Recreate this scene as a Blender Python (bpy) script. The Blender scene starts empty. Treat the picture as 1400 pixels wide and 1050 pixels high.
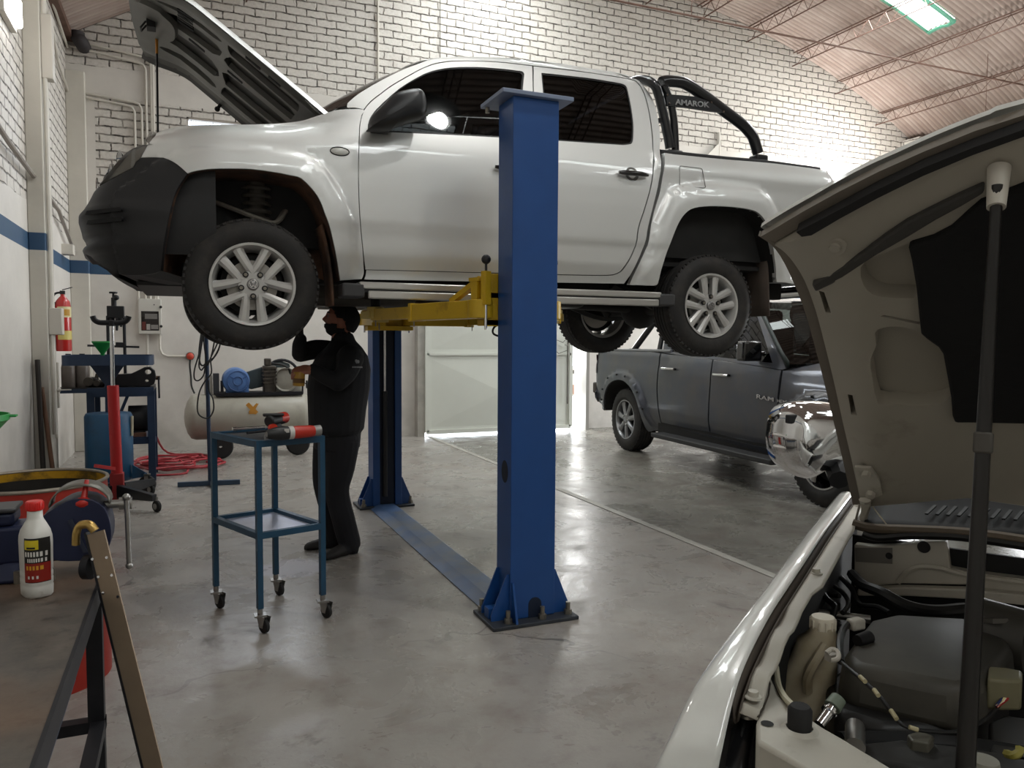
# silver pickup on a two-post lift in a workshop hall
import bpy, bmesh, random
from math import *
from mathutils import Vector, Matrix
from mathutils.geometry import delaunay_2d_cdt
random.seed(7)
SC = bpy.context.scene
COL = SC.collection
V = Vector
# ---------------------------------------------------------------- camera
FPX, YAW, PITCH, ROLL, CAMH = 1050.0, radians(23), radians(3.3), radians(-.35), 1.5
FW = V((sin(YAW)*cos(PITCH), cos(YAW)*cos(PITCH), -sin(PITCH)))
_r0 = V((cos(YAW), -sin(YAW), 0)); _u0 = _r0.cross(FW)
RT = _r0*cos(ROLL) - _u0*sin(ROLL); UP = RT.cross(FW)
EYE = V((0, 0, CAMH))
def ray(px, py): return FW + RT*((px-700)/FPX) + UP*((525-py)/FPX)
def at(px, py, ax, v):
    d = ray(px, py); return EYE + d*((v-EYE[ax])/d[ax])
def atY(px, py, y): return at(px, py, 1, y)
def atX(px, py, x): return at(px, py, 0, x)
def atZ(px, py, z=0.0): return at(px, py, 2, z)
def atD(px, py, d): return EYE + ray(px, py)*d
cam = bpy.data.cameras.new('camera'); co = bpy.data.objects.new('camera', cam); COL.objects.link(co)
cam.sensor_width = 36; cam.lens = 36*FPX/1400; cam.clip_start = .02; cam.clip_end = 300
co.matrix_world = Matrix(((RT.x, UP.x, -FW.x, 0), (RT.y, UP.y, -FW.y, 0), (RT.z, UP.z, -FW.z, CAMH), (0, 0, 0, 1)))
SC.camera = co
# ---------------------------------------------------------------- materials
def lin(c):
    if isinstance(c, str):
        c = [int(c[i:i+2], 16)/255 for i in (0, 2, 4)]
    return tuple((x/12.92 if x <= .04045 else ((x+.055)/1.055)**2.4) for x in c) + (1,)
MATS = {}
class NT:
    def __init__(s, name):
        s.mat = bpy.data.materials.new(name); s.mat.use_nodes = True
        s.t = s.mat.node_tree; s.n = s.t.nodes; s.l = s.t.links
        s.b = s.n['Principled BSDF']; s.out = s.n['Material Output']
    def node(s, ty, **kw):
        n = s.n.new(ty)
        for k, v in kw.items():
            if k in n.inputs: n.inputs[k].default_value = v
            else: setattr(n, k, v)
        return n
    def link(s, a, b): s.l.new(a, b)
    def coord(s):
        return s.node('ShaderNodeTexCoord').outputs['Object']
    def noise(s, vec, scale, detail=4, rough=.55, dist=0):
        n = s.node('ShaderNodeTexNoise'); n.inputs['Scale'].default_value = scale
        n.inputs['Detail'].default_value = detail; n.inputs['Roughness'].default_value = rough
        n.inputs['Distortion'].default_value = dist
        if vec is not None: s.link(vec, n.inputs['Vector'])
        return n.outputs['Fac']
    def ramp(s, fac, stops):
        n = s.node('ShaderNodeValToRGB'); e = n.color_ramp.elements
        while len(e) < len(stops): e.new(.5)
        for i, (p, c) in enumerate(stops):
            e[i].position = p; e[i].color = c if len(c) == 4 else tuple(c)+(1,)
        s.link(fac, n.inputs['Fac']); return n.outputs['Color']
    def mix(s, fac, a, b, mode='MIX'):
        n = s.node('ShaderNodeMix', data_type='RGBA'); n.blend_type = mode
        for sock, val in ((n.inputs[0], fac), (n.inputs[6], a), (n.inputs[7], b)):
            if hasattr(val, 'is_linked') or isinstance(val, bpy.types.NodeSocket): s.link(val, sock)
            else: sock.default_value = val
        return n.outputs[2]
    def math(s, op, a, b=0.0, c=None, clamp=False):
        n = s.node('ShaderNodeMath', operation=op); n.use_clamp = clamp
        for i, v in enumerate((a, b) if c is None else (a, b, c)):
            if isinstance(v, bpy.types.NodeSocket): s.link(v, n.inputs[i])
            else: n.inputs[i].default_value = v
        return n.outputs[0]
    def sep(s, vec):
        n = s.node('ShaderNodeSeparateXYZ'); s.link(vec, n.inputs[0]); return n.outputs
    def comb(s, x, y, z):
        n = s.node('ShaderNodeCombineXYZ')
        for i, v in enumerate((x, y, z)):
            if isinstance(v, bpy.types.NodeSocket): s.link(v, n.inputs[i])
            else: n.inputs[i].default_value = v
        return n.outputs[0]
    def bump(s, h, strength=.3, dist=.01):
        n = s.node('ShaderNodeBump'); n.inputs['Strength'].default_value = strength
        n.inputs['Distance'].default_value = dist; s.link(h, n.inputs['Height'])
        s.link(n.outputs[0], s.b.inputs['Normal']); return n
def mat(name, col, rough=.5, metal=0.0, var=0.0, vscale=6, bump=0.0, bscale=60, coat=0.0, rvar=0.0, dirt=None, dscale=3, dcut=(.55, .75), spec=None, emit=0):
    if name in MATS: return MATS[name]
    t = NT(name); c = lin(col); b = t.b
    b.inputs['Base Color'].default_value = c; b.inputs['Roughness'].default_value = rough; b.inputs['Metallic'].default_value = metal
    if spec is not None: b.inputs['Specular IOR Level'].default_value = spec
    if coat: b.inputs['Coat Weight'].default_value = coat; b.inputs['Coat Roughness'].default_value = .04
    o = t.coord() if (var or bump or dirt or rvar) else None
    cs = None
    if var:
        f = t.noise(o, vscale)
        lo = tuple(x*(1-var) for x in c[:3])+(1,); hi = tuple(min(1, x*(1+var)) for x in c[:3])+(1,)
        cs = t.ramp(f, [(.3, lo), (.7, hi)])
    if dirt:
        f = t.noise(o, dscale, 6, .65)
        m = t.ramp(f, [(dcut[0], (0, 0, 0)), (dcut[1], (1, 1, 1))])
        cs = t.mix(m, cs if cs is not None else c, lin(dirt))
    if cs is not None: t.link(cs, b.inputs['Base Color'])
    if rvar:
        f = t.noise(o, vscale*1.7, 5)
        t.link(t.math('MULTIPLY_ADD', f, rvar*2, max(.02, rough-rvar)), b.inputs['Roughness'])
    if bump: t.bump(t.noise(o, bscale, 3), bump, .004)
    if emit:
        b.inputs['Emission Color'].default_value = c; b.inputs['Emission Strength'].default_value = emit
    MATS[name] = t.mat; return t.mat
def glass(name, tint, rough=.02, refl=.6):
    """thin tinted pane: straight-through tint plus mirror reflection"""
    if name in MATS: return MATS[name]
    t = NT(name); t.n.remove(t.b)
    tr = t.node('ShaderNodeBsdfTransparent'); tr.inputs[0].default_value = lin(tint)
    gl = t.node('ShaderNodeBsdfGlossy'); gl.inputs['Roughness'].default_value = rough
    fr = t.node('ShaderNodeFresnel'); fr.inputs['IOR'].default_value = 1.5
    mx = t.node('ShaderNodeMixShader'); t.link(fr.outputs[0], mx.inputs[0]); t.link(tr.outputs[0], mx.inputs[1]); t.link(gl.outputs[0], mx.inputs[2])
    t.link(mx.outputs[0], t.out.inputs[0]); MATS[name] = t.mat; return t.mat
# ---------------------------------------------------------------- mesh builder
ORG = {}
def tag(o, label=None, cat=None, group=None, kind=None):
    if label: o['label'] = label
    if cat: o['category'] = cat
    if group: o['group'] = group
    if kind: o['kind'] = kind
    return o
def thing(name, label, cat, loc=(0, 0, 0), group=None, local=False, rz=0):
    o = bpy.data.objects.new(name, None); COL.objects.link(o); o.empty_display_size = .1
    o.location = loc; o.rotation_euler = (0, 0, rz); tag(o, label, cat, group)
    ORG[o] = V((0, 0, 0)) if local else V(loc); return o
def perp(d):
    d = d.normalized(); a = V((0, 0, 1)) if abs(d.z) < .9 else V((1, 0, 0))
    x = d.cross(a).normalized(); return x, d.cross(x).normalized()
class MB:
    def __init__(s): s.v = []; s.f = []; s.mi = []; s.cur = 0
    def add(s, vs, fs):
        n = len(s.v); s.v += [V(p) for p in vs]
        for f in fs: s.f.append([i+n for i in f]); s.mi.append(s.cur)
        return s
    def mat(s, i): s.cur = i; return s
    def box(s, c, size, rot=None):
        c = V(c); h = V(size)*.5; vs = []
        for x in (-1, 1):
            for y in (-1, 1):
                for z in (-1, 1):
                    p = V((x*h.x, y*h.y, z*h.z)); vs.append(c + (rot @ p if rot else p))
        return s.add(vs, [(0, 1, 3, 2), (4, 6, 7, 5), (0, 4, 5, 1), (2, 3, 7, 6), (0, 2, 6, 4), (1, 5, 7, 3)])
    def bb(s, a, b):
        a = V(a); b = V(b); return s.box((a+b)/2, (abs(b.x-a.x), abs(b.y-a.y), abs(b.z-a.z)))
    def bar(s, p0, p1, w, h, up=(0, 0, 1)):
        p0 = V(p0); p1 = V(p1); d = (p1-p0); L = d.length; d.normalize(); u = V(up)
        x = d.cross(u)
        if x.length < 1e-4: x = d.cross(V((1, 0, 0)))
        x.normalize(); z = x.cross(d); R = Matrix((x, d, z)).transposed()
        return s.box((p0+p1)/2, (w, L, h), R)
    def ring(s, c, x, y, r, n): return [V(c) + x*(r*cos(2*pi*k/n)) + y*(r*sin(2*pi*k/n)) for k in range(n)]
    def cyl(s, p0, p1, r0, r1=None, n=16, caps=True):
        p0 = V(p0); p1 = V(p1); r1 = r0 if r1 is None else r1; x, y = perp(p1-p0)
        vs = s.ring(p0, x, y, r0, n) + s.ring(p1, x, y, r1, n)
        fs = [(k, (k+1) % n, n+(k+1) % n, n+k) for k in range(n)]
        if caps: fs += [list(range(n))[::-1], list(range(n, 2*n))]
        return s.add(vs, fs)
    def tube(s, path, r, n=8, closed=False, caps=True, flat=1.0):
        P = [V(p) for p in path]; m = len(P)
        rs = r if isinstance(r, (list, tuple)) else [r]*m
        vs = []; x = None
        for i in range(m):
            a = P[(i-1) % m] if (closed or i > 0) else P[i]; b = P[(i+1) % m] if (closed or i < m-1) else P[i]
            d = (b-a)
            if d.length < 1e-9: d = V((0, 0, 1))
            d.normalize()
            if x is None: x, y = perp(d)
            else:
                x = x - d*x.dot(d)
                if x.length < 1e-6: x, y = perp(d)
                x.normalize()
            y = d.cross(x)
            vs += [P[i] + x*(rs[i]*cos(2*pi*k/n)) + y*(rs[i]*flat*sin(2*pi*k/n)) for k in range(n)]
        fs = []
        for i in range(m if closed else m-1):
            j = (i+1) % m
            fs += [(i*n+k, i*n+(k+1) % n, j*n+(k+1) % n, j*n+k) for k in range(n)]
        if caps and not closed: fs += [list(range(n))[::-1], list(range((m-1)*n, m*n))]
        return s.add(vs, fs)
    def lathe(s, prof, o=(0, 0, 0), axis=(0, 0, 1), n=32, a0=0, a1=2*pi, sx=1, sy=1, xdir=None):
        o = V(o); ax = V(axis).normalized()
        if xdir is not None: x = V(xdir).normalized(); y = ax.cross(x)
        else: x, y = perp(ax); y = ax.cross(x)
        full = abs(a1-a0-2*pi) < 1e-6; m = n if full else n+1; vs = []
        for (r, z) in prof:
            vs += [o + ax*z + x*(sx*r*cos(a0+(a1-a0)*k/n)) + y*(sy*r*sin(a0+(a1-a0)*k/n)) for k in range(m)]
        fs = []
        for i in range(len(prof)-1):
            for k in range(n):
                k2 = (k+1) % m; fs.append((i*m+k, i*m+k2, (i+1)*m+k2, (i+1)*m+k))
        return s.add(vs, fs)
    def ball(s, c, r, n=16, rot=None):
        r = (r, r, r) if isinstance(r, (int, float)) else r; c = V(c); vs = []; fs = []; m = n//2
        for i in range(m+1):
            th = pi*i/m
            for k in range(n):
                p = V((r[0]*sin(th)*cos(2*pi*k/n), r[1]*sin(th)*sin(2*pi*k/n), r[2]*cos(th))); vs.append(c + (rot @ p if rot else p))
        for i in range(m):
            for k in range(n): fs.append((i*n+k, (i+1)*n+k, (i+1)*n+(k+1) % n, i*n+(k+1) % n))
        return s.add(vs, fs)
    def grid(s, fn, nu, nv, cu=False, cv=False):
        U = nu if cu else nu+1; W = nv if cv else nv+1
        vs = [fn(i/nu, j/nv) for i in range(U) for j in range(W)]
        fs = [(i*W+j, ((i+1) % U)*W+j, ((i+1) % U)*W+(j+1) % W, i*W+(j+1) % W) for i in range(nu) for j in range(nv)]
        return s.add(vs, fs)
    def prism(s, poly, o, ex, ey, depth, holes=()):
        """polygon in the plane o+u*ex+v*ey, extruded along vector depth"""
        o = V(o); ex = V(ex); ey = V(ey); dp = V(depth)
        pts, tris, loops = cdt(poly, holes, None)
        n = len(pts); A = [o+ex*p[0]+ey*p[1] for p in pts]
        fs = [list(t) for t in tris] + [[i+n for i in t][::-1] for t in tris]
        for lp in loops:
            for k in range(len(lp)): a, b = lp[k], lp[(k+1) % len(lp)]; fs.append((a, b, b+n, a+n))
        return s.add(A+[p+dp for p in A], fs)
    def build(s, name, m, parent=None, smooth=40, bevel=0, label=None, local=None, seg=2, solid=0):
        me = bpy.data.meshes.new(name)
        og = ORG.get(parent, V((0, 0, 0))) if parent is not None else V((0, 0, 0))
        me.from_pydata([tuple(p-og) for p in s.v], [], s.f)
        for x in (m if isinstance(m, (list, tuple)) else [m]): me.materials.append(x)
        if any(s.mi): me.polygons.foreach_set('material_index', s.mi)
        bm = bmesh.new(); bm.from_mesh(me)
        bmesh.ops.remove_doubles(bm, verts=bm.verts, dist=1e-5)
        bmesh.ops.recalc_face_normals(bm, faces=bm.faces); bm.to_mesh(me); bm.free()
        if smooth:
            me.polygons.foreach_set('use_smooth', [True]*len(me.polygons)); me.set_sharp_from_angle(angle=radians(smooth))
        me.update()
        o = bpy.data.objects.new(name, me); COL.objects.link(o)
        if parent is not None: o.parent = parent; ORG[o] = og
        if solid:
            so = o.modifiers.new('s', 'SOLIDIFY'); so.thickness = solid; so.offset = 0
        if bevel:
            b = o.modifiers.new('b', 'BEVEL'); b.width = bevel; b.segments = seg; b.limit_method = 'ANGLE'; b.angle_limit = radians(35); b.harden_normals = False
        if label: o['label'] = label
        return o
def inside(p, poly):
    x, y = p; c = False; n = len(poly); j = n-1
    for i in range(n):
        xi, yi = poly[i]; xj, yj = poly[j]
        if (yi > y) != (yj > y) and x < (xj-xi)*(y-yi)/(yj-yi)+xi: c = not c
        j = i
    return c
def pdist(p, poly, closed=True):
    best = 1e9; n = len(poly)
    for i in range(n if closed else n-1):
        ax, ay = poly[i]; bx, by = poly[(i+1) % n]; dx, dy = bx-ax, by-ay; L = dx*dx+dy*dy
        t = 0 if L == 0 else max(0, min(1, ((p[0]-ax)*dx+(p[1]-ay)*dy)/L))
        d = (p[0]-ax-t*dx)**2+(p[1]-ay-t*dy)**2
        if d < best: best = d
    return sqrt(best)
def cdt(outer, holes=(), sp=None, lines=()):
    """constrained triangulation -> points, triangles, boundary loops"""
    vs = []; es = []; loops = []
    for lp in [outer]+list(holes):
        n0 = len(vs); vs += [V((p[0], p[1])) for p in lp]; ids = list(range(n0, n0+len(lp))); loops.append(ids)
        es += [(ids[k], ids[(k+1) % len(ids)]) for k in range(len(ids))]
    for ln in lines:
        ln = [p for p in ln if inside(p, outer) and not any(inside(p, h) for h in holes)]
        n0 = len(vs); vs += [V((p[0], p[1])) for p in ln]; es += [(n0+k, n0+k+1) for k in range(len(ln)-1)]
    if sp:
        xs = [p[0] for p in outer]; ys = [p[1] for p in outer]; j = 0; y = min(ys)+sp*.5
        while y < max(ys):
            x = min(xs)+(sp*.5 if j % 2 else 0)
            while x < max(xs):
                p = (x, y)
                if inside(p, outer) and not any(inside(p, h) for h in holes) and all(pdist(p, q) > sp*.45 for q in [outer]+list(holes)) and all(len(l) < 2 or pdist(p, l, False) > sp*.35 for l in lines):
                    vs.append(V(p))
                x += sp
            y += sp*.87; j += 1
    r = delaunay_2d_cdt(vs, es, [], 0, 1e-6)
    pts = [(p.x, p.y) for p in r[0]]; tris = []
    for f in r[2]:
        c = (sum(pts[i][0] for i in f)/len(f), sum(pts[i][1] for i in f)/len(f))
        if inside(c, outer) and not any(inside(c, h) for h in holes): tris.append(tuple(f))
    back = {}
    for i, src in enumerate(r[3]):
        for k in src: back[k] = i
    return pts, tris, [[back.get(i, i) for i in lp] for lp in loops]
def cr(P, n=4, closed=False):
    """Catmull-Rom resample of a polyline (tuples of any length)"""
    P = [tuple(p) for p in P]; m = len(P); out = []
    for i in range(m if closed else m-1):
        g = lambda k: P[k % m] if closed else P[max(0, min(m-1, k))]
        a, b, c, d = g(i-1), g(i), g(i+1), g(i+2)
        for k in range(n):
            t = k/n
            out.append(tuple(.5*(2*b[q]+(c[q]-a[q])*t+(2*a[q]-5*b[q]+4*c[q]-d[q])*t*t+(3*b[q]-a[q]-3*c[q]+d[q])*t**3) for q in range(len(b))))
    if not closed: out.append(P[-1])
    return out
def lerp(x, tab):
    if x <= tab[0][0]: return tab[0][1]
    for (a, va), (b, vb) in zip(tab, tab[1:]):
        if x <= b: return va+(vb-va)*(x-a)/(b-a)
    return tab[-1][1]
def sst(a, b, x):
    t = max(0, min(1, (x-a)/(b-a))); return t*t*(3-2*t)
def rrect(x0, y0, x1, y1, r, n=4):
    out = []
    for cx, cy, a in ((x1-r, y1-r, 0), (x0+r, y1-r, 90), (x0+r, y0+r, 180), (x1-r, y0+r, 270)):
        out += [(cx+r*cos(radians(a+90*k/n)), cy+r*sin(radians(a+90*k/n))) for k in range(n+1)]
    return out
def text(name, body, m, parent, o, ex, ey, h, depth=.002, shear=0, bold=0.0, width=None):
    """lettering laid in the plane (ex, ey) at o, letter height h"""
    cu = bpy.data.curves.new(name, 'FONT'); cu.body = body; cu.size = 1; cu.extrude = depth/h*.7; cu.shear = shear; cu.offset = bold; cu.resolution_u = 3
    ob = bpy.data.objects.new(name, cu); COL.objects.link(ob); bpy.context.view_layer.update()
    me = bpy.data.meshes.new_from_object(ob.evaluated_get(bpy.context.evaluated_depsgraph_get()))
    bpy.data.objects.remove(ob)
    xs = [v.co.x for v in me.vertices]; ys = [v.co.y for v in me.vertices]
    x0, x1, y0, y1 = min(xs), max(xs), min(ys), max(ys); k = h/(y1-y0); kx = k if width is None else width/(x1-x0)
    ex = V(ex).normalized(); ey = V(ey).normalized(); ez = ex.cross(ey); og = ORG.get(parent, V((0, 0, 0)))
    for v in me.vertices:
        v.co = V(o)-og + ex*((v.co.x-x0)*kx) + ey*((v.co.y-y0)*k) + ez*(v.co.z*k)
    me.materials.clear(); me.materials.append(m); me.update()
    q = bpy.data.objects.new(name, me); COL.objects.link(q)
    if parent is not None: q.parent = parent; ORG[q] = og
    return q
def copy_tree(o, parent=None):
    c = o.copy(); COL.objects.link(c); ORG[c] = ORG.get(o, V((0, 0, 0)))
    if parent is not None: c.parent = parent
    for ch in list(o.children): copy_tree(ch, c)
    return c
# ---------------------------------------------------------------- the hall
XL, XR, YB, YF = -1.36, 13.75, 11.5, -7.0
XC, ZC, RV = 6.392, -7.191, 14.734
def vz(x): return ZC+sqrt(RV*RV-(x-XC)**2)
ZSL, ZSR = vz(XL), vz(XR)
def struct(mb, name, m, **kw):
    o = mb.build(name, m, **kw); o['kind'] = 'structure'; return o
def wall_mat(name, axis, plaster_z, bands=(), tint='d8d3cc', stripe=True):
    t = NT(name); o = t.coord(); x, y, z = t.sep(o); h = x if axis == 'x' else y
    flat = t.comb(h, z, 0)
    w = t.node('ShaderNodeTexNoise', Scale=8.0, Detail=3.0); t.link(flat, w.inputs['Vector'])
    wv = t.node('ShaderNodeVectorMath', operation='MULTIPLY_ADD'); t.link(w.outputs['Color'], wv.inputs[0]); wv.inputs[1].default_value = (.040, .040, 0); t.link(flat, wv.inputs[2])
    br = t.node('ShaderNodeTexBrick', offset=.5); t.link(wv.outputs[0], br.inputs['Vector'])
    for k, v in (('Scale', 1.0), ('Mortar Size', .014), ('Mortar Smooth', .8), ('Bias', 0.0), ('Brick Width', .28), ('Row Height', .107)): br.inputs[k].default_value = v
    br.inputs['Color1'].default_value = (.35, .35, .35, 1); br.inputs['Color2'].default_value = (.75, .75, .75, 1)
    n1 = t.noise(flat, 2.2, 5); n2 = t.noise(flat, 26, 4); n3 = t.noise(flat, .7, 3)
    paint = t.mix(t.ramp(n2, [(.35, (0, 0, 0)), (.75, (1, 1, 1))]), lin(tint), tuple(x*.82 for x in lin(tint)[:3])+(1,))
    paint = t.mix(t.math('MULTIPLY', br.outputs['Color'], .16), paint, lin('9d8f80'))
    # open joints: dark where the mortar has fallen out, paint-filled elsewhere
    gapmask = t.ramp(t.noise(flat, 5.5, 5, .7), [(.28, (.15, .15, .15)), (.55, (1, 1, 1))])
    gap = t.math('MULTIPLY', br.outputs['Fac'], gapmask)
    col = t.mix(t.math('MULTIPLY', br.outputs['Fac'], .5), paint, lin('8f857a'))
    hole = t.ramp(t.noise(flat, 9.0, 4, .6), [(.46, (0, 0, 0)), (.60, (1, 1, 1))])
    core = t.ramp(br.outputs['Fac'], [(.35, (0, 0, 0)), (.85, (1, 1, 1))])
    col = t.mix(t.math('MULTIPLY', t.math('MULTIPLY', core, hole), .95), col, lin('2b2622'))
    col = t.mix(t.math('MULTIPLY', t.math('MULTIPLY', core, gapmask), .35), col, lin('4a433c'))
    st = t.ramp(n1, [(.60, (0, 0, 0)), (.82, (1, 1, 1))])
    col = t.mix(t.math('MULTIPLY', st, .35), col, lin('8a7c6c'))
    # plaster zones
    edge = t.math('MULTIPLY_ADD', n1, .16, -.08)
    zz = t.math('ADD', z, edge)
    pl = t.math('LESS_THAN', zz, plaster_z)
    for (a, b, lo, hi) in bands:
        q = t.math('MULTIPLY', t.math('MULTIPLY', t.math('GREATER_THAN', zz, a), t.math('LESS_THAN', zz, b)), t.math('MULTIPLY', t.math('GREATER_THAN', h, lo), t.math('LESS_THAN', h, hi)))
        pl = t.math('MAXIMUM', pl, q)
    base = t.mix(t.ramp(t.noise(flat, 1.3, 6, .65), [(.35, (0, 0, 0)), (.8, (1, 1, 1))]), lin(tint), tuple(x*.8 for x in lin(tint)[:3])+(1,))
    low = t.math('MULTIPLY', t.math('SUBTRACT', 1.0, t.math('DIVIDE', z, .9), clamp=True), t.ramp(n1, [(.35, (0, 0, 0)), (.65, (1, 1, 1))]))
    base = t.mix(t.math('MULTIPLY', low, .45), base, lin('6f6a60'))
    col = t.mix(pl, col, base)
    if stripe:
        band = t.math('MULTIPLY', t.math('GREATER_THAN', z, 2.325), t.math('LESS_THAN', z, 2.49))
        blue = t.mix(n1, lin('2a5068'), lin('31486c'))
        col = t.mix(band, col, blue)
    t.link(col, t.b.inputs['Base Color']); t.b.inputs['Roughness'].default_value = .62
    hgt = t.math('MULTIPLY_ADD', t.math('SUBTRACT', 1.0, br.outputs['Fac']), 1.0, t.math('MULTIPLY', n2, .35))
    hgt = t.math('MULTIPLY', hgt, t.math('SUBTRACT', 1.0, pl)); hgt = t.math('ADD', hgt, t.math('MULTIPLY', n1, .12))
    t.bump(hgt, .9, .018)
    return t.mat
M_wback = wall_mat('painted_brick_back', 'x', 2.78, [(4.62, 5.02, -2, 2.2), (2.2, 5.0, -2, XL+.32), (3.6, 4.95, 6.3, 14)])
M_wleft = wall_mat('painted_brick_left', 'y', 2.78)
M_wright = wall_mat('painted_brick_right', 'y', -1, stripe=False)
M_pil = wall_mat('plaster_pillar', 'x', 20, tint='cfcabf')
# floor: worn epoxy concrete on the near side of the joint, bare damp concrete beyond it
def floor_mat():
    t = NT('workshop_floor'); o = t.coord(); x, y, z = t.sep(o); p = t.comb(x, y, 0)
    n1 = t.noise(p, .9, 6, .6); n2 = t.noise(p, 4.5, 6, .65); n3 = t.noise(p, 30, 3); n4 = t.noise(p, 2.0, 5, .7, .6)
    a = t.mix(t.ramp(n1, [(.3, (0, 0, 0)), (.7, (1, 1, 1))]), lin('8e8a85'), lin('a7a29b'))
    a = t.mix(t.math('MULTIPLY', t.ramp(n2, [(.5, (0, 0, 0)), (.72, (1, 1, 1))]), .5), a, lin('6e6158'))
    a = t.mix(t.math('MULTIPLY', t.ramp(t.noise(p, 1.7, 6, .7, .4), [(.52, (0, 0, 0)), (.7, (1, 1, 1))]), .45), a, lin('7a685c'))
    a = t.mix(t.math('MULTIPLY', t.ramp(n4, [(.60, (0, 0, 0)), (.70, (1, 1, 1))]), .55), a, lin('3f3b37'))
    bcol = t.mix(t.ramp(n2, [(.35, (0, 0, 0)), (.65, (1, 1, 1))]), lin('6d6a62'), lin('85827a'))
    bcol = t.mix(t.math('MULTIPLY', t.ramp(n4, [(.5, (0, 0, 0)), (.66, (1, 1, 1))]), .6), bcol, lin('4e4038'))
    lane = t.math('GREATER_THAN', t.math('MULTIPLY_ADD', n2, .02, x), 3.47)
    col = t.mix(lane, a, bcol)
    # hairline cracks
    vo = t.node('ShaderNodeTexVoronoi', feature='DISTANCE_TO_EDGE'); vo.inputs['Scale'].default_value = .45
    wv = t.node('ShaderNodeVectorMath', operation='MULTIPLY_ADD'); wn = t.node('ShaderNodeTexNoise', Scale=3.0); t.link(p, wn.inputs['Vector']); t.link(wn.outputs['Color'], wv.inputs[0]); wv.inputs[1].default_value = (.5, .5, 0); t.link(p, wv.inputs[2]); t.link(wv.outputs[0], vo.inputs['Vector'])
    crk = t.math('MULTIPLY', t.math('LESS_THAN', vo.outputs['Distance'], .004), t.ramp(n1, [(.45, (0, 0, 0)), (.6, (1, 1, 1))]))
    col = t.mix(t.math('MULTIPLY', crk, .6), col, lin('3c3934'))
    # small specks of grit
    sp = t.math('GREATER_THAN', t.noise(p, 60, 2), .74)
    col = t.mix(t.math('MULTIPLY', sp, .5), col, lin('3a3632'))
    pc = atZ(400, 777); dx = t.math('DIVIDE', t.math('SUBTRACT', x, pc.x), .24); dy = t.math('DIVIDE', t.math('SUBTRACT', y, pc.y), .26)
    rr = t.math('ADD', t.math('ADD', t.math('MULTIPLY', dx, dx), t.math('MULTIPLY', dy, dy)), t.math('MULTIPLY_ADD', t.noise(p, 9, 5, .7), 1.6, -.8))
    painted_sheen = t.ramp(rr, [(.55, (1, 1, 1)), (.85, (0, 0, 0))])
    col = t.mix(t.math('MULTIPLY', painted_sheen, .75), col, lin('b2b1bd'))  # pale bluish reflection of daylight on the floor, put into the colour
    t.link(col, t.b.inputs['Base Color'])
    r = t.ramp(n4, [(.30, (.16, .16, .16)), (.55, (.34, .34, .34)), (.75, (.55, .55, .55))])
    t.link(r, t.b.inputs['Roughness'])
    t.bump(t.math('ADD', t.math('MULTIPLY', n2, .6), t.math('MULTIPLY', n3, .35)), .25, .012)
    return t.mat
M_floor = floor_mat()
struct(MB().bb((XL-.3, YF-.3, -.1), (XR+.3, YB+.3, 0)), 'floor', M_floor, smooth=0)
M_conc = mat('grey_concrete', 'aaa79f', .6, var=.15, bump=.3, bscale=25)
struct(MB().prism([(3.40, YF), (3.47, YF), (3.47, YB-.05), (3.40, YB-.05)], (0, 0, 0), (1, 0, 0), (0, 1, 0), (0, 0, .006)), 'trim_1', M_conc, bevel=.005)
# walls
arc = [(XL+(XR-XL)*k/40, vz(XL+(XR-XL)*k/40)) for k in range(41)]
prof = [(XL-.25, 0), (XR+.25, 0), (XR+.25, ZSR)] + arc[::-1] + [(XL-.25, ZSL)]
WIN = (.06, 2.2, 4.02, 4.50)          # x0,x1,z0,z1
GATE = (3.36, 6.16, 0.0, 3.6)
hole_w = [(WIN[0], WIN[2]), (WIN[1], WIN[2]), (WIN[1], WIN[3]), (WIN[0], WIN[3])]
# the gate opening reaches the floor: notch the outline
outer = [(XL-.25, -.05), (GATE[0], -.05), (GATE[0], GATE[3]), (GATE[1], GATE[3]), (GATE[1], -.05), (XR+.25, -.05), (XR+.25, ZSR)] + arc[::-1] + [(XL-.25, ZSL)]
struct(MB().prism(outer, (0, YB, 0), (1, 0, 0), (0, 0, 1), (0, .25, 0), [hole_w]), 'wall_back', M_wback, smooth=0)
struct(MB().prism(prof, (0, YF, 0), (1, 0, 0), (0, 0, 1), (0, -.25, 0)), 'wall_front', M_wright, smooth=0)
struct(MB().bb((XL-.25, YF, -.05), (XL, YB, ZSL)), 'wall_left', M_wleft, smooth=0)
RG = (4.6, 10.6, 4.2)                 # right gateway y0,y1,height
struct(MB().prism([(YF, -.05), (RG[0], -.05), (RG[0], RG[2]), (RG[1], RG[2]), (RG[1], -.05), (YB, -.05), (YB, ZSR), (YF, ZSR)], (XR, 0, 0), (0, 1, 0), (0, 0, 1), (.25, 0, 0)), 'wall_right', M_wright, smooth=0)
# pillars on the left wall and in the corners
struct(MB().bb((XL, 8.55, 0), (-1.215, 8.98, ZSL)), 'pillar_left', wall_mat('pillar_face', 'x', 20, tint='c9c4b9'), bevel=.01)
struct(MB().bb((XL, 3.6, 0), (-1.215, 4.0, ZSL)), 'pillar_left', M_pil, bevel=.01)
struct(MB().bb((XR-.3, 11.1, 0), (XR, YB, ZSR)), 'pillar_right', M_wright, bevel=.01)
struct(MB().bb((XL, YB-.1, 0), (XL+.22, YB, 4.9)), 'pillar_corner', M_pil, bevel=.01)
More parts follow.
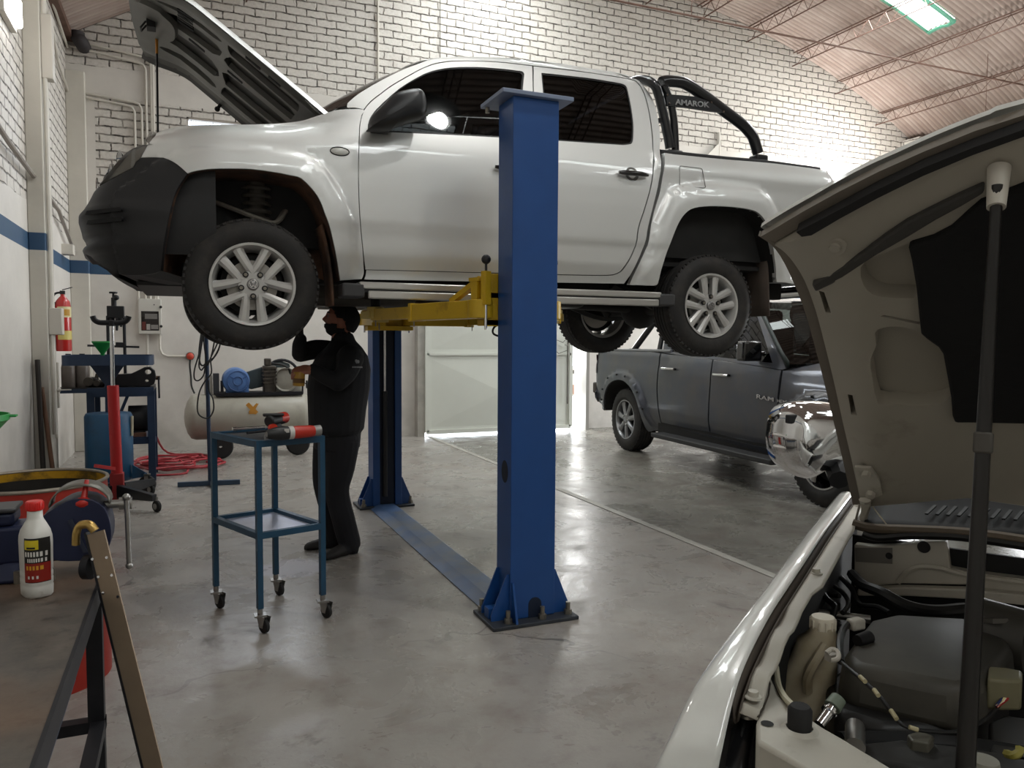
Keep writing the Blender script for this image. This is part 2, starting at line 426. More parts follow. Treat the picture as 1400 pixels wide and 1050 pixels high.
# window high on the back wall
M_steelw = mat('white_steel_frame', 'b9b2aa', .5)
fr = MB()
for a, b in (((WIN[0], WIN[2]), (WIN[1], WIN[2])), ((WIN[0], WIN[3]), (WIN[1], WIN[3])), ((WIN[0], WIN[2]), (WIN[0], WIN[3])), ((WIN[1], WIN[2]), (WIN[1], WIN[3]))):
    fr.bar((a[0], YB+.05, a[1]), (b[0], YB+.05, b[1]), .05, .035, (0, 1, 0))
fr.bar((1.13, YB+.05, WIN[2]), (1.13, YB+.05, WIN[3]), .05, .03, (0, 1, 0))
w1 = struct(fr, 'window_1', M_steelw)
MB().bb((WIN[0], YB+.055, WIN[2]), (WIN[1], YB+.06, WIN[3])).build('pane', glass('clear_pane', 'f4f8ff'), w1)
# barrel-vault roof in corrugated sheet with a slot for every skylight strip
M_roof = NT('galvanised_roof'); _t = M_roof; _o = _t.coord(); _x, _y, _z = _t.sep(_o)
_n = _t.noise(_t.comb(_x, _y, 0), 1.1, 5, .65); _n2 = _t.noise(_t.comb(_t.math('MULTIPLY', _x, .35), _t.math('MULTIPLY', _y, 6.0), 0), 2.0, 4)
_c = _t.mix(_t.ramp(_n, [(.3, (0, 0, 0)), (.7, (1, 1, 1))]), lin('9d8a80'), lin('bcada4'))
_c = _t.mix(_t.math('MULTIPLY', _t.ramp(_n2, [(.45, (0, 0, 0)), (.7, (1, 1, 1))]), .45), _c, lin('7d6558'))
_c = _t.mix(_t.math('MULTIPLY', _t.math('MULTIPLY_ADD', _t.math('SINE', _t.math('MULTIPLY', _y, 2*pi/.09)), .5, .5), .42), _c, lin('5f4e45'))
_t.link(_c, _t.b.inputs['Base Color']); _t.b.inputs['Roughness'].default_value = .55; _t.b.inputs['Metallic'].default_value = .15
SKY = [(9.6, 11.42, 8.86, 9.34), (9.6, 11.55, 3.4, 3.9), (2.2, 5.2, 8.6, 9.2), (1.2, 4.4, -2.9, -2.3), (6.0, 9.2, -1.6, -1.0), (6.0, 8.6, 6.9, 7.4), (-.4, 2.4, -4.0, -3.4), (.5, 3.2, 5.0, 5.5), (3.4, 5.4, 10.1, 10.6)]  # first strip in view, the rest unseen; the last added to brighten the back
XS_ALL = sorted({XL-.3, XR+.3} | {round(XL-.3+.5*k, 3) for k in range(1, 32)} | {q for t_ in SKY for q in t_[:2]})
def sheet(y0, y1, x0, x1):
    xs = [x for x in XS_ALL if x0-1e-6 <= x <= x1+1e-6]; ny = max(2, int((y1-y0)/.0152)); n0 = len(rf.v); m = ny+1
    rf.add([roofp(x, y0+(y1-y0)*j/ny) for x in xs for j in range(m)], [(i*m+j, (i+1)*m+j, (i+1)*m+j+1, i*m+j+1) for i in range(len(xs)-1) for j in range(ny)])
def roofp(x, y):
    r = RV+.02+.017*sin(2*pi*y/.09); a = (x-XC)/RV; a = asin(max(-1, min(1, a))); return V((XC+r*sin(a), y, ZC+r*cos(a)))
rf = MB(); ys = sorted({YF-.25, YB+.25} | {v for s in SKY for v in s[2:]})
for a, b in zip(ys, ys[1:]):
    cuts = sorted((s[0], s[1]) for s in SKY if s[2] <= a+1e-6 and s[3] >= b-1e-6); x = XL-.3
    for c0, c1 in cuts:
        sheet(a, b, x, c0); x = c1
    sheet(a, b, x, XR+.3)
struct(rf, 'ceiling', M_roof.mat, smooth=60)
M_sky = NT('translucent_sheet'); _t = M_sky
_t.b.inputs['Base Color'].default_value = lin('dff5ea'); _t.b.inputs['Emission Color'].default_value = lin('f6fbfb'); _t.b.inputs['Emission Strength'].default_value = SKYLIGHT = 7.0
for k, s in enumerate(SKY):
    sm = MB(); sm.grid(lambda u, v: roofp(s[0]+(s[1]-s[0])*u, s[2]+(s[3]-s[2])*v), 10, int((s[3]-s[2])/.0152))
    struct(sm, 'window_%d' % (k+2), M_sky.mat, smooth=60)
    if k == 0:
        gm = MB()
        for yy in (s[2], s[3]): gm.grid(lambda u, v: roofp(s[0]+(s[1]-s[0])*u, yy-.03+.06*v)-V((0, 0, .05)), 10, 1)
        gm.grid(lambda u, v: roofp(s[1]-.03+.06*u, s[2]+(s[3]-s[2])*v)-V((0, 0, .05)), 1, 4)
        struct(gm, 'trim_3', mat('green_fibreglass', '5fae92', .4), solid=.006)
# lattice purlins along the hall
M_rust = mat('rusty_steel', '6b5146', .7, .3, var=.25)
def purlin(x):
    m = MB(); z = vz(x)-.03; sl = (x-XC)/RV; d = .26
    dn = V((-sl, 0, -1)).normalized()
    top = V((x, 0, z)); bot = top+dn*d
    for q in (top, bot):
        for o in ((-.045, .045) if q is top else (0,)):
            m.tube([V((q.x+o, YF, q.z)), V((q.x+o, YB, q.z))], .011, 5)
    y = YF; k = 0; pts = []
    while y < YB:
        pts.append(V(((top if k % 2 else bot).x, y, (top if k % 2 else bot).z))); y += .17; k += 1
    m.tube(pts, .007, 4)
    return m
for i in range(-6, 7):
    x = 6.235+i*1.095
    struct(purlin(x), 'beam_purlin', M_rust)
struct(MB().bb((XR-.12, YF, ZSR-.06), (XR, YB, ZSR+.04)), 'beam_eaves', M_rust)
struct(MB().bb((XL, YF, ZSL-.06), (XL+.1, YB, ZSL+.02)), 'beam_eaves', M_rust)
for y in (8.9, 4.4, 0.0, -4.4):
    tr = MB().tube([(XL, y, 5.88), (XC, y, 5.90), (XR, y, 5.88)], .014, 6)
    for x in (XC-4, XC, XC+5.9): tr.tube([(x, y, 5.89), (x, y, vz(x)-.05)], .006, 5)
    tr.tube([(XC+5.9, y, 5.89), (XC+5.9, y, 4.0)], .004, 5)
    struct(tr, 'beam_tie_rod', M_rust)
# gate: two steel leaves, the right one standing a little open
M_gate = mat('cream_sheet_steel', 'd0d2c9', .42, var=.05, vscale=1.2, bump=.1, bscale=4)
def leaf(x0, x1, y, name, rot=0):
    m = MB(); z0, z1 = .07, GATE[3]-.02; zr = 1.27
    t = .05
    for a, b in (((x0, z0), (x0, z1)), ((x1, z0), (x1, z1))): m.bar((a[0], y, a[1]), (b[0], y, b[1]), .06, t, (0, 1, 0))
    for z in (z0, zr, 2.45, z1): m.bar((x0, y, z), (x1, y, z), .06 if z != zr else .035, t, (0, 1, 0))
    m.bb((x0, y+.005, z0), (x1, y+.015, z1))
    for za, zb in ((z0, zr), (zr, 2.45), (2.45, z1)):
        c = V(((x0+x1)/2, y-.035, (za+zb)/2)); A = [V((x, y+.004, z)) for x, z in ((x0+.08, za+.08), (x1-.08, za+.08), (x1-.08, zb-.08), (x0+.08, zb-.08))]
        m.add(A+[c], [(0, 1, 4), (1, 2, 4), (2, 3, 4), (3, 0, 4)])
    return struct(m, name, M_gate, smooth=0)
d1 = leaf(3.39, 5.86, 11.33, 'door_1')
M_iron = mat('grey_iron', '6a6862', .5, .6)
hb = MB(); hb.tube([(5.72, 11.26, 1.5), (5.66, 11.22, 1.46), (5.5, 11.24, 1.52), (5.45, 11.27, 1.4), (5.6, 11.25, 1.28), (5.75, 11.25, 1.33)], .006, 6); hb.build('gate_wire', M_iron, d1)
hb = MB(); hb.cyl((5.78, 11.27, .45), (5.78, 11.27, 1.55), .012); hb.cyl((5.78, 11.27, 1.42), (5.70, 11.22, 1.42), .009); hb.build('door_handle', M_iron, d1)
jm = MB().bb((6.13, 11.28, 0), (6.19, 11.46, 3.6)); struct(jm, 'trim_2', mat('gate_post', '8f8c86', .5))
MB().bb((3.25, 11.34, 0), (3.36, 11.5, 3.65)).build('trim_4', M_conc)['kind'] = 'structure'
# notice on the post strip seen through the gap (a sheet hung outside, facing in)
no = MB().bb((5.95, 11.62, .55), (6.09, 11.63, 1.02)).build('notice_board', mat('notice_white', 'd8d4cf', .6)); tag(no, 'small printed notice board seen through the gate gap', 'notice')
MB().bb((5.96, 11.612, .93), (6.08, 11.62, .99)).build('heading', mat('notice_dark', '55534f', .6), no)
MB().bb((5.96, 11.612, .58), (6.08, 11.62, .74)).build('picture', mat('notice_pink', 'a58478', .6), no)
# pavement outside
struct(MB().bb((-12, YB+.3, -.08), (26, 40, -.02)).bb((XR+.3, -12, -.08), (40, YB+.3, -.02)), 'ground', mat('pavement', 'b9b3a8', .8, var=.1))
# ------------------------------------------------ services on the walls
M_cond = mat('painted_conduit', 'cbc6bc', .5, var=.06)
def conduit(path, r=.014, name='trim_5', m=None):
    o = MB().tube(path, r, 8).build(name, m or M_cond); o['kind'] = 'structure'; return o
yb = YB-.03
for i, (px, ztop) in enumerate([(187.5, 4.55), (197, 4.6), (203.5, 5.12), (210.5, 5.2)]):
    x = atY(px, 300, YB).x; xl_ = XL+.05
    conduit([(x, yb, 1.98), (x, yb, ztop-.08), (x-.03, yb, ztop-.02), (x-.09, yb, ztop), (xl_, yb, ztop+(.06 if i < 2 else .1))], .016)
conduit([(atY(213, 300, YB).x, yb, 1.98), (atY(213, 300, YB).x, yb, 5.4), (atY(217, 60, YB).x, yb, 5.6)], .018)
conduit([(XL+.03, yb, 5.2), (XL+.03, 9.6, 5.35), (XL+.03, 8.0, 5.5)], .016)
conduit([(XL+.03, yb, 4.62), (XL+.03, 10.6, 4.75), (XL+.03, 10.2, 5.0), (XL+.03, 9.0, 5.1)], .016)
conduit([(atY(516, 0, YB).x, yb, 2.8), (atY(516, 0, YB).x, yb, 7.4)], .016)
conduit([(atY(601, 0, YB).x, yb, 4.0), (atY(601, 0, YB).x, yb, 7.5)], .006, m=M_iron)
xq = atY(119, 380, YB).x; conduit([(xq, yb, 2.9), (xq, yb, .9)], .02)
# on the pillar
for dy, r in ((.0, .02), (.10, .014)):
    conduit([(-1.19, 8.6+dy, .55 if dy == 0 else .5), (-1.19, 8.6+dy, 5.5)], r)
jb = MB().bb((-1.215, 8.58, 3.95), (-1.12, 8.72, 4.55)).build('junction_box', mat('box_plastic', 'c4beb4', .5), bevel=.008); tag(jb, 'painted junction box high on the left pillar conduit', 'junction box')
jb = MB().bb((-1.215, 8.57, 1.52), (-1.10, 8.72, 1.78)).build('junction_box', mat('box_plastic', 'c4beb4', .5), bevel=.008); tag(jb, 'painted junction box low on the left pillar beside the extinguisher', 'junction box')
vv = thing('air_tap', 'white air line tap at the bottom of the pillar pipe', 'tap', (-1.17, 8.7, .98))
MB().cyl((-1.17, 8.72, .8), (-1.17, 8.72, 1.25), .016).build('pipe', M_cond, vv)
MB().bar((-1.17, 8.66, .98), (-1.05, 8.68, .98), .02, .012).ball((-1.17, 8.72, .98), .028, 10).build('lever', M_cond, vv)
# slanting pipe along the left wall
sp = conduit([(XL+.06, 3.0, 3.55), (XL+.06, 7.456, 3.08), (XL+.06, 10.1, 2.93), (XL+.06, 11.35, 2.6)], .022, m=mat('grey_pipe', '9a938c', .4, .4))
cl = MB().bb((XL, 10.7, 2.5), (XL+.12, 10.9, 2.62)).build('pipe_bracket', M_cond, sp)

# sooty pipe stub through the wall, high in the corner
q0 = atY(106, 44, YB-.15); q1 = atY(109, 58, YB-.15)
ps = MB().tube(cr([tuple(q0), tuple(q0.lerp(q1, .5)+V((-.01, 0, 0))), tuple(q1+V((.02, 0, 0))), (q1.x+.03, YB, q1.z)], 4), .085, 14).build('flue_pipe', mat('sooty_pipe', '2e2a2c', .7)); tag(ps, 'sooty dark flue pipe stub high in the back left corner', 'flue pipe')
# bulkhead lamp on the left wall
bl = thing('wall_lamp', 'bright bulkhead lamp high on the left wall at the edge of the photo', 'lamp', (XL, 7.75, 4.3))
MB().bb((XL, 7.5, 4.14), (XL+.05, 8.02, 4.44)).build('lamp_base', M_cond, bl, bevel=.008)
_e = NT('lamp_diffuser'); _e.b.inputs['Emission Color'].default_value = (1, .97, .92, 1); _e.b.inputs['Emission Strength'].default_value = 22.0
MB().bb((XL+.05, 7.53, 4.17), (XL+.10, 7.99, 4.41)).build('diffuser', _e.mat, bl, bevel=.02)

# angle bracket on the back wall seen through the sports bar
bk = thing('wall_bracket', 'small white angle bracket on the back wall seen through the sports bar', 'bracket', atY(983, 200, YB-.05))
a_ = [atY(px, py, YB-.06) for px, py in ((968, 211), (983, 196), (983, 222), (968, 219))]
MB().add(a_+[p+V((0, .02, 0)) for p in a_], [(0, 1, 2, 3), (4, 5, 6, 7), (0, 1, 5, 4), (1, 2, 6, 5), (2, 3, 7, 6), (3, 0, 4, 7)]).build('web', mat('bracket_white', 'd2cec6', .5), bk, smooth=0)
MB().bar(atY(983, 181, YB-.03), atY(983, 224, YB-.03), .03, .06, (0, 1, 0)).build('stem', mat('bracket_white', 'd2cec6', .5), bk)
# ---------------------------------------------------------------- two-post lift
M_blue = mat('blue_enamel', '1d4c8c', .38, var=.06, rvar=.08, bump=.06, bscale=40, dirt='173a68', dscale=2.5, dcut=(.62, .8))
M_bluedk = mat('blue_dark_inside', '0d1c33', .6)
M_blueplate = mat('blue_worn_plate', '46618a', .42, var=.15, dirt='5d646c', dscale=3, dcut=(.42, .62), rvar=.1)
M_yellow = mat('yellow_enamel', 'c9a41c', .42, var=.07, dirt='8a6d1e', dscale=7, dcut=(.6, .8), bump=.05)
M_black = mat('black_plastic', '141416', .5)
M_rubber = mat('black_rubber', '1b1a1a', .8, bump=.2)
M_chrome = mat('chrome', 'd8d8d8', .08, 1.0)
M_steel = mat('bare_steel', '9c9a96', .35, .9, var=.1, rvar=.1)
M_bolt = mat('zinc_bolt', '8d887e', .4, .8)
M_grimy = mat('greasy_floor_plate', '3b3f45', .5, .3, var=.2)
LX, NY, FY, PW, PD, PH = 1.682, 3.66, 6.66, .26, .20, 2.74
CY = 5.43                                    # centre line of the lifted pickup
lift = thing('two_post_lift', 'blue two-post car lift with yellow arms holding up the silver pickup', 'car lift', (LX, NY, 0))
def post(y, s, x):
    """s=+1: the channel opens towards +Y"""
    yo, yi = y, y+s*PD
    m = MB(); w = PW/2; t = .014; D_ = PD
    C_ = [(-w, 0), (w, 0), (w, D_), (w-.062, D_), (w-.062, D_-t), (w-t, D_-t), (w-t, t), (-w+t, t), (-w+t, D_-t), (-w+.062, D_-t), (-w+.062, D_), (-w, D_)]
    m.prism(C_, (x, yo, .02), (1, 0, 0), (0, s, 0), (0, 0, PH-.02))
    p = m.build('post', M_blue, lift, smooth=0, bevel=.006)
    MB().bb((x-w-.07, yo-s*.03, PH), (x+w+.07, yi+s*.09, PH+.022)).build('top_plate', mat('weathered_blue_plate', '7f8ba3', .5, .2, var=.1), p, smooth=0, bevel=.003)
    for sx in (-1, 1): MB().cyl((x+sx*(w+.045), yi+s*.05, PH-.03), (x+sx*(w+.045), yi+s*.05, PH+.03), .012, n=8).build('top_bolt', M_bolt, p)
    MB().bb((x-w-.125, yo-s*.075, 0), (x+w+.11, yi+s*.03, .02)).build('base_plate', M_grimy, p, smooth=0, bevel=.004)
    for sx in (-1, 1):
        for yy in (yo+s*.02, yi-s*.04):
            X0 = x+sx*w
            g = MB(); g.prism([(0, .02), (.1, .02), (.1, .05), (.012, .26), (0, .26)], (X0, yy, 0), (sx, 0, 0), (0, 0, 1), (0, s*.012, 0)); g.build('gusset', M_blue, p, smooth=0)
        MB().bb((X0, yo+s*.06, .02), (X0+sx*.1, yi-s*.08, .075)).build('foot_bracket', M_blue, p, smooth=0)
    if 1:
        g = MB(); g.prism([(0, .02), (.07, .02), (.012, .22), (0, .22)], (x-w+.005, yo, 0), (0, -s, 0), (0, 0, 1), (.012, 0, 0))
    g.build('gusset', M_blue, p, smooth=0)
    for sx, yy in ((-.155, yo-s*.03), (.04, yo-s*.035), (.2, yo-s*.02), (-.215, yi-s*.0), (.215, yi-s*.03)):
        q = MB().cyl((x+sx, yy, .02), (x+sx, yy, .045), .022, n=6).cyl((x+sx, yy, .045), (x+sx, yy, .085), .013, n=10).build('anchor_bolt', M_bolt, p)
    if s > 0:
        ar = MB(); ar.prism([(-.038, .02)]+[(.038*cos(a), .09+.038*sin(a)) for a in [pi-pi*k/10 for k in range(11)]]+[(.038, .02)], (x+.012, yo-.002, 0), (1, 0, 0), (0, 0, 1), (0, .003, 0))
        ar.build('access_hole', M_bluedk, p)
        ho = MB(); ho.lathe([(0, 0), (.045, 0)], (x-w-.0015, yo+.085, .80), (-1, 0, 0), 20, sx=1.35, xdir=(0, 0, 1)); ho.build('cable_hole', mat('hole_dark', '101a2c', .7), p)
    else:
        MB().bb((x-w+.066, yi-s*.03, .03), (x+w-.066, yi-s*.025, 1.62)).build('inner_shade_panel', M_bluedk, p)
        MB().cyl((x-.02, yi-s*.01, 1.04), (x-.02, yi-s*.01, 1.75), .014).build('hydraulic_rod', M_chrome, p)
        MB().cyl((x-.02, yi-s*.012, .1), (x-.02, yi-s*.012, 1.04), .022).build('hydraulic_cylinder', mat('black_enamel', '16181c', .35), p)
    return p
post(NY, 1, LX); post(FY+PD, -1, LX-.05)
# floor cover plate between the posts
m = MB().add([(1.49, 3.84, .004), (1.57, 3.84, .032), (1.70, 3.84, .032), (1.735, 3.84, .004), (1.47, FY, .004), (1.55, FY, .032), (1.68, FY, .032), (1.72, FY, .004)], [(0, 1, 5, 4), (1, 2, 6, 5), (2, 3, 7, 6)])
m.build('floor_plate', M_blueplate, lift, smooth=0, solid=.004)
# carriages and telescopic arms
ZA = 1.665
def carriage(y, s, x):
    yi = y+s*PD; m = MB()
    m.bb((x-.10, y+s*.03, 1.60), (x+.10, yi-s*.02, 2.05))
    m.bb((x-.20, yi+s*.005, ZA-.09), (x+.20, yi+s*.13, ZA-.055)).bb((x-.20, yi+s*.005, ZA+.055), (x+.20, yi+s*.13, ZA+.09))
    m.bb((x-.20, yi+s*.005, ZA-.09), (x+.20, yi+s*.03, ZA+.19))
    m.bb((x-.21, yi+s*.02, ZA+.06), (x-.16, yi+s*.14, ZA+.16)).bb((x+.16, yi+s*.02, ZA+.06), (x+.21, yi+s*.14, ZA+.16))
    return m.build('carriage', M_yellow, lift, smooth=0, bevel=.004)
def arm(pv, tip, s, L0=.6):
    pv = V(pv); tip = V(tip); d = (tip-pv).normalized(); up = V((0, 0, 1)); mid = pv+d*L0
    m = MB().bar(pv+d*-.03, mid, .10, .098).cyl(pv+V((0, 0, -.05)), pv+V((0, 0, .05)), .075, n=20)
    a = m.build('arm', M_yellow, lift, smooth=30, bevel=.004)
    m = MB().bar(mid-d*.1, tip, .076, .072).bar(mid-d*.015, mid+d*.015, .112, .108)
    m.build('extension', M_yellow, a, smooth=0, bevel=.003)
    side = d.cross(up)
    b = MB()
    b.bar(pv+d*.02+up*.15, pv+d*.02+up*.04, .07, .05, d).bar(pv+d*.0+up*.165, pv+d*.26+up*.052, .035, .03)
    b.bar(pv-d*.02+up*.16, pv+d*.06+up*.16, .08, .02)
    b.build('arm_brace', M_yellow, a, smooth=0)
    hub = tip+up*.01
    MB().cyl(hub-up*.035, hub+up*.04, .055, n=20).bar(tip-d*.02, tip+d*.085, .12, .05).build('pad_holder', mat('worn_yellow_end', 'd6bd6a', .5, var=.1), a, bevel=.003)
    MB().cyl(hub+up*.04, (hub.x, hub.y, 1.80), .032, n=16).cyl((hub.x, hub.y, 1.80), (hub.x, hub.y, 1.835), .06, n=20).build('lift_pad', M_rubber, a)
    ko = pv + d*.0
    lk = MB().bar(ko+up*.02+side*.0-V((0, s*.07, 0)), ko+up*.20-V((0, s*.07, 0)), .04, .04, d).build('lock_housing', M_yellow, a, bevel=.002)
    k0 = ko-V((0, s*.07, 0)); MB().cyl(k0+up*.20, k0+up*.24, .007).ball(k0+up*.262, .026, 14).build('lock_knob', M_black, lk)
    MB().cyl(k0+up*-.11, k0+up*.03, .008).build('lock_pin', M_chrome, lk)
    for q in (mid+d*.03-up*.04, tip-up*.03): MB().cyl(q, q-up*.045, .004, n=6).build('stop_pin', M_bolt, a)
carriage(NY, 1, LX); carriage(FY+PD, -1, LX-.05)
pn = NY+PD+.065; pf = FY-.065
arm((LX-.20, pn, ZA), (1.13, 4.92, ZA-.01), 1); arm((LX+.20, pn, ZA), (2.33, 4.75, ZA-.01), 1)
arm((LX-.25, pf, ZA), (1.40, 5.98, ZA-.01), -1); arm((LX+.15, pf, ZA), (2.30, 6.0, ZA-.01), -1)
hs = MB().tube(cr([(1.62, 3.9, 1.60), (1.555, 3.91, 1.57), (1.55, 3.91, 1.53), (1.62, 3.9, 1.51)], 5), .006, 6).build('hydraulic_hose', M_rubber, lift)
# ---------------------------------------------------------------- generic vehicle side surface
class Side:
    """plan: (a, n) outline from one end to the other; a runs along the vehicle, n outwards from its centre line.
    inset(a, z) moves the surface inwards."""
    def __init__(s, o, A, plan, inset, step=.012):
        s.o = V((o[0], o[1], 0)); s.A = V((A[0], A[1], 0)).normalized(); s.N = V((s.A.y, -s.A.x, 0)); s.inset = inset
        P = cr(plan, 12); out = [P[0]]; acc = 0
        pts = []
        for a, b in zip(P, P[1:]):
            L = hypot(b[0]-a[0], b[1]-a[1]); k = max(1, int(L/step))
            pts += [(a[0]+(b[0]-a[0])*i/k, a[1]+(b[1]-a[1])*i/k) for i in range(k)]
        pts.append(P[-1]); s.p = pts; s.u = [0]
        for a, b in zip(pts, pts[1:]): s.u.append(s.u[-1]+hypot(b[0]-a[0], b[1]-a[1]))
        s.n = []
        for i in range(len(pts)):
            a = pts[max(0, i-1)]; b = pts[min(len(pts)-1, i+1)]; d = V((b[0]-a[0], b[1]-a[1])).normalized(); q = V((d.y, -d.x))
            s.n.append(q)
        if s.n[len(pts)//2].y < 0: s.n = [-q for q in s.n]
    def loc(s, a, n, z): return s.o + s.A*a + s.N*n + V((0, 0, z))
    def at_u(s, u):
        import bisect
        i = max(0, min(len(s.u)-2, bisect.bisect_right(s.u, u)-1)); t = (u-s.u[i])/(s.u[i+1]-s.u[i])
        p, q = s.p[i], s.p[i+1]; m = s.n[i].lerp(s.n[i+1], t)
        return p[0]+(q[0]-p[0])*t, p[1]+(q[1]-p[1])*t, m
    def P(s, u, z, out=0.0, far=False, flare=True):
        a, n, m = s.at_u(u); i = s.inset(a, z, n) - (s.flare(u, z) if flare else 0) - out
        a -= m.x*i; n -= m.y*i
        return s.loc(a, -n if far else n, z)
    def flare(s, u, z): return 0.0
    def uz(s, px, py):
        d = ray(px, py); e = EYE-s.o
        ea, en = e.dot(s.A), e.dot(s.N); da, dn = d.dot(s.A), d.dot(s.N)
        z = 2.2; res = None
        for it in range(18):
            best = None; prev = None
            for k in range(0, len(s.p)):
                a, n = s.p[k]; i = s.inset(a, z, n); m = s.n[k]; a -= m.x*i; n -= m.y*i
                c = (a-ea)*dn-(n-en)*da
                if prev is not None and (c > 0) != (prev[0] > 0):
                    f = prev[0]/(prev[0]-c); aa = prev[1]+(a-prev[1])*f; nn = prev[2]+(n-prev[2])*f
                    t = (aa-ea)/da if abs(da) > abs(dn) else (nn-en)/dn
                    if t > 0 and (best is None or t < best[0]): best = (t, s.u[k-1]+(s.u[k]-s.u[k-1])*f)
                prev = (c, a, n)
            if best is None:            # grazing ray: closest outline point
                k = min(range(len(s.p)), key=lambda k: abs((s.p[k][0]-ea)*dn-(s.p[k][1]-en)*da))
                a, n = s.p[k]; t = ((a-ea)*da+(n-en)*dn)/(da*da+dn*dn); best = (t, s.u[k])
            t, u = best; z2 = EYE.z+d.z*t
            if abs(z2-z) < 3e-4: break
            z = z2 if it < 2 else .55*z+.45*z2
        return (u, z2)
    def poly(s, *segs, n=3):
        """each segment is a list of pixels traced on the surface; corners between segments stay sharp"""
        out = []
        for sg in segs:
            q = [s.uz(*p) for p in sg]
            q = cr(q, n) if len(q) > 2 else q
            for p in q:
                if not out or hypot(p[0]-out[-1][0], p[1]-out[-1][1]) > .004: out.append(p)
        if hypot(out[0][0]-out[-1][0], out[0][1]-out[-1][1]) < .004: out.pop()
        return out
    def panel(s, name, poly, m, parent, sp=.04, holes=(), rim=.018, out=0.0, both=True, lines=(), smooth=50, mb=None, flare=True, bevel=0):
        pts, tris, loops = cdt(poly, holes, sp, lines); res = []; e = .016
        for far in ((False, True) if both else (False,)):
            A = [s.P(u, z, out, far, flare) for u, z in pts]
            if mb is not None: mb.add(A, tris); 
            vs = list(A); fs = [tuple(t) if not far else tuple(t)[::-1] for t in tris]; ns = []
            for u, z in pts:
                q = (s.P(u+e, z, out, far, flare)-s.P(u-e, z, out, far, flare)).cross(s.P(u, z+e, out, far, flare)-s.P(u, z-e, out, far, flare)).normalized()
                if (q.dot(s.N) < 0) != far and abs(q.dot(s.N)) > .05: q = -q
                elif abs(q.dot(s.N)) <= .05 and q.dot(s.A)*(1 if u < s.u[-1]/2 else -1) < 0: q = -q
                ns.append(tuple(q))
            if rim:
                for lp in loops:
                    n0 = len(vs); L = len(lp); vs += [A[i] for i in lp]; vs += [s.P(*pts[i], out-rim, far, flare) for i in lp]
                    for k in range(L): f = (n0+k, n0+L+k, n0+L+(k+1) % L, n0+(k+1) % L); fs.append(f)
                    ns += [(0, 0, 0)]*(2*L)
                    if mb is not None: mb.add(vs[n0:], [tuple(i-n0 for i in f) for f in fs[-L:]])
            if mb is not None: continue
            me = bpy.data.meshes.new(name); og = ORG.get(parent, V((0, 0, 0)))
            me.from_pydata([tuple(p-og) for p in vs], [], fs); me.materials.append(m)
            # orient the skin outwards, then give it the exact surface normals
            nt = len(tris)
            if nt:
                sgn = sum((me.polygons[i].normal.dot(V(ns[fs[i][0]]))) for i in range(nt))
                if sgn < 0: me.flip_normals()
            me.polygons.foreach_set('use_smooth', [True]*len(me.polygons)); me.update()
            me.normals_split_custom_set_from_vertices(ns)
            o = bpy.data.objects.new(name, me); COL.objects.link(o)
            if parent is not None: o.parent = parent; ORG[o] = og
            res.append(o)
        if mb is None: return res if both else res[0]
def emblem_vw(r, o, ax, upv, mb):
    """two letters one above the other inside a ring"""
    ax = V(ax).normalized(); y = V(upv).normalized(); x = y.cross(ax); f = lambda a, b: V(o)+x*(a*r)+y*(b*r)
    mb.lathe([(r*.98, 0), (r*.98, .003), (r*.86, .003), (r*.86, 0)], o, ax, 24)
    for a, b in (((-.36, .74), (0, .12)), ((.36, .74), (0, .12)), ((-.74, .30), (-.34, -.74)), ((-.34, -.74), (0, -.02)), ((0, -.02), (.34, -.74)), ((.34, -.74), (.74, .30))):
        mb.bar(f(*a)+ax*.0015, f(*b)+ax*.0015, r*.15, .003, ax)
# ---------------------------------------------------------------- silver pickup
M_silver = NT('silver_metallic_paint'); _t = M_silver
_t.b.inputs['Base Color'].default_value = lin('dedfdd'); _t.b.inputs['Metallic'].default_value = .6; _t.b.inputs['Roughness'].default_value = .5
_t.b.inputs['Coat Weight'].default_value = 1; _t.b.inputs['Coat Roughness'].default_value = .03
_o = _t.coord(); _n = _t.noise(_o, 1.6, 6, .7); _x, _y, _z = _t.sep(_o)
_d = _t.math('MULTIPLY', _t.ramp(_n, [(.4, (0, 0, 0)), (.75, (1, 1, 1))]), _t.ramp(_z, [(.0, (1, 1, 1)), (.35, (.2, .2, .2)), (.6, (0, 0, 0))]))
_t.link(_t.mix(_t.math('MULTIPLY', _d, .35), lin('dedfdd'), lin('a89f92')), _t.b.inputs['Base Color'])
M_silver = M_silver.mat
M_bump = mat('textured_black_bumper', '1d1d1f', .55, var=.1, bump=.05, bscale=90)
M_under = mat('underbody_black', '161514', .75, var=.25, vscale=9)
M_liner = mat('dusty_wheel_liner', '2e2723', .85, var=.2, dirt='75543f', dscale=4.5, dcut=(.36, .66))
M_tire = NT('tyre_rubber'); _t = M_tire; _o = _t.coord(); _n = _t.noise(_o, 9, 5, .7)
_t.link(_t.mix(_t.ramp(_n, [(.45, (0, 0, 0)), (.75, (1, 1, 1))]), lin('222120'), lin('38332f')), _t.b.inputs['Base Color']); _t.b.inputs['Roughness'].default_value = .72; M_tire = M_tire.mat
M_alloy = mat('silver_alloy', 'cbcac7', .3, .4, var=.05)
M_disc = mat('brake_disc', 'bdb9b2', .4, .35)
M_glassf = glass('front_window_glass', '8d9397'); M_glassr = glass('privacy_glass', '191b20')
M_lens = glass('clear_lens', 'f4f4f2', .03)
M_red = mat('red_lens', '9c1119', .15, coat=1)
truck = thing('pickup_truck', 'silver double-cab pickup raised on the two-post lift with its bonnet open', 'pickup truck', (1.6, CY, 0))
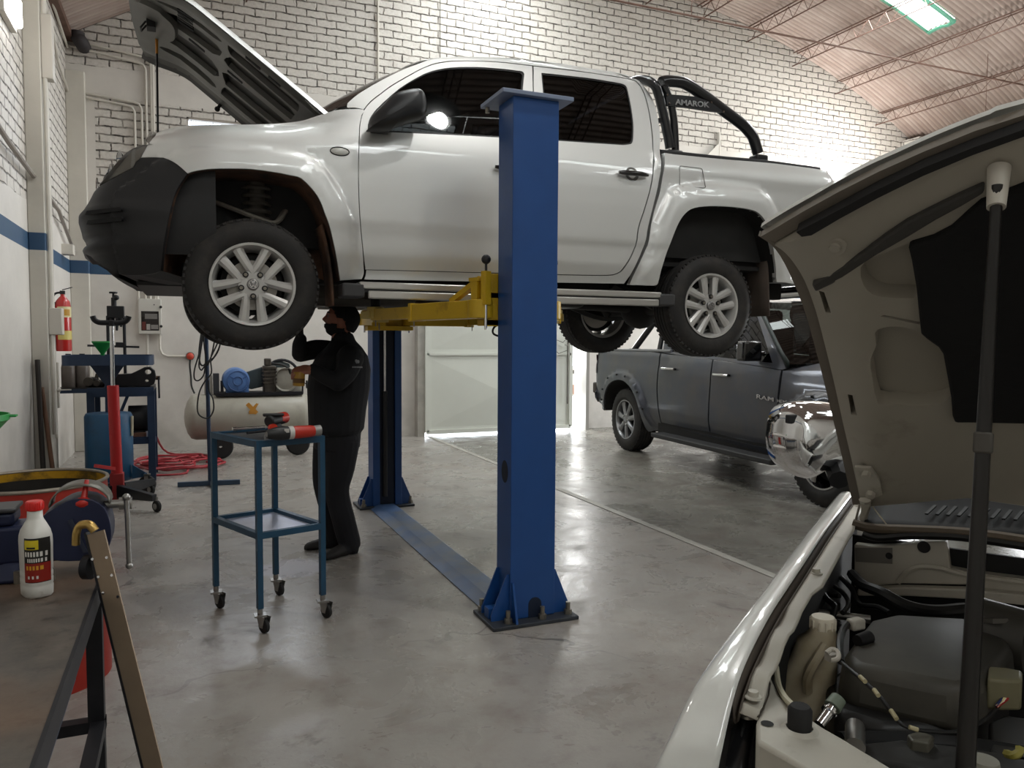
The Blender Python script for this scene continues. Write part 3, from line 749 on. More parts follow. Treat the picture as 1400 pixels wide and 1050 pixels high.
plan = [(4.72, 0), (4.725, .4), (4.72, .72), (4.70, .82), (4.63, .885), (4.4, .905), (3.9, .913), (3.47, .917), (2.85, .925), (1.9, .932), (1.2, .93), (.7, .925), (.35, .92), (.1, .91), (-.08, .888), (-.25, .838), (-.395, .745), (-.48, .60), (-.525, .41), (-.548, .2), (-.555, 0)]
PROF = [(1.80, .085), (1.855, .062), (1.90, .045), (1.955, .026), (1.985, .017), (2.0, .012), (2.10, .006), (2.135, .004), (2.16, -.004), (2.20, -.005), (2.4, -.003), (2.52, .002), (2.60, .010), (2.66, .022), (2.71, .036), (2.745, .048), (2.76, .054), (3.31, .264), (3.345, .290), (3.38, .34), (3.41, .43)]
FTOP = [(-.2, 2.60), (.0, 2.63), (.2, 2.665), (.5, 2.69), (.75, 2.72), (1.0, 2.80)]
def ins(a, z, n):
    i = lerp(z, PROF)
    if a < 1.0:                                    # front wing: rounds over to the bonnet edge
        zt = lerp(a, FTOP); k = 1-sst(.5, 1.0, a); i0 = max(0, i if z < 2.5 else min(i, .004)) + .085*max(0, min(1.2, (z-zt+.15)/.15))**2.2
        i = i*(1-k)+i0*k
    if a < .15 and z > 2.2: i += .20*sst(.15, -.5, a)*max(0, z-2.2)/.45
    if a < .2 and z < 2.2: i -= .01*sst(.2, -.1, a)
    if a > 2.9 and z < 2.6: i = i*(1-sst(2.9, 3.1, a))+min(i, .018)*sst(2.9, 3.1, a)
    if a > 2.975 and 2.6 <= z < 2.80: i = .010+.05*max(0, min(1, (z-2.66)/.13))**2   # load bed rail
    return i
BS = Side((0, CY), (1, 0, 0), plan, ins)
# wheel-arch creases give the flared lips
CRF = [(223, 215), (229, 211), (236, 205), (250, 199.5), (263, 197), (285, 195), (310, 194.8), (339, 196), (362, 197.5), (386, 201), (405, 205), (421, 210.7), (443, 225), (464, 250), (476, 270), (484, 290), (488, 304), (489, 335), (489.5, 372), (489.5, 384)]
ARF = [(257.7, 239.4), (264, 237), (273, 235), (290, 233), (321, 232.6), (345, 233.5), (375, 237.5), (395, 241.5), (411, 246), (428.6, 264), (437, 278), (443, 294), (450, 314), (456, 340), (461, 368), (463.4, 384)]
CRR = [(864, 391), (873, 370), (880, 352), (884, 340), (888, 315), (895.5, 291.5), (907, 268.6), (918, 257), (934, 251), (957, 248), (991.5, 248.5), (1021, 252.6), (1039.5, 258), (1053, 268.6), (1062, 283.5), (1068, 298), (1076, 330), (1081, 370)]
ARR = [(894.3, 388), (899, 369), (903, 356), (907, 344), (915, 323.5), (923, 305), (932, 292.6), (943.5, 285.7), (966, 283), (993.8, 284), (1016.7, 287), (1030, 291.5), (1039.5, 301.8), (1045, 314), (1050, 335), (1054, 360), (1056, 386)]
crf = cr([BS.uz(*p) for p in CRF], 4); crr = cr([BS.uz(*p) for p in CRR], 4)
arf = cr([BS.uz(*p) for p in ARF], 2); arr = cr([BS.uz(*p) for p in ARR], 2)
_uf = [p[0] for p in crf]; ZB = 1.7
polyF = [(crf[0][0]+.25, 1.6)] + [(crf[0][0]+.25, crf[0][1]-.2)] + crf + [(crf[-1][0], 1.6)]
polyR = [(crr[0][0], 1.6)] + crr + [(crr[-1][0], 1.6)]
def flare(u, z):
    f = 0
    for poly, ln in ((polyF, crf), (polyR, crr)):
        us = [p[0] for p in poly]
        if min(us) < u < max(us) and inside((u, z), poly): f = max(f, .034*sst(0, .05, pdist((u, z), ln, False)) + .012*sst(.05, .13, pdist((u, z), ln, False)))
    return f
BS.flare = flare
# front wing
fender = BS.poly([(214, 182), (222, 178.5), (232, 175.5), (246, 172.8), (262, 171), (300, 170.5), (350, 170), (395, 167.5), (415, 164.5), (432, 159), (445, 155), (458, 151), (473, 149.3)],
    [(473, 149.3), (497, 149.8), (494.5, 157), (492, 168), (490.8, 180), (489.9, 215), (489.7, 248.6), (491.3, 294), (494.3, 328.6), (497, 363), (497.3, 374), (494.5, 381.5)],
    [(494.5, 381.5), (463.4, 384)], ARF[::-1], [(257.7, 239.4), (244, 226.8), (233, 220), (223.4, 215.4)], [(223.4, 215.4), (208, 215), (192.8, 215.5)], [(192.8, 215.5), (203, 197), (209, 188), (214, 182)])
BS.panel('front_wing', fender, M_silver, truck, .035, lines=[crf[1:-1]])
# doors
WF = ([(503, 178.6), (504.5, 165), (510, 155), (519, 145), (546, 121), (574, 104), (585, 99), (596.6, 95.6), (617, 92.3), (651, 91.6), (686, 94), (708, 96.6)], [(708, 96.6), (714, 97.5), (716.8, 101)], [(716.8, 101), (714, 135), (712, 189.3)], [(712, 189.3), (683, 188), (610, 184.2), (537, 181), (503, 178.6)])
WR = ([(740, 99.5), (800, 106), (836, 111.6), (848, 113.6)], [(848, 113.6), (854, 116), (857.5, 121), (861, 136)], [(861, 136), (864.5, 155), (866.3, 172), (866, 188)], [(866, 188), (865, 194), (862, 197), (852, 198.4)], [(852, 198.4), (800, 195), (765, 192.6), (746, 191.3)], [(746, 191.3), (744.5, 165), (743, 134), (740, 99.5)])
wf = BS.poly(*WF); wr = BS.poly(*WR)
TOPF = [(492.8, 168.5), (497.5, 152), (507.8, 139), (522, 128), (537, 116.9), (569, 98.6), (584, 91.5), (596.6, 87.3), (617, 84.2), (651, 83.8), (690, 86), (727.5, 90.4)]
fdoor = BS.poly(TOPF, [(727.5, 90.4), (728.8, 132), (729, 250), (729, 374.2)], [(729, 374.2), (682, 373), (590, 370.5), (500, 368.3)], [(500, 368.3), (497.5, 350), (495.4, 328.6), (492.4, 294), (490.8, 248.6), (491, 215), (491.9, 180), (492.8, 168.5)])
fd = BS.panel('front_door', fdoor, M_silver, truck, .045, holes=[wf])
REARE = [(856, 107.6), (866, 110), (872, 114.5), (880, 128), (884.5, 143), (888, 160), (891.3, 188), (892.5, 212), (891.6, 240), (886.8, 264), (880, 287), (872, 312), (868.4, 335), (860.4, 353), (851.5, 366.5), (846, 372), (838, 375.2)]
rdoor = BS.poly([(729.6, 90.6), (800, 99), (830, 103.5), (856, 107.6)], REARE, [(838, 375.2), (820, 376), (761, 375), (730.4, 374.3)], [(730.4, 374.3), (730.2, 250), (730, 132), (729.6, 90.6)])
rd = BS.panel('rear_door', rdoor, M_silver, truck, .045, holes=[wr])
# window seals and panes
for dd, w, g in ((fd, wf, M_glassf), (rd, wr, M_glassr)):
    cx = sum(p[0] for p in w)/len(w); cz = sum(p[1] for p in w)/len(w)
    inn = [(cx+(u-cx)*.975, cz+(z-cz)*.955) for u, z in w]
    for nm_, a_ in (('window_seal', dict(m=M_black, sp=None, holes=[inn], out=-.006, rim=.01)), ('window_pane', dict(m=g, sp=.12, out=-.012, rim=0))):
        for o_, d_ in zip(BS.panel(nm_, w, parent=None, **a_), dd):
            o_.parent = d_; o_.data.transform(Matrix.Translation(-ORG[d_])); ORG[o_] = ORG[d_]
# cab frame: windscreen pillar, roof rail, rear pillar and sill in one pressing
SIL = [(475, 141), (490, 128.5), (507.4, 117.8), (524, 108.5), (541.7, 99.7), (558, 92.5), (573.7, 86.6), (583, 83), (594, 80.6)]
ROOFE = [(594, 80.6), (617, 79), (651, 78.8), (690, 80), (720, 82), (760, 87), (800, 93.5), (840, 99.5), (866, 106.2)]
REARC = [(866, 106.2), (877, 114.5), (888, 128), (896, 146), (901, 172), (902.5, 190), (902.5, 211), (901, 245.7), (894, 277.7), (886, 310), (883, 328), (876, 347), (868, 364.6), (861, 377), (853, 387.8)]
cab = BS.poly(SIL, ROOFE, REARC, [(853, 387.8), (760, 386.2), (682, 385.2), (590, 383.8), (498, 382)], [(498, 382), (500.5, 375), (501, 369.3)], [(501, 369.3), (590, 371.5), (682, 374), (729.5, 375.3), (761, 376.1), (820, 377.1), (838, 376.4)],
    [(838.5, 376.2), (847, 373), (853, 367.5), (862, 353.5), (870, 335), (873.6, 312), (881.6, 287), (888.4, 264), (893.2, 240), (894, 212), (892.8, 188), (889.4, 160), (885.8, 143), (881, 127), (873, 113.5), (866.6, 109)], [(866.6, 109), (856, 106.6), (800, 98), (729, 89.6)], [(729, 89.6), (690, 85), (651, 82.9), (617, 83.2), (596, 86.3), (583, 90.6), (568, 97.6), (536, 115.9), (521, 127), (506.8, 138), (497, 149.6)], [(497, 149.6), (485, 147), (475, 147.5)])
BS.panel('cab_frame', cab, M_silver, truck, .04)
# roof skin and windscreen between the two side rails
re_ = [BS.uz(*p) for p in cr([(583, 83)]+ROOFE, 3)]; rl = [BS.P(u, z) for u, z in re_]; rr_ = [BS.P(u, z, 0, True) for u, z in re_]
def roofs(u, v):
    i = u*(len(rl)-1); k = min(len(rl)-2, int(i)); t = i-k; a = rl[k].lerp(rl[k+1], t); b = rr_[k].lerp(rr_[k+1], t)
    p = a.lerp(b, v); p.z += .055*(1-(2*v-1)**2)**.8; p.x -= .10*(1-(2*v-1)**2)*sst(.25, 0, u); return p
roof = MB().grid(roofs, 40, 16).build('roof', M_silver, truck, smooth=60, solid=.01)
MB().grid(lambda u, v: roofs(u, v)-V((0, 0, .06)), 20, 8).build('headlining', mat('headlining_grey', '4a4846', .9), roof)
si = [BS.uz(*p) for p in cr([(476, 143)]+SIL[1:], 3)]; sl = [BS.P(u, z, -.01) for u, z in si]; sr = [BS.P(u, z, -.01, True) for u, z in si]
def wsc(u, v):
    i = u*(len(sl)-1); k = min(len(sl)-2, int(i)); t = i-k; p = sl[k].lerp(sl[k+1], t).lerp(sr[k].lerp(sr[k+1], t), v)
    p.x -= (.22-.12*u)*(1-(2*v-1)**2); p.z += (.05*u)*(1-(2*v-1)**2); return p
MB().grid(wsc, 16, 16).build('windscreen', glass('screen_glass', '39403e'), truck, smooth=80)
# rear cab wall with its window
rc = [BS.uz(*p) for p in cr(REARC[1:8], 3)]; rcl = [BS.P(u, z, -.01) for u, z in rc]; rcr = [BS.P(u, z, -.01, True) for u, z in rc]
def rearw(u, v):
    i = u*(len(rcl)-1); k = min(len(rcl)-2, int(i)); return rcl[k].lerp(rcl[k+1], i-k).lerp(rcr[k].lerp(rcr[k+1], i-k), v)
MB().grid(rearw, 8, 4).build('cab_rear_wall', M_silver, truck)
MB().grid(lambda u, v: rearw(.12+.42*u, .1+.8*v)+V((.01, 0, 0)), 6, 4).build('rear_window', M_glassr, truck)
# load bed
bed = BS.poly([(908.5, 209), (957, 214.6), (1000, 218.6), (1048.6, 222.5), (1090, 227.5), (1126.8, 232.6)], [(1126.8, 232.6), (1133, 235.5), (1138, 240.5), (1139.6, 246)], [(1139.6, 246), (1140.5, 300), (1136, 360), (1131, 390)], [(1131, 390), (1100, 389), (1056, 386)], ARR[::-1], [(894.3, 388), (888.6, 391), (861, 388.8)], [(861, 388.8), (866.5, 376), (876, 356), (885.5, 335), (889.3, 314), (893.6, 291.5), (902.6, 261.7), (907.6, 234), (908.5, 209)])
bd = BS.panel('load_bed_side', bed, M_silver, truck, .04, lines=[crr[1:-1]], rim=.04)
ff = BS.poly([(929, 227.5), (960, 230)], [(960, 230), (960.6, 257.8)], [(960.6, 257.8), (929, 255)], [(929, 255), (929, 227.5)])
_c = (sum(p[0] for p in ff)/4, sum(p[1] for p in ff)/4)
_hw = max(abs(p[0]-_c[0]) for p in ff); _hh = max(abs(p[1]-_c[1]) for p in ff)
ff = rrect(_c[0]-_hw, _c[1]-_hh, _c[0]+_hw, _c[1]+_hh, .018)
ffi = rrect(_c[0]-_hw+.003, _c[1]-_hh+.003, _c[0]+_hw-.003, _c[1]+_hh-.003, .016)
BS.panel('fuel_flap', ff, mat('panel_gap', '55534f', .6), bd[0], .03, holes=[ffi], out=.0025, rim=.004, both=False)
br_ = [BS.uz(*p) for p in cr([(907, 206.5), (957, 212), (1000, 216.3), (1048.6, 220.6), (1126, 230.6)], 3)]
for far in (False, True): MB().tube([BS.P(u, z, -.045, far) for u, z in br_], .022, 8).build('bed_rail_cap', M_black, truck)
zt = BS.uz(1048, 222)[1]
MB().bb((2.98, CY-.75, 2.05), (4.56, CY+.75, 2.09)).bb((2.98, CY-.80, 2.09), (4.56, CY-.76, zt-.03)).bb((2.98, CY+.76, 2.09), (4.56, CY+.80, zt-.03)).bb((2.93, CY-.82, 2.05), (2.98, CY+.82, zt-.02)).build('load_bed_floor', M_under, truck, smooth=0)
MB().bb((3.0, CY-.80, zt-.012), (4.55, CY+.80, zt)).build('bed_cover', mat('black_vinyl', '1a1b1c', .6), truck)
tg = MB(); _u = BS.u[0]
for far in (False, True): tg.grid(lambda a, b: BS.P(.02+(BS.uz(1139, 260)[0]-.0-.02)*a*0+ (BS.uz(1139.2, 260)[0])*a, 1.95+(zt-.03-1.95)*b, 0, far, False), 10, 6)
tg.build('tailgate', M_silver, truck)
tl = BS.uz(1138.6, 262); 
def tail(far):
    return MB().grid(lambda a, b: BS.P(tl[0]-.17+.17*a, tl[1]-.30+.33*b, .008, far), 6, 6)
for far in (False, True): tail(far).build('tail_light', M_red, truck)
rb_ = MB().tube(cr([(4.62, CY-.86, 1.92), (4.70, CY-.6, 1.92), (4.72, CY, 1.92), (4.70, CY+.6, 1.92), (4.62, CY+.86, 1.92)], 5), .06, 10); rb_.build('rear_bumper', M_chrome, truck)
# black front bumper with two intake slots
BOT = [(223, 371), (212, 375), (195, 377), (170, 376), (150, 368.5), (128, 355.5), (113, 343)]
bump = BS.poly([(192.6, 216), (208, 215.4), (223.4, 215.8)], [(223.4, 215.8), (233, 220.4), (244, 227.2), (257.3, 239.8)], [(257.3, 239.8), (246, 257), (240, 271), (236, 286), (229, 321), (223, 371)], BOT, [(113, 343)])
u_end = BS.u[-1]
fr_top = [(u_end*1.0-.0, 2.285)]
bt = BS.poly([(119.7, 252.6), (182.3, 229.2)], [(182.3, 229.2), (185.7, 222), (192.6, 216)])
ub = BS.uz(113, 343); uf_ = BS.uz(119.7, 252.6)
bump = BS.poly([(192.6, 216), (208, 215.4), (223.4, 215.8)], [(223.4, 215.8), (233, 220.4), (244, 227.2), (257.3, 239.8)], [(257.3, 239.8), (246, 257), (240, 271), (236, 286), (229, 321), (223, 371)], BOT)
bump = bump + [(u_end, 1.95), (u_end, 2.335), (u_end-.28, 2.35)] + bt[:-1]
class _B: pass
def bumpout(u, z):
    # three horizontal ribs at the very front, hollow air intake between
    k = sst(u_end-1.0, u_end-.5, u)
    s = .0
    s += .012*exp(-((z-2.17)/.06)**2)*k; s -= .035*exp(-((z-2.035)/.022)**2)*k; s += .012*exp(-((z-1.99)/.03)**2)*k; s -= .02*exp(-((z-1.945)/.014)**2)*k
    return s
_P = BS.P
def Pb(u, z, out=0.0, far=False, fl=True): return _P(u, z, out+bumpout(u, z), far, fl)
BS.P = Pb
fb = BS.panel('front_bumper', bump, M_bump, truck, .03, rim=.05)
BS.P = _P
g0 = BS.uz(128, 290); g1 = BS.uz(176, 283)
for za in (2.155, 2.105): BS.panel('intake_slot', [(g1[0], za), (g0[0]+.02, za), (g0[0], za+.02), (g1[0], za+.022)], mat('slot_black', '0b0b0c', .7), fb[0], .03, out=.036, rim=.02, both=False)
fl_ = BS.uz(150, 322); fo = MB()
ow = BS.P(fl_[0], fl_[1], .0)
sk = MB()
for far in (False, True):
    L = [(246, 399), (223, 371), (195, 377), (170, 376), (150, 369), (128, 356)]
    pts = [BS.P(*BS.uz(*p), -.01, far) for p in L[1:]]
    pts2 = [V((p.x+.25, CY+(p.y-CY)*.8, 1.80)) for p in pts]
    for a, b, c, d in zip(pts, pts[1:], pts2, pts2[1:]): sk.add([a, b, d, c], [(0, 1, 2, 3)])
sk.bb((-.25, CY-.6, 1.795), (.35, CY+.6, 1.815)); sk.build('skid_plate', M_bump, truck, smooth=0)
# headlights with reflector bowl behind a clear lens; grille between them
HL = ([(119.7, 251), (123, 238.6), (132.6, 219.7), (144.6, 204), (155, 196), (165, 191), (175, 188), (185.7, 186), (200, 184), (213, 183)], [(213, 183), (203, 197), (192.6, 215), (186, 221.4), (182.3, 228.6)], [(182.3, 228.6), (119.7, 251)])
hl = BS.poly(*HL)
for far in (False, True):
    mb = MB(); BS.panel('x', hl, None, None, .04, out=-.022, rim=-.024, both=False, mb=mb)
    if far: mb.v = [V((p.x, 2*CY-p.y, p.z)) for p in mb.v]
    h = mb.build('headlight', mat('headlight_housing', 'aaa59d', .4), truck)
    mb = MB(); BS.panel('x', hl, None, None, .04, out=.003, rim=.005, both=False, mb=mb)
    if far: mb.v = [V((p.x, 2*CY-p.y, p.z)) for p in mb.v]
    mb.build('lens', M_lens, h)
    def flip(q):
        if far: q.v = [V((p.x, 2*CY-p.y, p.z)) for p in q.v]
        return q
    for (px, py, r) in ((158, 216, .045), (146, 231, .034)):
        u, z = BS.uz(px, py); c = BS.P(u, z, -.046); n_ = (BS.P(u, z, .1)-BS.P(u, z, 0)).normalized()
        flip(MB().lathe([(.01, .004), (r*.7, .010), (r, .028), (r*.9, .029)], c, n_, 20)).build('reflector_bowl', M_chrome, h)
    mb = MB()
    for k in range(6):
        u, z = BS.uz(179.5-k*.1, 205+k*4.6); c = BS.P(u, z, -.02); mb.box(c, (.018, .012, .024))
    if far: mb.v = [V((p.x, 2*CY-p.y, p.z)) for p in mb.v]
    mb.build('side_reflector', mat('reflector_white', 'd8d6d2', .2, .3), h)
uh = BS.uz(121, 250)[0]
gr = MB()
for far in (False, True): gr.grid(lambda a, b: BS.P(uh-.75+(u_end-uh+.75)*a, 1.95+.62*b, -.06, far), 24, 8)
for z in (2.37, 2.42, 2.47):
    for far in (False, True): gr.tube([BS.P(uh+.10+(u_end-uh-.10)*k/10, z, -.022, far) for k in range(11)], .010, 6)
gr.build('grille', M_black, truck)
em = MB(); emblem_vw(.085, (BS.P(u_end, 2.40).x-.02, CY, 2.40), (-1, 0, 0), (0, 0, 1), em); em.build('front_badge', M_chrome, truck)
# bonnet raised on its hinges: outer skin, pressed inner frame with hollows, prop rod
HX, HZ, HA = .90, 2.79, radians(36.5)
hd = V((-cos(HA), 0, sin(HA))); hn = V((sin(HA), 0, cos(HA)))   # along the bonnet to its nose / out through the skin
def hood(u, v, off=0.0):
    """u 0..1 hinge to nose, v -1..1 across"""
    w = .735-.085*u*u; L = 1.42; edge = 1-(1-min(1, (1-abs(v))/.14))**2
    ub = u*(1+.0*v*v) ; nose = 1-.07*v*v*sst(.6, 1, u)
    p = V((HX, CY, HZ)) + hd*(L*ub*nose) + V((0, v*w, 0))
    bow = .05*(1-v*v) - .045*(1-edge) - .10*sst(.72, 1.0, u)*u
    return p + hn*(bow+off) + hd*(-.06*(1-u)*(abs(v)**4))
hs = MB().grid(lambda a, b: hood(a, 2*b-1, 0), 26, 28)
bonnet = hs.build('bonnet', M_silver, truck, smooth=60)
MB().grid(lambda a, b: hood(a, 2*b-1, -.007), 26, 28).build('inner_lining', mat('grey_lining_paint', '6d6c6a', .45, .35), bonnet, smooth=60)
HOL = [  # pressed hollows of the inner panel in (u, v)
    [(.20, -.66), (.24, -.70), (.52, -.70), (.55, -.66), (.54, -.50), (.50, -.46), (.22, -.44), (.19, -.48)], [(.60, -.68), (.86, -.62), (.84, -.54), (.62, -.56)],
    [(.22, -.36), (.50, -.40), (.54, -.36), (.54, -.10), (.24, -.07), (.20, -.12)], [(.60, -.42), (.88, -.34), (.88, -.10), (.62, -.10)],
]
HOL += [[(a, -b) for a, b in h][::-1] for h in HOL]
bord = [(.03, k/12) for k in range(-11, 12)]; nb = [(.03+.93*k/12, .93) for k in range(1, 13)]; tb = [(.965, .93-1.86*k/16) for k in range(1, 17)]; sb = [(.965-.93*k/12, -.93) for k in range(1, 12)]
outl = [(.03, -.965+1.93*k/16) for k in range(17)] + [(.03+.955*k/12, .965) for k in range(1, 13)] + [(.985, .965-1.93*k/16) for k in range(1, 17)] + [(.985-.955*k/12, -.965) for k in range(1, 12)]
holes = [cr([h[i] for i in range(len(h))], 3, True) for h in HOL]
pts, tris, loops = cdt(outl, holes, .05)
im = MB(); A = [hood(u, v, -.055+.045*sst(.80, .93, abs(v))+.03*sst(.12, .03, u)) for u, v in pts]; vs = list(A); fs = list(tris)
for lp in loops[1:]:
    n0 = len(vs); vs += [hood(*pts[i], -.020) for i in lp]; fs += [(lp[k], lp[(k+1) % len(lp)], n0+(k+1) % len(lp), n0+k) for k in range(len(lp))]
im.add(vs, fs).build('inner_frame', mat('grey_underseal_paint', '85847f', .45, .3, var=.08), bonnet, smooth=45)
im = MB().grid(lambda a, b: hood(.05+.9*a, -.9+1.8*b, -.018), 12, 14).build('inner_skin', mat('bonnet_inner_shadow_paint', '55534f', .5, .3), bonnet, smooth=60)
# slam panel lobe with latch at the nose and slotted strip behind it
lm = MB()
lobe = [(.84, -.34), (.86, -.42), (.93, -.46), (.955, -.3), (.96, 0), (.955, .3), (.93, .46), (.86, .42), (.84, .34), (.80, .2), (.79, 0), (.80, -.2)]
pts, tris, loops = cdt(cr(lobe, 3, True), [], .06)
lm.add([hood(u, v, -.085) for u, v in pts], tris)
lp = loops[0]; n0 = len(lm.v); lm.add([hood(*pts[i], -.085) for i in lp]+[hood(*pts[i], -.05) for i in lp], [(k, (k+1) % len(lp), len(lp)+(k+1) % len(lp), len(lp)+k) for k in range(len(lp))])
lm.build('slam_panel', mat('grey_underseal_paint', '6d6c6a', .45, .35), bonnet)
lt = MB().box(hood(.88, -.02, -.10), (.05, .09, .05)).tube([hood(.90, -.06, -.1), hood(.90, -.06, -.15), hood(.90, .04, -.15), hood(.90, .04, -.1)], .006, 6); lt.build('bonnet_latch', M_black, bonnet)
sl_ = MB()
for k in range(5): MB().bar(hood(.72, -.62+k*.085, -.052), hood(.79, -.60+k*.08, -.052), .028, .012, hn).build('frame_slot', mat('slot_black', '0b0b0c', .7), bonnet)
for q in ((.30, -.78, .36, -.78), (.46, .02, .54, .02), (.66, .02, .74, .02), (.13, -.35, .13, -.22), (.40, -.79, .47, -.79)):
    MB().bar(hood(q[0], q[1], -.054), hood(q[2], q[3], -.054), .03, .01, hn).build('frame_slot', mat('slot_black', '0b0b0c', .7), bonnet)
rbm = MB().ball(hood(.55, .97, -.06), .02, 10).cyl(hood(.55, .95, -.03), hood(.55, .97, -.06), .012); rbm.build('rubber_stop', M_rubber, bonnet)
for sy in (-1, 1):
    hg = MB(); c = [V((HX+.16, CY+sy*.67, 2.72)), V((HX+.10, CY+sy*.67, 2.83)), V((HX+.0, CY+sy*.67, 2.90)), hood(.10, sy*.9, -.03), hood(.2, sy*.9, -.03)]
    hg.tube(cr([tuple(p) for p in c], 4), .016, 6, flat=.5); hg.build('bonnet_hinge', M_silver, bonnet)
def _px(P): q = P-EYE; return 700+FPX*q.dot(RT)/q.dot(FW), 525-FPX*q.dot(UP)/q.dot(FW)
p1 = min((hood(.4+.6*i/60, -.2+1.15*j/60, -.065) for i in range(61) for j in range(61)), key=lambda P: (_px(P)[0]-213.5)**2+(_px(P)[1]-50)**2); p0 = atY(215.8, 181, p1.y)
pr = MB().cyl(p0-V((0, 0, .05)), p0.lerp(p1, .82), .007).build('prop_rod', M_black, bonnet)
MB().cyl(p0.lerp(p1, .82), p1, .009).build('grip', mat('orange_grip', 'b8771c', .5), pr)
# engine bay box seen behind the wing, scuttle
MB().bb((-.02, CY-.60, 2.05), (1.0, CY+.60, 2.50)).build('engine_bay', M_under, truck, smooth=0)
MB().bb((.98, CY-.78, 2.62), (1.30, CY+.78, 2.74)).build('scuttle_panel', M_black, truck, bevel=.03)
wp = MB().tube([(.98, CY-.1, 2.77), (1.0, CY+.55, 2.80)], .012, 6).tube([(.98, CY-.6, 2.77), (1.0, CY-.05, 2.80)], .012, 6).build('wiper', M_black, truck)
# interior
M_seat = mat('grey_seat_cloth', '3a3836', .9, var=.1)
for x in (1.95, 2.75):
    for y in (-.38, .38):
        se = MB().box((x-.22, CY+y, 2.42), (.5, .5, .16)).box((x+.08, CY+y, 2.68), (.14, .5, .6), Matrix.Rotation(radians(14), 3, 'Y')).build('seat', M_seat, truck, bevel=.05)
        MB().box((x+.19, CY+y, 3.02), (.09, .26, .19), Matrix.Rotation(radians(14), 3, 'Y')).build('headrest', mat('light_headrest', '8d8b88', .8) if x < 2 else M_seat, se, bevel=.04)
MB().bb((1.05, CY-.80, 2.0), (2.9, CY+.80, 2.3)).build('cabin_floor', mat('carpet_black', '121212', .95), truck)
db = MB().bb((1.12, CY-.76, 2.4), (1.45, CY+.76, 2.72)).build('dashboard', mat('dash_grey', '2a2a2b', .7), truck, bevel=.06)
sw = MB(); 
for k in range(20): pass
R_ = Matrix.Rotation(radians(62), 3, 'Y'); pts_ = [V((1.60, CY+.38, 2.72))+R_ @ V((.18*cos(2*pi*k/20), .18*sin(2*pi*k/20), 0)) for k in range(20)]
sw.tube(pts_, .016, 8, closed=True); sw.cyl((1.45, CY+.38, 2.66), (1.60, CY+.38, 2.72), .04); sw.build('steering_wheel', M_black, truck)
# mirrors, handles, indicators, mouldings
MR = [(504, 176), (506, 163), (512, 154), (523, 143.5), (537, 129.5), (547, 125.5), (558, 123), (571, 122), (577, 125), (580.5, 131), (582.8, 143), (582.5, 152), (580.5, 159), (576, 163.5), (560, 167.5), (548, 171.5), (537, 174.6), (534, 178), (503, 178.3)]
ym = CY-.905-.10
mpts = [atY(px, py, ym) for px, py in cr(MR, 2, True)]
mc = sum(mpts, V((0, 0, 0)))/len(mpts)
mc = V((atY(556, 146, ym).x, ym, atY(556, 146, ym).z))
for far in (False, True):
    mb = MB(); n_ = len(mpts)
    lay = [(-.075, .55), (-.06, .80), (-.03, .95), (.01, 1.0), (.05, .97), (.09, .85), (.115, .6)]
    vs = []
    for dy, k in lay: vs += [V((mc.x+(p.x-mc.x)*k, p.y+dy, mc.z+(p.z-mc.z)*k)) for p in mpts]
    vs += [mc+V((0, lay[0][0]-.008, 0)), mc+V((0, lay[-1][0], 0))]
    fs = [(i*n_+k, i*n_+(k+1) % n_, (i+1)*n_+(k+1) % n_, (i+1)*n_+k) for i in range(len(lay)-1) for k in range(n_)]
    fs += [(k, len(vs)-2, (k+1) % n_) for k in range(n_)] + [((len(lay)-1)*n_+k, (len(lay)-1)*n_+(k+1) % n_, len(vs)-1) for k in range(n_)]
    mb.add(vs, fs)
    mb.bar((atY(520, 172, ym).x, ym+.03, atY(520, 172, ym).z), (atY(520, 176, CY-.9).x, CY-.87, atY(520, 178, CY-.9).z), .1, .04)
    if far: mb.v = [V((p.x, 2*CY-p.y, p.z)) for p in mb.v]
    mm = mb.build('door_mirror', mat('black_mirror_shell', '222325', .38), truck, smooth=60)
    tri = BS.poly([(503, 178.6), (504.5, 165), (519, 145), (531, 134)], [(531, 134), (535, 181)], [(535, 181), (503, 178.6)])
    mb = MB(); BS.panel('x', tri, None, None, None, out=.004, rim=.01, both=False, mb=mb)
    if far: mb.v = [V((p.x, 2*CY-p.y, p.z)) for p in mb.v]
    mb.build('mirror_base', M_black, mm)
for door, pa in ((rd, (844, 237.5, 883.6, 239)), (fd, (675, 229.5, 713, 231.5))):
    ua, za = BS.uz(pa[0], pa[1]); ub_, zb = BS.uz(pa[2], pa[3]); zc_ = (za+zb)/2; um = (ua+ub_)/2
    for far in (False, True):
        dm = MB().grid(lambda a, b: BS.P(um+.052*a*cos(2*pi*b), zc_+.048*a*sin(2*pi*b), .002-.004*(1-a*a), far), 5, 24, cv=True).build('handle_recess', mat('recess_silver', '7c7b79', .3, .6), door[far])
        h_ = MB().tube([BS.P(ua+(ub_-ua)*k/8, zc_, .022+.012*sin(pi*k/8), far) for k in range(9)], [.010, .015, .017, .017, .017, .017, .017, .015, .010], 10).build('door_handle', mat('gloss_black', '101012', .2, coat=1), door[far])
ui, zi = BS.uz(464.5, 207)
for far in (False, True):
    ind = MB().grid(lambda a, b: BS.P(ui+.052*a*cos(2*pi*b)*(1 if abs(cos(2*pi*b)) < .9 else 1), zi+.022*a*sin(2*pi*b), .010*(1-a*a)+.001, far), 5, 24, cv=True).build('side_indicator', mat('indicator_lens', 'd9d9d3', .12, coat=1), truck)
    MB().tube([BS.P(ui+.054*cos(2*pi*k/24), zi+.024*sin(2*pi*k/24), .002, far) for k in range(24)], .003, 6, closed=True).build('indicator_rim', M_black, ind)
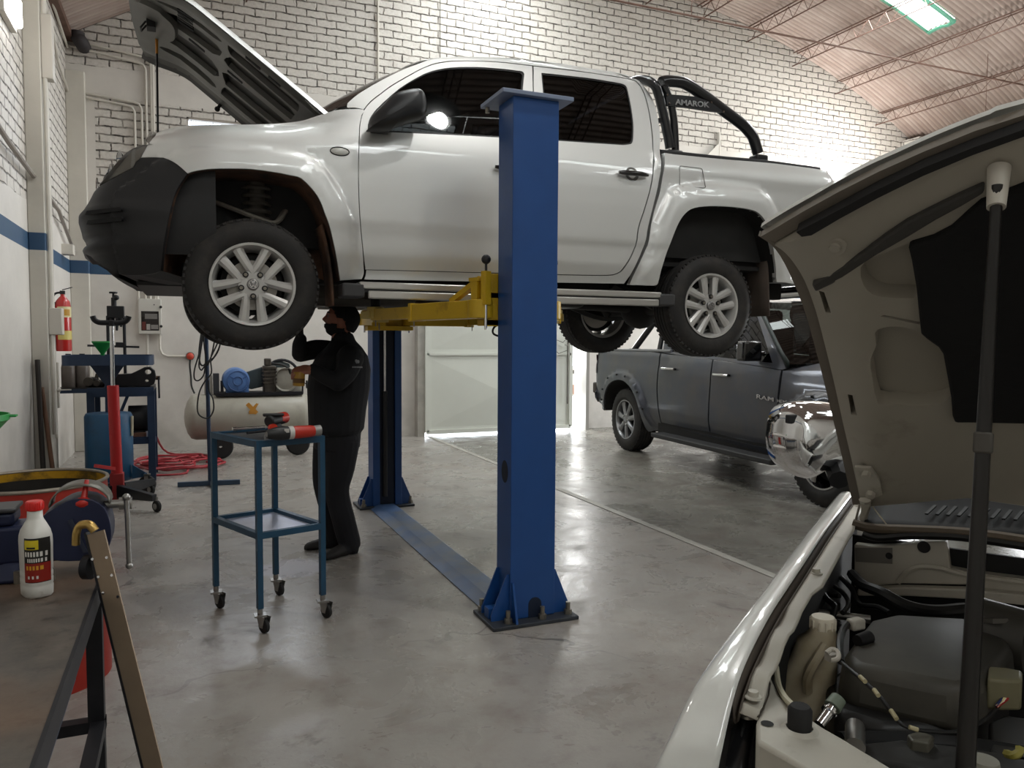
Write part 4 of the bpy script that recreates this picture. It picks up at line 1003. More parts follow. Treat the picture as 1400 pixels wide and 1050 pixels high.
# side steps
for far in (False, True):
    def sp_(px, py, out): u, z = BS.uz(px, py); return BS.P(u, z, out, far)
    f_ = -1 if not far else 1
    yy = CY+f_*.955
    a0 = atY(492, 389, CY-.955); a1 = atY(905, 398.5, CY-.955)
    s1 = MB().bb((a0.x, yy-f_*.17, a0.z-.024), (a1.x, yy, a0.z+.018)).bb((a0.x+.05, yy-f_*.02, a0.z-.08), (a1.x-.02, yy, a0.z-.032)).build('side_step', mat('brushed_aluminium', 'c9c8c4', .3, .8), truck, bevel=.008, smooth=30)
    MB().bb((a0.x+.03, yy-f_*.16, a0.z-.035), (a1.x, yy-f_*.01, a0.z-.022)).build('step_slot', M_black, s1)
    for xx in (a0.x-.10, a1.x-.02): MB().bb((xx, yy-f_*.18, a0.z-.075), (xx+.13, yy+f_*.002, a0.z+.008)).build('step_end_cap', mat('grey_step_cap', '3f3f40', .6), s1, bevel=.012)
    for xx in (1.2, 1.9, 2.5): MB().bar((xx, yy-f_*.05, a0.z-.05), (xx, CY+f_*.5, a0.z+.02), .06, .03).build('step_bracket', M_black, s1)
# underbody
ub2 = MB()
for s_ in (-1, 1): ub2.bb((-.1, CY+s_*.42-.05, 1.84), (4.5, CY+s_*.42+.05, 1.97))
for x in (.5, 1.3, 2.2, 3.0, 3.9): ub2.bb((x-.05, CY-.42, 1.86), (x+.05, CY+.42, 1.94))
ub2.build('chassis_frame', M_under, truck, smooth=0, bevel=.01)
MB().bb((.95, CY-.84, 1.955), (2.95, CY+.84, 2.0)).bb((2.95, CY-.78, 2.03), (4.5, CY+.78, 2.06)).build('floor_pan', M_under, truck, smooth=0)
MB().bb((1.9, CY-.36, 1.74), (2.75, CY-.02, 1.93)).build('fuel_tank', mat('tank_black', '1c1b1b', .5), truck, bevel=.04)
MB().bb((.55, CY-.2, 1.72), (1.5, CY+.2, 1.98)).build('gearbox', mat('dirty_cast_metal', '4a4641', .6, .5, var=.2), truck, bevel=.05)
MB().cyl((1.4, CY, 1.82), (3.35, CY, 1.76), .035).build('prop_shaft', M_under, truck)
MB().tube(cr([(.6, CY+.3, 1.8), (1.4, CY+.32, 1.78), (2.6, CY+.3, 1.80), (3.2, CY+.3, 1.93), (3.8, CY+.5, 1.9), (4.6, CY+.55, 1.86)], 4), .032, 10).build('exhaust_pipe', mat('rusty_exhaust', '5b4a3d', .7, .5, var=.2), truck)
ax = MB().cyl((3.478, CY-.75, 1.755), (3.478, CY+.75, 1.755), .05).ball((3.478, CY+.05, 1.755), (.17, .15, .16), 16); ax.build('rear_axle', M_under, truck)
for s_ in (-1, 1):
    MB().tube(cr([(2.85, CY+s_*.56, 1.90), (3.2, CY+s_*.56, 1.76), (3.478, CY+s_*.56, 1.70), (3.8, CY+s_*.56, 1.76), (4.15, CY+s_*.56, 1.92)], 4), .035, 6).build('leaf_spring', M_under, truck)
    MB().cyl((3.4, CY+s_*.45, 1.72), (3.15, CY+s_*.38, 2.03), .035).build('rear_damper', M_under, truck)
    st_ = MB().cyl((.40, CY+s_*.60, 1.86), (.40, CY+s_*.58, 2.42), .05)
    for k in range(5): st_.lathe([(.075, -.012), (.088, 0), (.075, .012)], V((.40, CY+s_*.60, 2.20+k*.045)), (0, 0, 1), 20)
    st_.build('suspension_strut', mat('strut_grey', '5a5650', .6, .2, var=.2), truck)
    MB().tube(cr([(.13, CY+s_*.60, 2.30), (.26, CY+s_*.64, 2.25), (.42, CY+s_*.68, 2.19), (.50, CY+s_*.68, 2.18), (.56, CY+s_*.60, 2.26)], 4), .026, 8, flat=.6).build('upper_control_arm', mat('cast_arm', '8b857b', .6, .2, var=.15), truck)
    MB().tube(cr([(.05, CY+s_*.4, 1.80), (.35, CY+s_*.66, 1.70), (.70, CY+s_*.4, 1.80)], 4), .035, 8).build('lower_control_arm', M_under, truck)
    MB().tube(cr([(.30, CY+s_*.3, 2.1), (.28, CY+s_*.5, 2.02), (.2, CY+s_*.62, 1.98), (.22, CY+s_*.66, 1.85)], 4), .008, 6).build('brake_hose', M_rubber, truck)
# wheel-arch liners follow the arch opening inwards
for nm, a in (('front_arch_liner', arf), ('rear_arch_liner', arr)):
    for far in (False, True):
        mb = MB(); q = [BS.uz(*p) for p in ((222, 371), (229, 321), (236, 286), (240, 271), (246, 257))]+a if nm[0] == 'f' else a
        mb.grid(lambda i, j: (lambda k: BS.P(*q[min(len(q)-1, int(round(k)))], -.02-.42*j, far))(i*(len(q)-1)), len(q)-1, 5)
        rows = [BS.P(*p, -.44, far) for p in q]; c_ = sum(rows, V((0, 0, 0)))/len(rows)
        mb.add(rows+[V((c_.x, rows[0].y, 1.95))], [(k, k+1, len(rows)) for k in range(len(rows)-1)])
        mb.build(nm, M_liner if nm[0] == 'f' else M_under, truck, smooth=50)
# mud flaps
for far in (False, True):
    f_ = -1 if not far else 1
    c1 = [atY(px, py, CY-.80) for px, py in ((452, 330), (463, 385), (464.5, 418), (455.5, 418.5), (452, 388), (447, 340))]
    x0 = atY(457, 418, CY-.82); y0 = CY+f_*.87
    fm = MB().grid(lambda a, b: V((atY(462, 400, CY-.86).x-.03-.06*(a)**2, y0-f_*.24*b, x0.z+(2.16-x0.z)*a)), 8, 3).build('front_mud_flap', M_liner, truck, solid=.012)
    z0_ = atY(1045, 432, CY-.86).z; xr_ = atY(1047, 400, CY-.86).x
    rm = MB().grid(lambda a, b: V((xr_+.03*(1-a)-.02*a, y0-f_*.30*b, z0_+(2.42-z0_)*a)), 8, 3).build('rear_mud_flap', mat('brown_dusty_flap', '4a4038', .85, var=.15), truck, solid=.014)
# sports bar with side plate and lettering
M_bar = mat('satin_black_tube', '17181b', .28, coat=.4)
yb_ = CY-.72
def bp(px, py, y=None): return tuple(atY(px, py, yb_ if y is None else y))
m1 = [bp(916, 203), bp(914, 190), bp(911, 176), bp(906, 152), bp(900, 128), bp(893.5, 115)]
top = V(m1[-1]); hoop = m1 + [(top.x-.03, CY-.62, top.z+.055), (top.x-.05, CY-.45, top.z+.075), (top.x-.05, CY, top.z+.08), (top.x-.05, CY+.45, top.z+.075), (top.x-.03, CY+.62, top.z+.055)] + [(p[0], 2*CY-p[1], p[2]) for p in m1[::-1]]
bar = MB().tube(cr(hoop, 4), .034, 14).build('sports_bar', M_bar, truck)
for far in (False, True):
    sg = [(904, 113), (912, 111), (931, 112.5), (944, 118.5), (956, 126.5), (972, 138), (988.6, 150.7), (1004, 162), (1016, 171.5), (1024, 180), (1030, 189), (1036.5, 210)]
    q = [bp(*p) for p in sg]; q = [(p[0], 2*CY-p[1], p[2]) for p in q] if far else q
    MB().tube(cr(q, 3), .041, 14).build('rear_stay', M_bar, bar)
    q = [bp(*p) for p in ((923.5, 206), (922.5, 180), (920, 155), (914, 132), (906, 116))]; q = [(p[0], 2*CY-p[1], p[2]) for p in q] if far else q
    MB().tube(cr(q, 3), .027, 12).build('inner_leg', M_bar, bar)
    pl = [atY(px, py, yb_-.03) for px, py in ((910, 128.5), (930, 130), (950, 132), (968, 138), (982, 146), (994, 154.5), (972, 152), (940, 147), (912, 144.5))]
    mb = MB(); vs = [V((p.x, (2*CY-p.y) if far else p.y, p.z)) for p in pl]; vs += [p+V((0, -.02 if far else .02, 0)) for p in vs]; n_ = len(pl)
    mb.add(vs, [list(range(n_)), list(range(n_, 2*n_))[::-1]]+[(k, (k+1) % n_, n_+(k+1) % n_, n_+k) for k in range(n_)])
    plate = mb.build('side_plate', mat('plate_black', '1c1d20', .4), bar, smooth=0)
    f_ = -1 if not far else 1
    sc_ = MB()
    for px, py in ((912, 130), (915, 141.5), (972, 140), (989, 153)):
        p = atY(px, py, yb_-.032); sc_.cyl((p.x, (2*CY-p.y) if far else p.y, p.z), (p.x, ((2*CY-p.y) if far else p.y)+f_*.006, p.z), .008, n=8)
    sc_.build('screw', M_chrome, plate)
    if not far:
        a = atY(923, 143.2, yb_-.033); b = atY(969.5, 147.2, yb_-.033)
        text('lettering', 'AMAROK', mat('lettering_grey', 'a2a3a4', .4, .5), plate, a, b-a, (0, 0, 1), .040, .003, bold=.02, width=(b-a).length)
    for px in (917.5, 1037):
        p = atY(px, 213 if px < 1000 else 219, yb_); yy = (2*CY-p.y) if far else p.y
        MB().bb((p.x-.055, yy-.05, p.z-.02), (p.x+(.075 if px < 1000 else .055), yy+.05, p.z+.035)).build('bar_foot', M_black, bar, bevel=.015)
MB().bar(bp(899, 165), bp(908, 165), .03, .03).build('bar_clamp', M_bar, bar)
# wheels
def wheel(name, c, s, tw, R=.368, RR=.228, rot=-90, steer=0, split=None):
    """s=-1 outer face towards -Y; tyre is the part, rim pieces its sub-parts"""
    def T(x, y, z):                         # local: x right, y outwards depth (0 at outer face), z up
        p = V((x, s*y*-1, z)); return V(c)+Matrix.Rotation(steer, 3, 'Z') @ p
    def put(mb): mb.v = [T(*p) for p in mb.v]; return mb
    w = tw; m = MB()
    prof = [(RR-.012, .03), (RR+.004, .012), (RR+.03, .0), (RR+.075, -.006), (R-.045, .002), (R-.022, .014), (R-.008, .026)]
    g = [(R, .045)]
    for k in range(4):
        y0 = .055+k*(w-.11)/4; y1 = y0+(w-.11)/4
        g += [(R, y0), (R, y1-.010), (R-.009, y1-.009), (R-.009, y1-.002), (R, y1-.001)]
    prof = prof + g + [(R-.008, w-.026), (R-.022, w-.014), (R-.045, w-.002), (RR+.05, w+.002), (RR, w-.02), (RR-.012, w-.03)]
    m.lathe(prof, (0, 0, 0), (0, 1, 0), 72)
    for k in range(60):                     # shoulder lugs
        a = 2*pi*k/60
        for y in (.028, w-.028):
            r = R-.010; d = V((cos(a), 0, sin(a))); t = V((-sin(a), 0, cos(a)))
            m.box(d*r+V((0, y, 0)), (.012, .026, .020), Matrix((d, V((0, 1, 0)), t)).transposed())
    ty = put(m).build('tyre', M_tire, truck, smooth=35)
    rm = MB(); rm.lathe([(RR-.013, .028), (RR+.004, .010), (RR+.003, .004), (RR-.010, .006), (RR-.016, .02), (RR-.03, .06), (RR-.04, w*.6), (RR-.02, w-.02), (RR+.002, w-.012)], (0, 0, 0), (0, 1, 0), 64)
    put(rm).build('rim_barrel', M_alloy, ty, smooth=50)
    sp = MB()
    for k in range(5):
        a0 = radians(rot+72*k)
        for sd in (-1, 1):
            rad = V((cos(a0), 0, sin(a0))); tan = V((-sin(a0), 0, cos(a0)))*sd
            e = [(.055, .038, .020, .010), (.10, .040, .023, .006), (.16, .046, .026, .010), (RR-.016, .054, .031, .012)]
            vs = []
            for r, off, hw, y in e:
                for tt, yy in ((-hw, y+.012), (-hw*.35, y), (hw*.45, y), (hw, y+.014), (hw, y+.05), (-hw, y+.05)):
                    vs.append(rad*r+tan*(off+tt)+V((0, yy+.010, 0)))
            n_ = 6; fs = [(i*n_+q, i*n_+(q+1) % n_, (i+1)*n_+(q+1) % n_, (i+1)*n_+q) for i in range(3) for q in range(n_)]+[list(range(6)), list(range(18, 24))]
            sp.add(vs, fs)
        rad = V((cos(a0), 0, sin(a0))); tan = V((-sin(a0), 0, cos(a0)))
    sp.lathe([(.0, .03), (.045, .024), (.078, .028), (.082, .06)], (0, 0, 0), (0, 1, 0), 40)
    for k in range(5):                      # webs that carry the neighbouring spokes into the hub
        a0 = radians(rot+36+72*k); rad = V((cos(a0), 0, sin(a0))); tan = V((-sin(a0), 0, cos(a0)))
        sp.add([rad*.05-tan*.03+V((0, .022, 0)), rad*.05+tan*.03+V((0, .022, 0)), rad*.10+tan*.012+V((0, .024, 0)), rad*.10-tan*.012+V((0, .024, 0))]+[p+V((0, .03, 0)) for p in (rad*.05-tan*.03, rad*.05+tan*.03, rad*.10+tan*.012, rad*.10-tan*.012)], [(0, 1, 2, 3), (2, 3, 7, 6), (0, 3, 7, 4), (1, 2, 6, 5)])
    put(sp).build('spokes', M_alloy, ty, smooth=30)
    for k in range(5):
        a0 = radians(rot+72*k); c0 = V((.066*cos(a0), 0, .066*sin(a0)))
        put(MB().cyl(c0+V((0, .016, 0)), c0+V((0, .03, 0)), .0165, n=16)).build('lug_recess', M_black, ty)
        put(MB().cyl(c0+V((0, .010, 0)), c0+V((0, .03, 0)), .010, n=6)).build('lug_nut', M_bolt, ty)
    hc = put(MB().lathe([(0, .006), (.025, .006), (.031, .010), (.033, .022)], (0, 0, 0), (0, 1, 0), 28)).build('hub_cap', mat('hub_grey', '8c8b8a', .3, .7), ty)
    e = MB(); emblem_vw(.026, (0, 0.005, 0), (0, -1, 0), (0, 0, 1), e); put(e).build('hub_badge', M_chrome, ty)
    put(MB().lathe([(.06, .085), (.140, .085), (.140, .105), (.06, .105)], (0, 0, 0), (0, 1, 0), 40)).build('brake_disc', M_disc, ty)
    put(MB().lathe([(0, .10), (.17, .10), (.17, .13)], (0, 0, 0), (0, 1, 0), 40)).build('backing_plate', M_under, ty)
    return ty
WY = CY-.90
wheel('w', (.352, WY, 1.800), -1, .245, rot=-90); wheel('w', (.352, 2*CY-WY, 1.800), 1, .245)
wheel('w', (3.480, WY, 1.752), -1, .245, rot=90); wheel('w', (3.480, 2*CY-WY, 1.752), 1, .245)
if 0:
    for nm_, q in (('hl', hl), ('bump', bump)): print('DBG', nm_, [(round(a, 2), round(b, 2)) for a, b in q], BS.u[-1])
# ---------------------------------------------------------------- dark grey pickup parked behind
M_dark = NT('dark_grey_paint'); _t = M_dark
_t.b.inputs['Base Color'].default_value = lin('4c505a'); _t.b.inputs['Metallic'].default_value = .5; _t.b.inputs['Roughness'].default_value = .42
_t.b.inputs['Coat Weight'].default_value = .6; _t.b.inputs['Coat Roughness'].default_value = .12
_o = _t.coord(); _n = _t.noise(_o, 2.2, 5, .65)
_t.link(_t.mix(_t.ramp(_n, [(.4, (0, 0, 0)), (.8, (1, 1, 1))]), lin('4c505a'), lin('5d5a57')), _t.b.inputs['Base Color']); M_dark = M_dark.mat
M_flare = mat('matt_flare', '3b3c3e', .65, var=.1)
RO = V((6.36, 7.0, 0)); RA = (-.06, -1.0)
ram = thing('pickup_truck', 'dark grey crew-cab pickup parked at the back behind the lift', 'pickup truck', RO)
rplan = [(-2.88, 0), (-2.88, .6), (-2.865, .88), (-2.82, .96), (-2.68, .99), (-1.0, 1.0), (0, 1.0), (1.5, 1.0), (2.1, .99), (2.6, .93), (2.9, .78), (3.02, .45), (3.06, 0)]
RPROF = [(.30, .14), (.42, .09), (.50, .05), (.62, .02), (.75, .008), (.95, .0), (1.10, .0), (1.18, .008), (1.27, .03), (1.33, .055), (1.40, .075), (1.85, .25), (1.92, .32), (1.97, .45)]
def rins(a, z, n):
    i = lerp(z, RPROF)
    if a < -.83: i = min(i, .02+.05*max(0, min(1, (z-1.28)/.10))**2) if z > .95 else i
    if a > 1.2: i = i+.06*sst(1.0, 1.25, z)*sst(1.2, 1.5, a)
    return i
RS = Side(RO, RA, rplan, rins)
RAr = [(830, 561), (829.5, 553), (830.5, 540), (834, 529), (840, 522), (849, 519), (858, 521.5), (867, 531), (874, 546), (880, 566), (886, 583), (891, 590)]
RCr = [(824.5, 556), (825, 545), (826.5, 530), (831, 518), (838, 511), (847, 508.5), (859, 511), (871, 523), (881, 546), (888, 569), (897, 583)]
rcr_ = cr([RS.uz(*p) for p in RCr], 2); rar = cr([RS.uz(*p) for p in RAr], 2)
af = 1.80; wf_u = None
def u_of(a):
    return min(range(len(RS.p)), key=lambda k: abs(RS.p[k][0]-a) if RS.p[k][1] > .5 else 9)
uF = RS.u[u_of(af)]; uR = RS.u[u_of(-1.95)]
far_ = [(uF+.50*cos(radians(t)), .44+.50*sin(radians(t))) for t in range(200, -21, -11)]
fcr_ = [(uF+.60*cos(radians(t)), .44+.60*sin(radians(t))) for t in range(205, -26, -11)]
def rflare(u, z):
    f = 0
    for ln in (rcr_, fcr_):
        if min(p[0] for p in ln) < u < max(p[0] for p in ln) and inside((u, z), [(ln[0][0], .2)]+ln+[(ln[-1][0], .2)]): f = max(f, .05*sst(0, .03, pdist((u, z), ln, False)))
    return f
RS.flare = rflare
rb = RS.poly([(809.5, 500), (810.5, 484), (813, 480), (819, 476.8)], [(819, 476.8), (862, 479), (902.5, 483)], [(902.5, 483), (899.3, 505), (897.4, 532), (899.3, 558), (903.3, 577), (905, 586)], [(905, 586), (891, 590)], RAr[::-1], [(830, 561), (822, 552), (816.7, 547)], [(816.7, 547), (812, 532), (809.8, 520), (809.5, 500)])
bedp = RS.panel('load_bed_side', rb, M_dark, ram, .06, lines=[rcr_[1:-1]], rim=.03)
rdl = RS.poly([(904.5, 483.5), (923, 485.5), (948, 488.5), (974, 492)], [(974, 492), (971.5, 508), (969.5, 534.6), (970, 590.6)], [(970, 590.6), (936, 584.5), (904.6, 577.5)], [(904.6, 577.5), (900.7, 558), (898.8, 532), (900.7, 505), (904.5, 483.5)])
rdr = RS.panel('rear_door', rdl, M_dark, ram, .06)
rfl = RS.poly([(975.5, 492.2), (1010, 497), (1043, 502), (1068, 506.5)], [(1068, 506.5), (1064.5, 526), (1062.5, 548), (1062, 580), (1062.5, 613)], [(1062.5, 613), (1015, 601.5), (971.5, 591)], [(971.5, 591), (971, 534.6), (973, 508), (975.5, 492.2)])
rdf = RS.panel('front_door', rfl, M_dark, ram, .06)
ud = RS.uz(1063.5, 548)[0]+.008; zt_ = 1.22
rfn = [(RS.uz(1069, 506.5)[0]+.01, RS.uz(1069, 506.5)[1]), (ud+.5, 1.235), (ud+1.1, 1.20), (RS.u[u_of(2.75)], 1.12), (RS.u[u_of(2.85)], .80), (RS.u[u_of(2.80)], .48)] + [p for p in far_[::-1] if p[1] > .36] + [(ud, .36), (ud, .9)]
RS.panel('front_wing', rfn, M_dark, ram, .06, lines=[[p for p in fcr_ if p[1] > .45]], rim=.03)
# sill, cab upper with glazing
sl0 = RS.uz(905, 580); sl1 = RS.uz(1062.5, 616)
RS.panel('sill', [(sl0[0], sl0[1]-.005), (ud, RS.uz(1062.5, 614)[1]-.005), (ud, .36), (sl0[0], .40)], M_dark, ram, .1)
ub0 = RS.uz(904.5, 483.5)[0]; zb0 = 1.375
_tops = [RS.uz(*p) for p in ((904.5, 483.5), (923, 485.5), (948, 488.5), (974, 492), (1010, 497), (1043, 502), (1068, 506.5))]
cabp = [(ub0, RS.uz(905, 482)[1]+.005), (ub0+.07, 1.70), (ub0+.17, 1.90), (ub0+.5, 1.955), (ub0+1.2, 1.955), (ub0+1.55, 1.91), (_tops[-1][0]+.05, _tops[-1][1]+.02)] + [(u, z+.006) for u, z in _tops[::-1][:-1]]
_bz = lambda x: lerp(ub0+x, _tops)+.035
wA = [(ub0+.20, _bz(.2)), (ub0+.26, 1.70), (ub0+.34, 1.85), (ub0+.98, 1.885), (ub0+1.0, _bz(1.0))]; wB = [(ub0+1.10, _bz(1.1)), (ub0+1.09, 1.885), (ub0+1.44, 1.865), (ub0+1.62, 1.77), (ub0+2.12, _bz(2.12)+.02)]
cb = RS.panel('cab_frame', cabp, M_dark, ram, .07, holes=[wA, wB])
for w_ in (wA, wB): RS.panel('window_pane', w_, M_glassr, ram, .2, out=-.012, rim=0)
tpl = [(ub0+.17, 1.90), (ub0+.5, 1.955), (ub0+1.2, 1.955), (ub0+1.55, 1.91)]
tl_ = cr([tuple(RS.P(u, z)) for u, z in tpl], 4); tr_ = cr([tuple(RS.P(u, z, 0, True)) for u, z in tpl], 4)
MB().grid(lambda a, b: (lambda k: V(tl_[k]).lerp(V(tr_[k]), b)+V((0, 0, .03*(1-(2*b-1)**2))))(int(round(a*12))), 12, 10).build('roof', M_dark, ram, smooth=60)
wl = [(ub0+1.55, 1.91), (ub0+1.95, 1.62), (ub0+2.35, 1.28)]; wl_ = cr([tuple(RS.P(u, z)) for u, z in wl], 4); wr_ = cr([tuple(RS.P(u, z, 0, True)) for u, z in wl], 4); fwd = V((RA[0], RA[1], 0)).normalized()
MB().grid(lambda a, b: (lambda k: V(wl_[k]).lerp(V(wr_[k]), b)+fwd*.18*(1-(2*b-1)**2))(int(round(a*8))), 8, 10).build('windscreen', glass('dark_screen', '4c5553'), ram, smooth=60)
for far in (False, True):
    MB().grid(lambda a, b: RS.P(ub0+1.55+.80*a, 1.918-.64*a+.0, .01, far)+V((0, 0, .06*b-.03)), 8, 1).build('pillar_trim', mat('green_black_rubber', '1d2b28', .5), ram, solid=.02)
hl_ = [tuple(RS.P(rfn[i][0], rfn[i][1]-.005)) for i in range(4)]; hr_ = [tuple(RS.P(rfn[i][0], rfn[i][1]-.005, 0, True)) for i in range(4)]; hl_ = cr(hl_, 4); hr_ = cr(hr_, 4)
MB().grid(lambda a, b: (lambda k: V(hl_[k]).lerp(V(hr_[k]), b)+V((0, 0, .09*(1-(2*b-1)**4))))(int(round(a*12))), 12, 14).build('bonnet', M_dark, ram, smooth=60)
# front end, rear end, underside
MB().grid(lambda a, b: RS.P(RS.u[-1]-.75*(1-a), .62+.48*b), 14, 4).grid(lambda a, b: RS.P(RS.u[-1]-.75*(1-a), .62+.48*b, 0, True), 14, 4).build('front_grille', M_black, ram)
MB().tube(cr([tuple(RS.P(RS.u[-1]-.9*(1-k/8), .52, .03)) for k in range(9)]+[tuple(RS.P(RS.u[-1]-.9*k/8, .52, .03, True)) for k in range(1, 9)], 2), .09, 10).build('front_bumper', M_chrome, ram)
tgm = MB().grid(lambda a, b: RS.P(rb[0][0]*a, .62+.74*b, 0), 8, 6).grid(lambda a, b: RS.P(rb[0][0]*a, .62+.74*b, 0, True), 8, 6); tgm.build('tailgate', M_dark, ram)
tlt = RS.uz(811, 510)
for far in (False, True): MB().grid(lambda a, b: RS.P(tlt[0]-.01+.04*a, 1.02+.27*b, .008, far), 4, 6).build('tail_light', mat('dark_red_lens', '3a1214', .2, coat=1), ram)
for far in (False, True):
    q = [RS.uz(*p) for p in ((808, 537), (813, 541), (812, 548), (805, 543))]
    bmp = MB(); c0 = RS.loc(-2.60, -.93 if far else .93, 0)
    bmp.bar(RS.loc(-2.94, (-.97 if far else .97), .80), RS.loc(-2.94, 0, .80), .12, .16).bar(RS.loc(-2.88, (-.95 if far else .95), .70), RS.loc(-2.80, (-.95 if far else .95), .62), .04, .10)
    bmp.build('rear_bumper', mat('brown_grey_bumper', '4b443e', .6, .4), ram, bevel=.02)
un = MB()
for s_ in (-1, 1): un.bar(RS.loc(-2.7, s_*.5, .55), RS.loc(2.7, s_*.5, .55), .10, .16)
un.bar(RS.loc(-1.95, -.8, .42), RS.loc(-1.95, .8, .42), .12, .12); un.bar(RS.loc(1.80, -.8, .42), RS.loc(1.80, .8, .42), .10, .10)
un.build('chassis', M_under, ram, smooth=0)
MB().box(RS.loc(0.1, 0, .50), (1.86, 2.5, .34), Matrix.Rotation(-.06, 3, 'Z')).build('floor_pan', M_under, ram)
MB().box(RS.loc(-1.85, 0, .92), (1.55, 1.9, .06), Matrix.Rotation(-.06, 3, 'Z')).build('load_bed_floor', M_under, ram)
MB().box(RS.loc(-1.85, 0, 1.345), (1.80, 1.95, .02), Matrix.Rotation(-.06, 3, 'Z')).build('bed_cover', M_black, ram)
for nm, a in (('rear_arch_liner', rar), ('front_arch_liner', far_)):
    for far in (False, True):
        mb = MB().grid(lambda i, j: RS.P(*a[int(round(i*(len(a)-1)))], -.02-.40*j, far), len(a)-1, 4)
        rows = [RS.P(*p, -.42, far) for p in a]; c_ = sum(rows, V((0, 0, 0)))/len(rows); mb.add(rows+[c_], [(k, k+1, len(rows)) for k in range(len(rows)-1)])
        mb.build(nm, M_under, ram)
for far in (False, True):
    for ln in (rcr_, fcr_):
        q = [RS.P(u, z, .002, far) for u, z in ln]
        fm_ = MB()
        for t in ((.12, .24, .36, .5, .62, .75, .86) if ln is rcr_ else (.2, .3, .4, .5, .6, .7, .8)):
            k = int(t*(len(ln)-1)); u, z = ln[k]; c_ = RS.u[u_of(-1.95 if ln is rcr_ else af)]; d_ = V((u-c_, z-.44)); d_.normalize()
            p = RS.P(u-d_.x*.035, z-d_.y*.035, .0, far); fm_ = MB().ball(p, .016, 8); fm_.build('flare_bolt', M_black, ram)
# running boards
s0 = atX(902, 594.5, 5.30); s1 = atX(1059, 630.5, 5.14)
for far in (False, True):
    f_ = -1 if far else 1
    MB().bar(RS.loc(-.98, f_*1.04, .335), RS.loc(1.30, f_*1.04, .335), .19, .055).build('running_board', mat('dull_black_board', '303031', .6), ram, bevel=.012)
# mirrors, handles, badge, bed bar
for far in (False, True):
    f_ = -1 if far else 1
    um = RS.uz(1040, 500)[0]
    mc_ = RS.P(um-.03, 1.40, .17, far)
    mm = MB().ball(mc_, (.11, .07, .085), 16, Matrix.Rotation(-.06, 3, 'Z')).build('door_mirror', M_black, ram)
    mm2 = MB().box(mc_, (.23, .13, .20), Matrix.Rotation(-.06, 3, 'Z')).bar(mc_+V((.05, 0, -.03)), RS.P(um+.03, 1.38, .0, far), .06, .05).build('mirror_shell', mat('gloss_black', '101012', .2, coat=1), mm, bevel=.03, seg=3)
for dr, pa in ((rdr, (907.5, 503, 924, 505.5)), (rdf, (978.5, 511, 998, 514.5))):
    ua, za = RS.uz(pa[0], pa[1]); ub_, zb = RS.uz(pa[2], pa[3]); zc_ = (za+zb)/2
    for far in (False, True):
        MB().tube([RS.P(ua+(ub_-ua)*k/8, zc_, .025+.012*sin(pi*k/8), far) for k in range(9)], .018, 10).build('door_handle', M_chrome, dr[far])
        MB().tube([RS.P(ua+(ub_-ua)*k/8, zc_, .004, far) for k in range(9)], .030, 10, flat=.4).build('handle_recess', M_black, dr[far])
p0 = RS.P(*RS.uz(1035.5, 544.5), .006); p1 = RS.P(*RS.uz(1059, 549.5), .006)
bdg = mat('badge_silver', 'c8c8ca', .25, .8)
text('lettering', 'RAM', bdg, rdf[0], p0, p1-p0, (0, 0, 1), .042, .006, bold=.012, width=(p1-p0).length)
p0 = RS.P(*RS.uz(1064.5, 549.8), .012); p1 = RS.P(*RS.uz(1078, 552), .012)
text('lettering', 'HEMI', bdg, ram, p0, p1-p0, (0, 0, 1), .03, .006, bold=.008, width=(p1-p0).length)
q = RS.uz(864.5, 478); a_ = RS.p[min(range(len(RS.u)), key=lambda k: abs(RS.u[k]-q[0]))][0]
hb_ = MB()
for s_ in (-1, 1):
    b0 = RS.loc(a_, s_*.90, 1.38); b1 = RS.loc(a_+.50, s_*.84, 1.80); hb_ = MB().tube(cr([tuple(b0), tuple(b0.lerp(b1, .8)), tuple(b1), tuple(RS.loc(a_+.62, s_*.78, 1.86))], 4), .04, 10)
    b_ = hb_.build('bed_bar', M_bar, ram)
    MB().bar(RS.loc(a_-.06, s_*.90, 1.37), RS.loc(a_+.08, s_*.90, 1.37), .09, .04).bar(RS.loc(a_+.60, s_*.90, 1.37), RS.loc(a_+.72, s_*.90, 1.37), .09, .04).build('bar_foot', M_black, b_)
    MB().tube([RS.loc(a_+.66, s_*.90, 1.38), RS.loc(a_+.62, s_*.78, 1.86)], .035, 10).build('front_post', M_bar, b_)
    MB().tube([RS.loc(-2.75, s_*.94, 1.365), RS.loc(-.85, s_*.94, 1.375)], .018, 8).build('rail_cap', mat('grey_rail', '8b8c8e', .35, .5), ram)
hb_ = MB().tube([RS.loc(a_+.62, -.78, 1.86), RS.loc(a_+.62, .78, 1.86)], .04, 10).build('cross_bar', M_bar, ram)
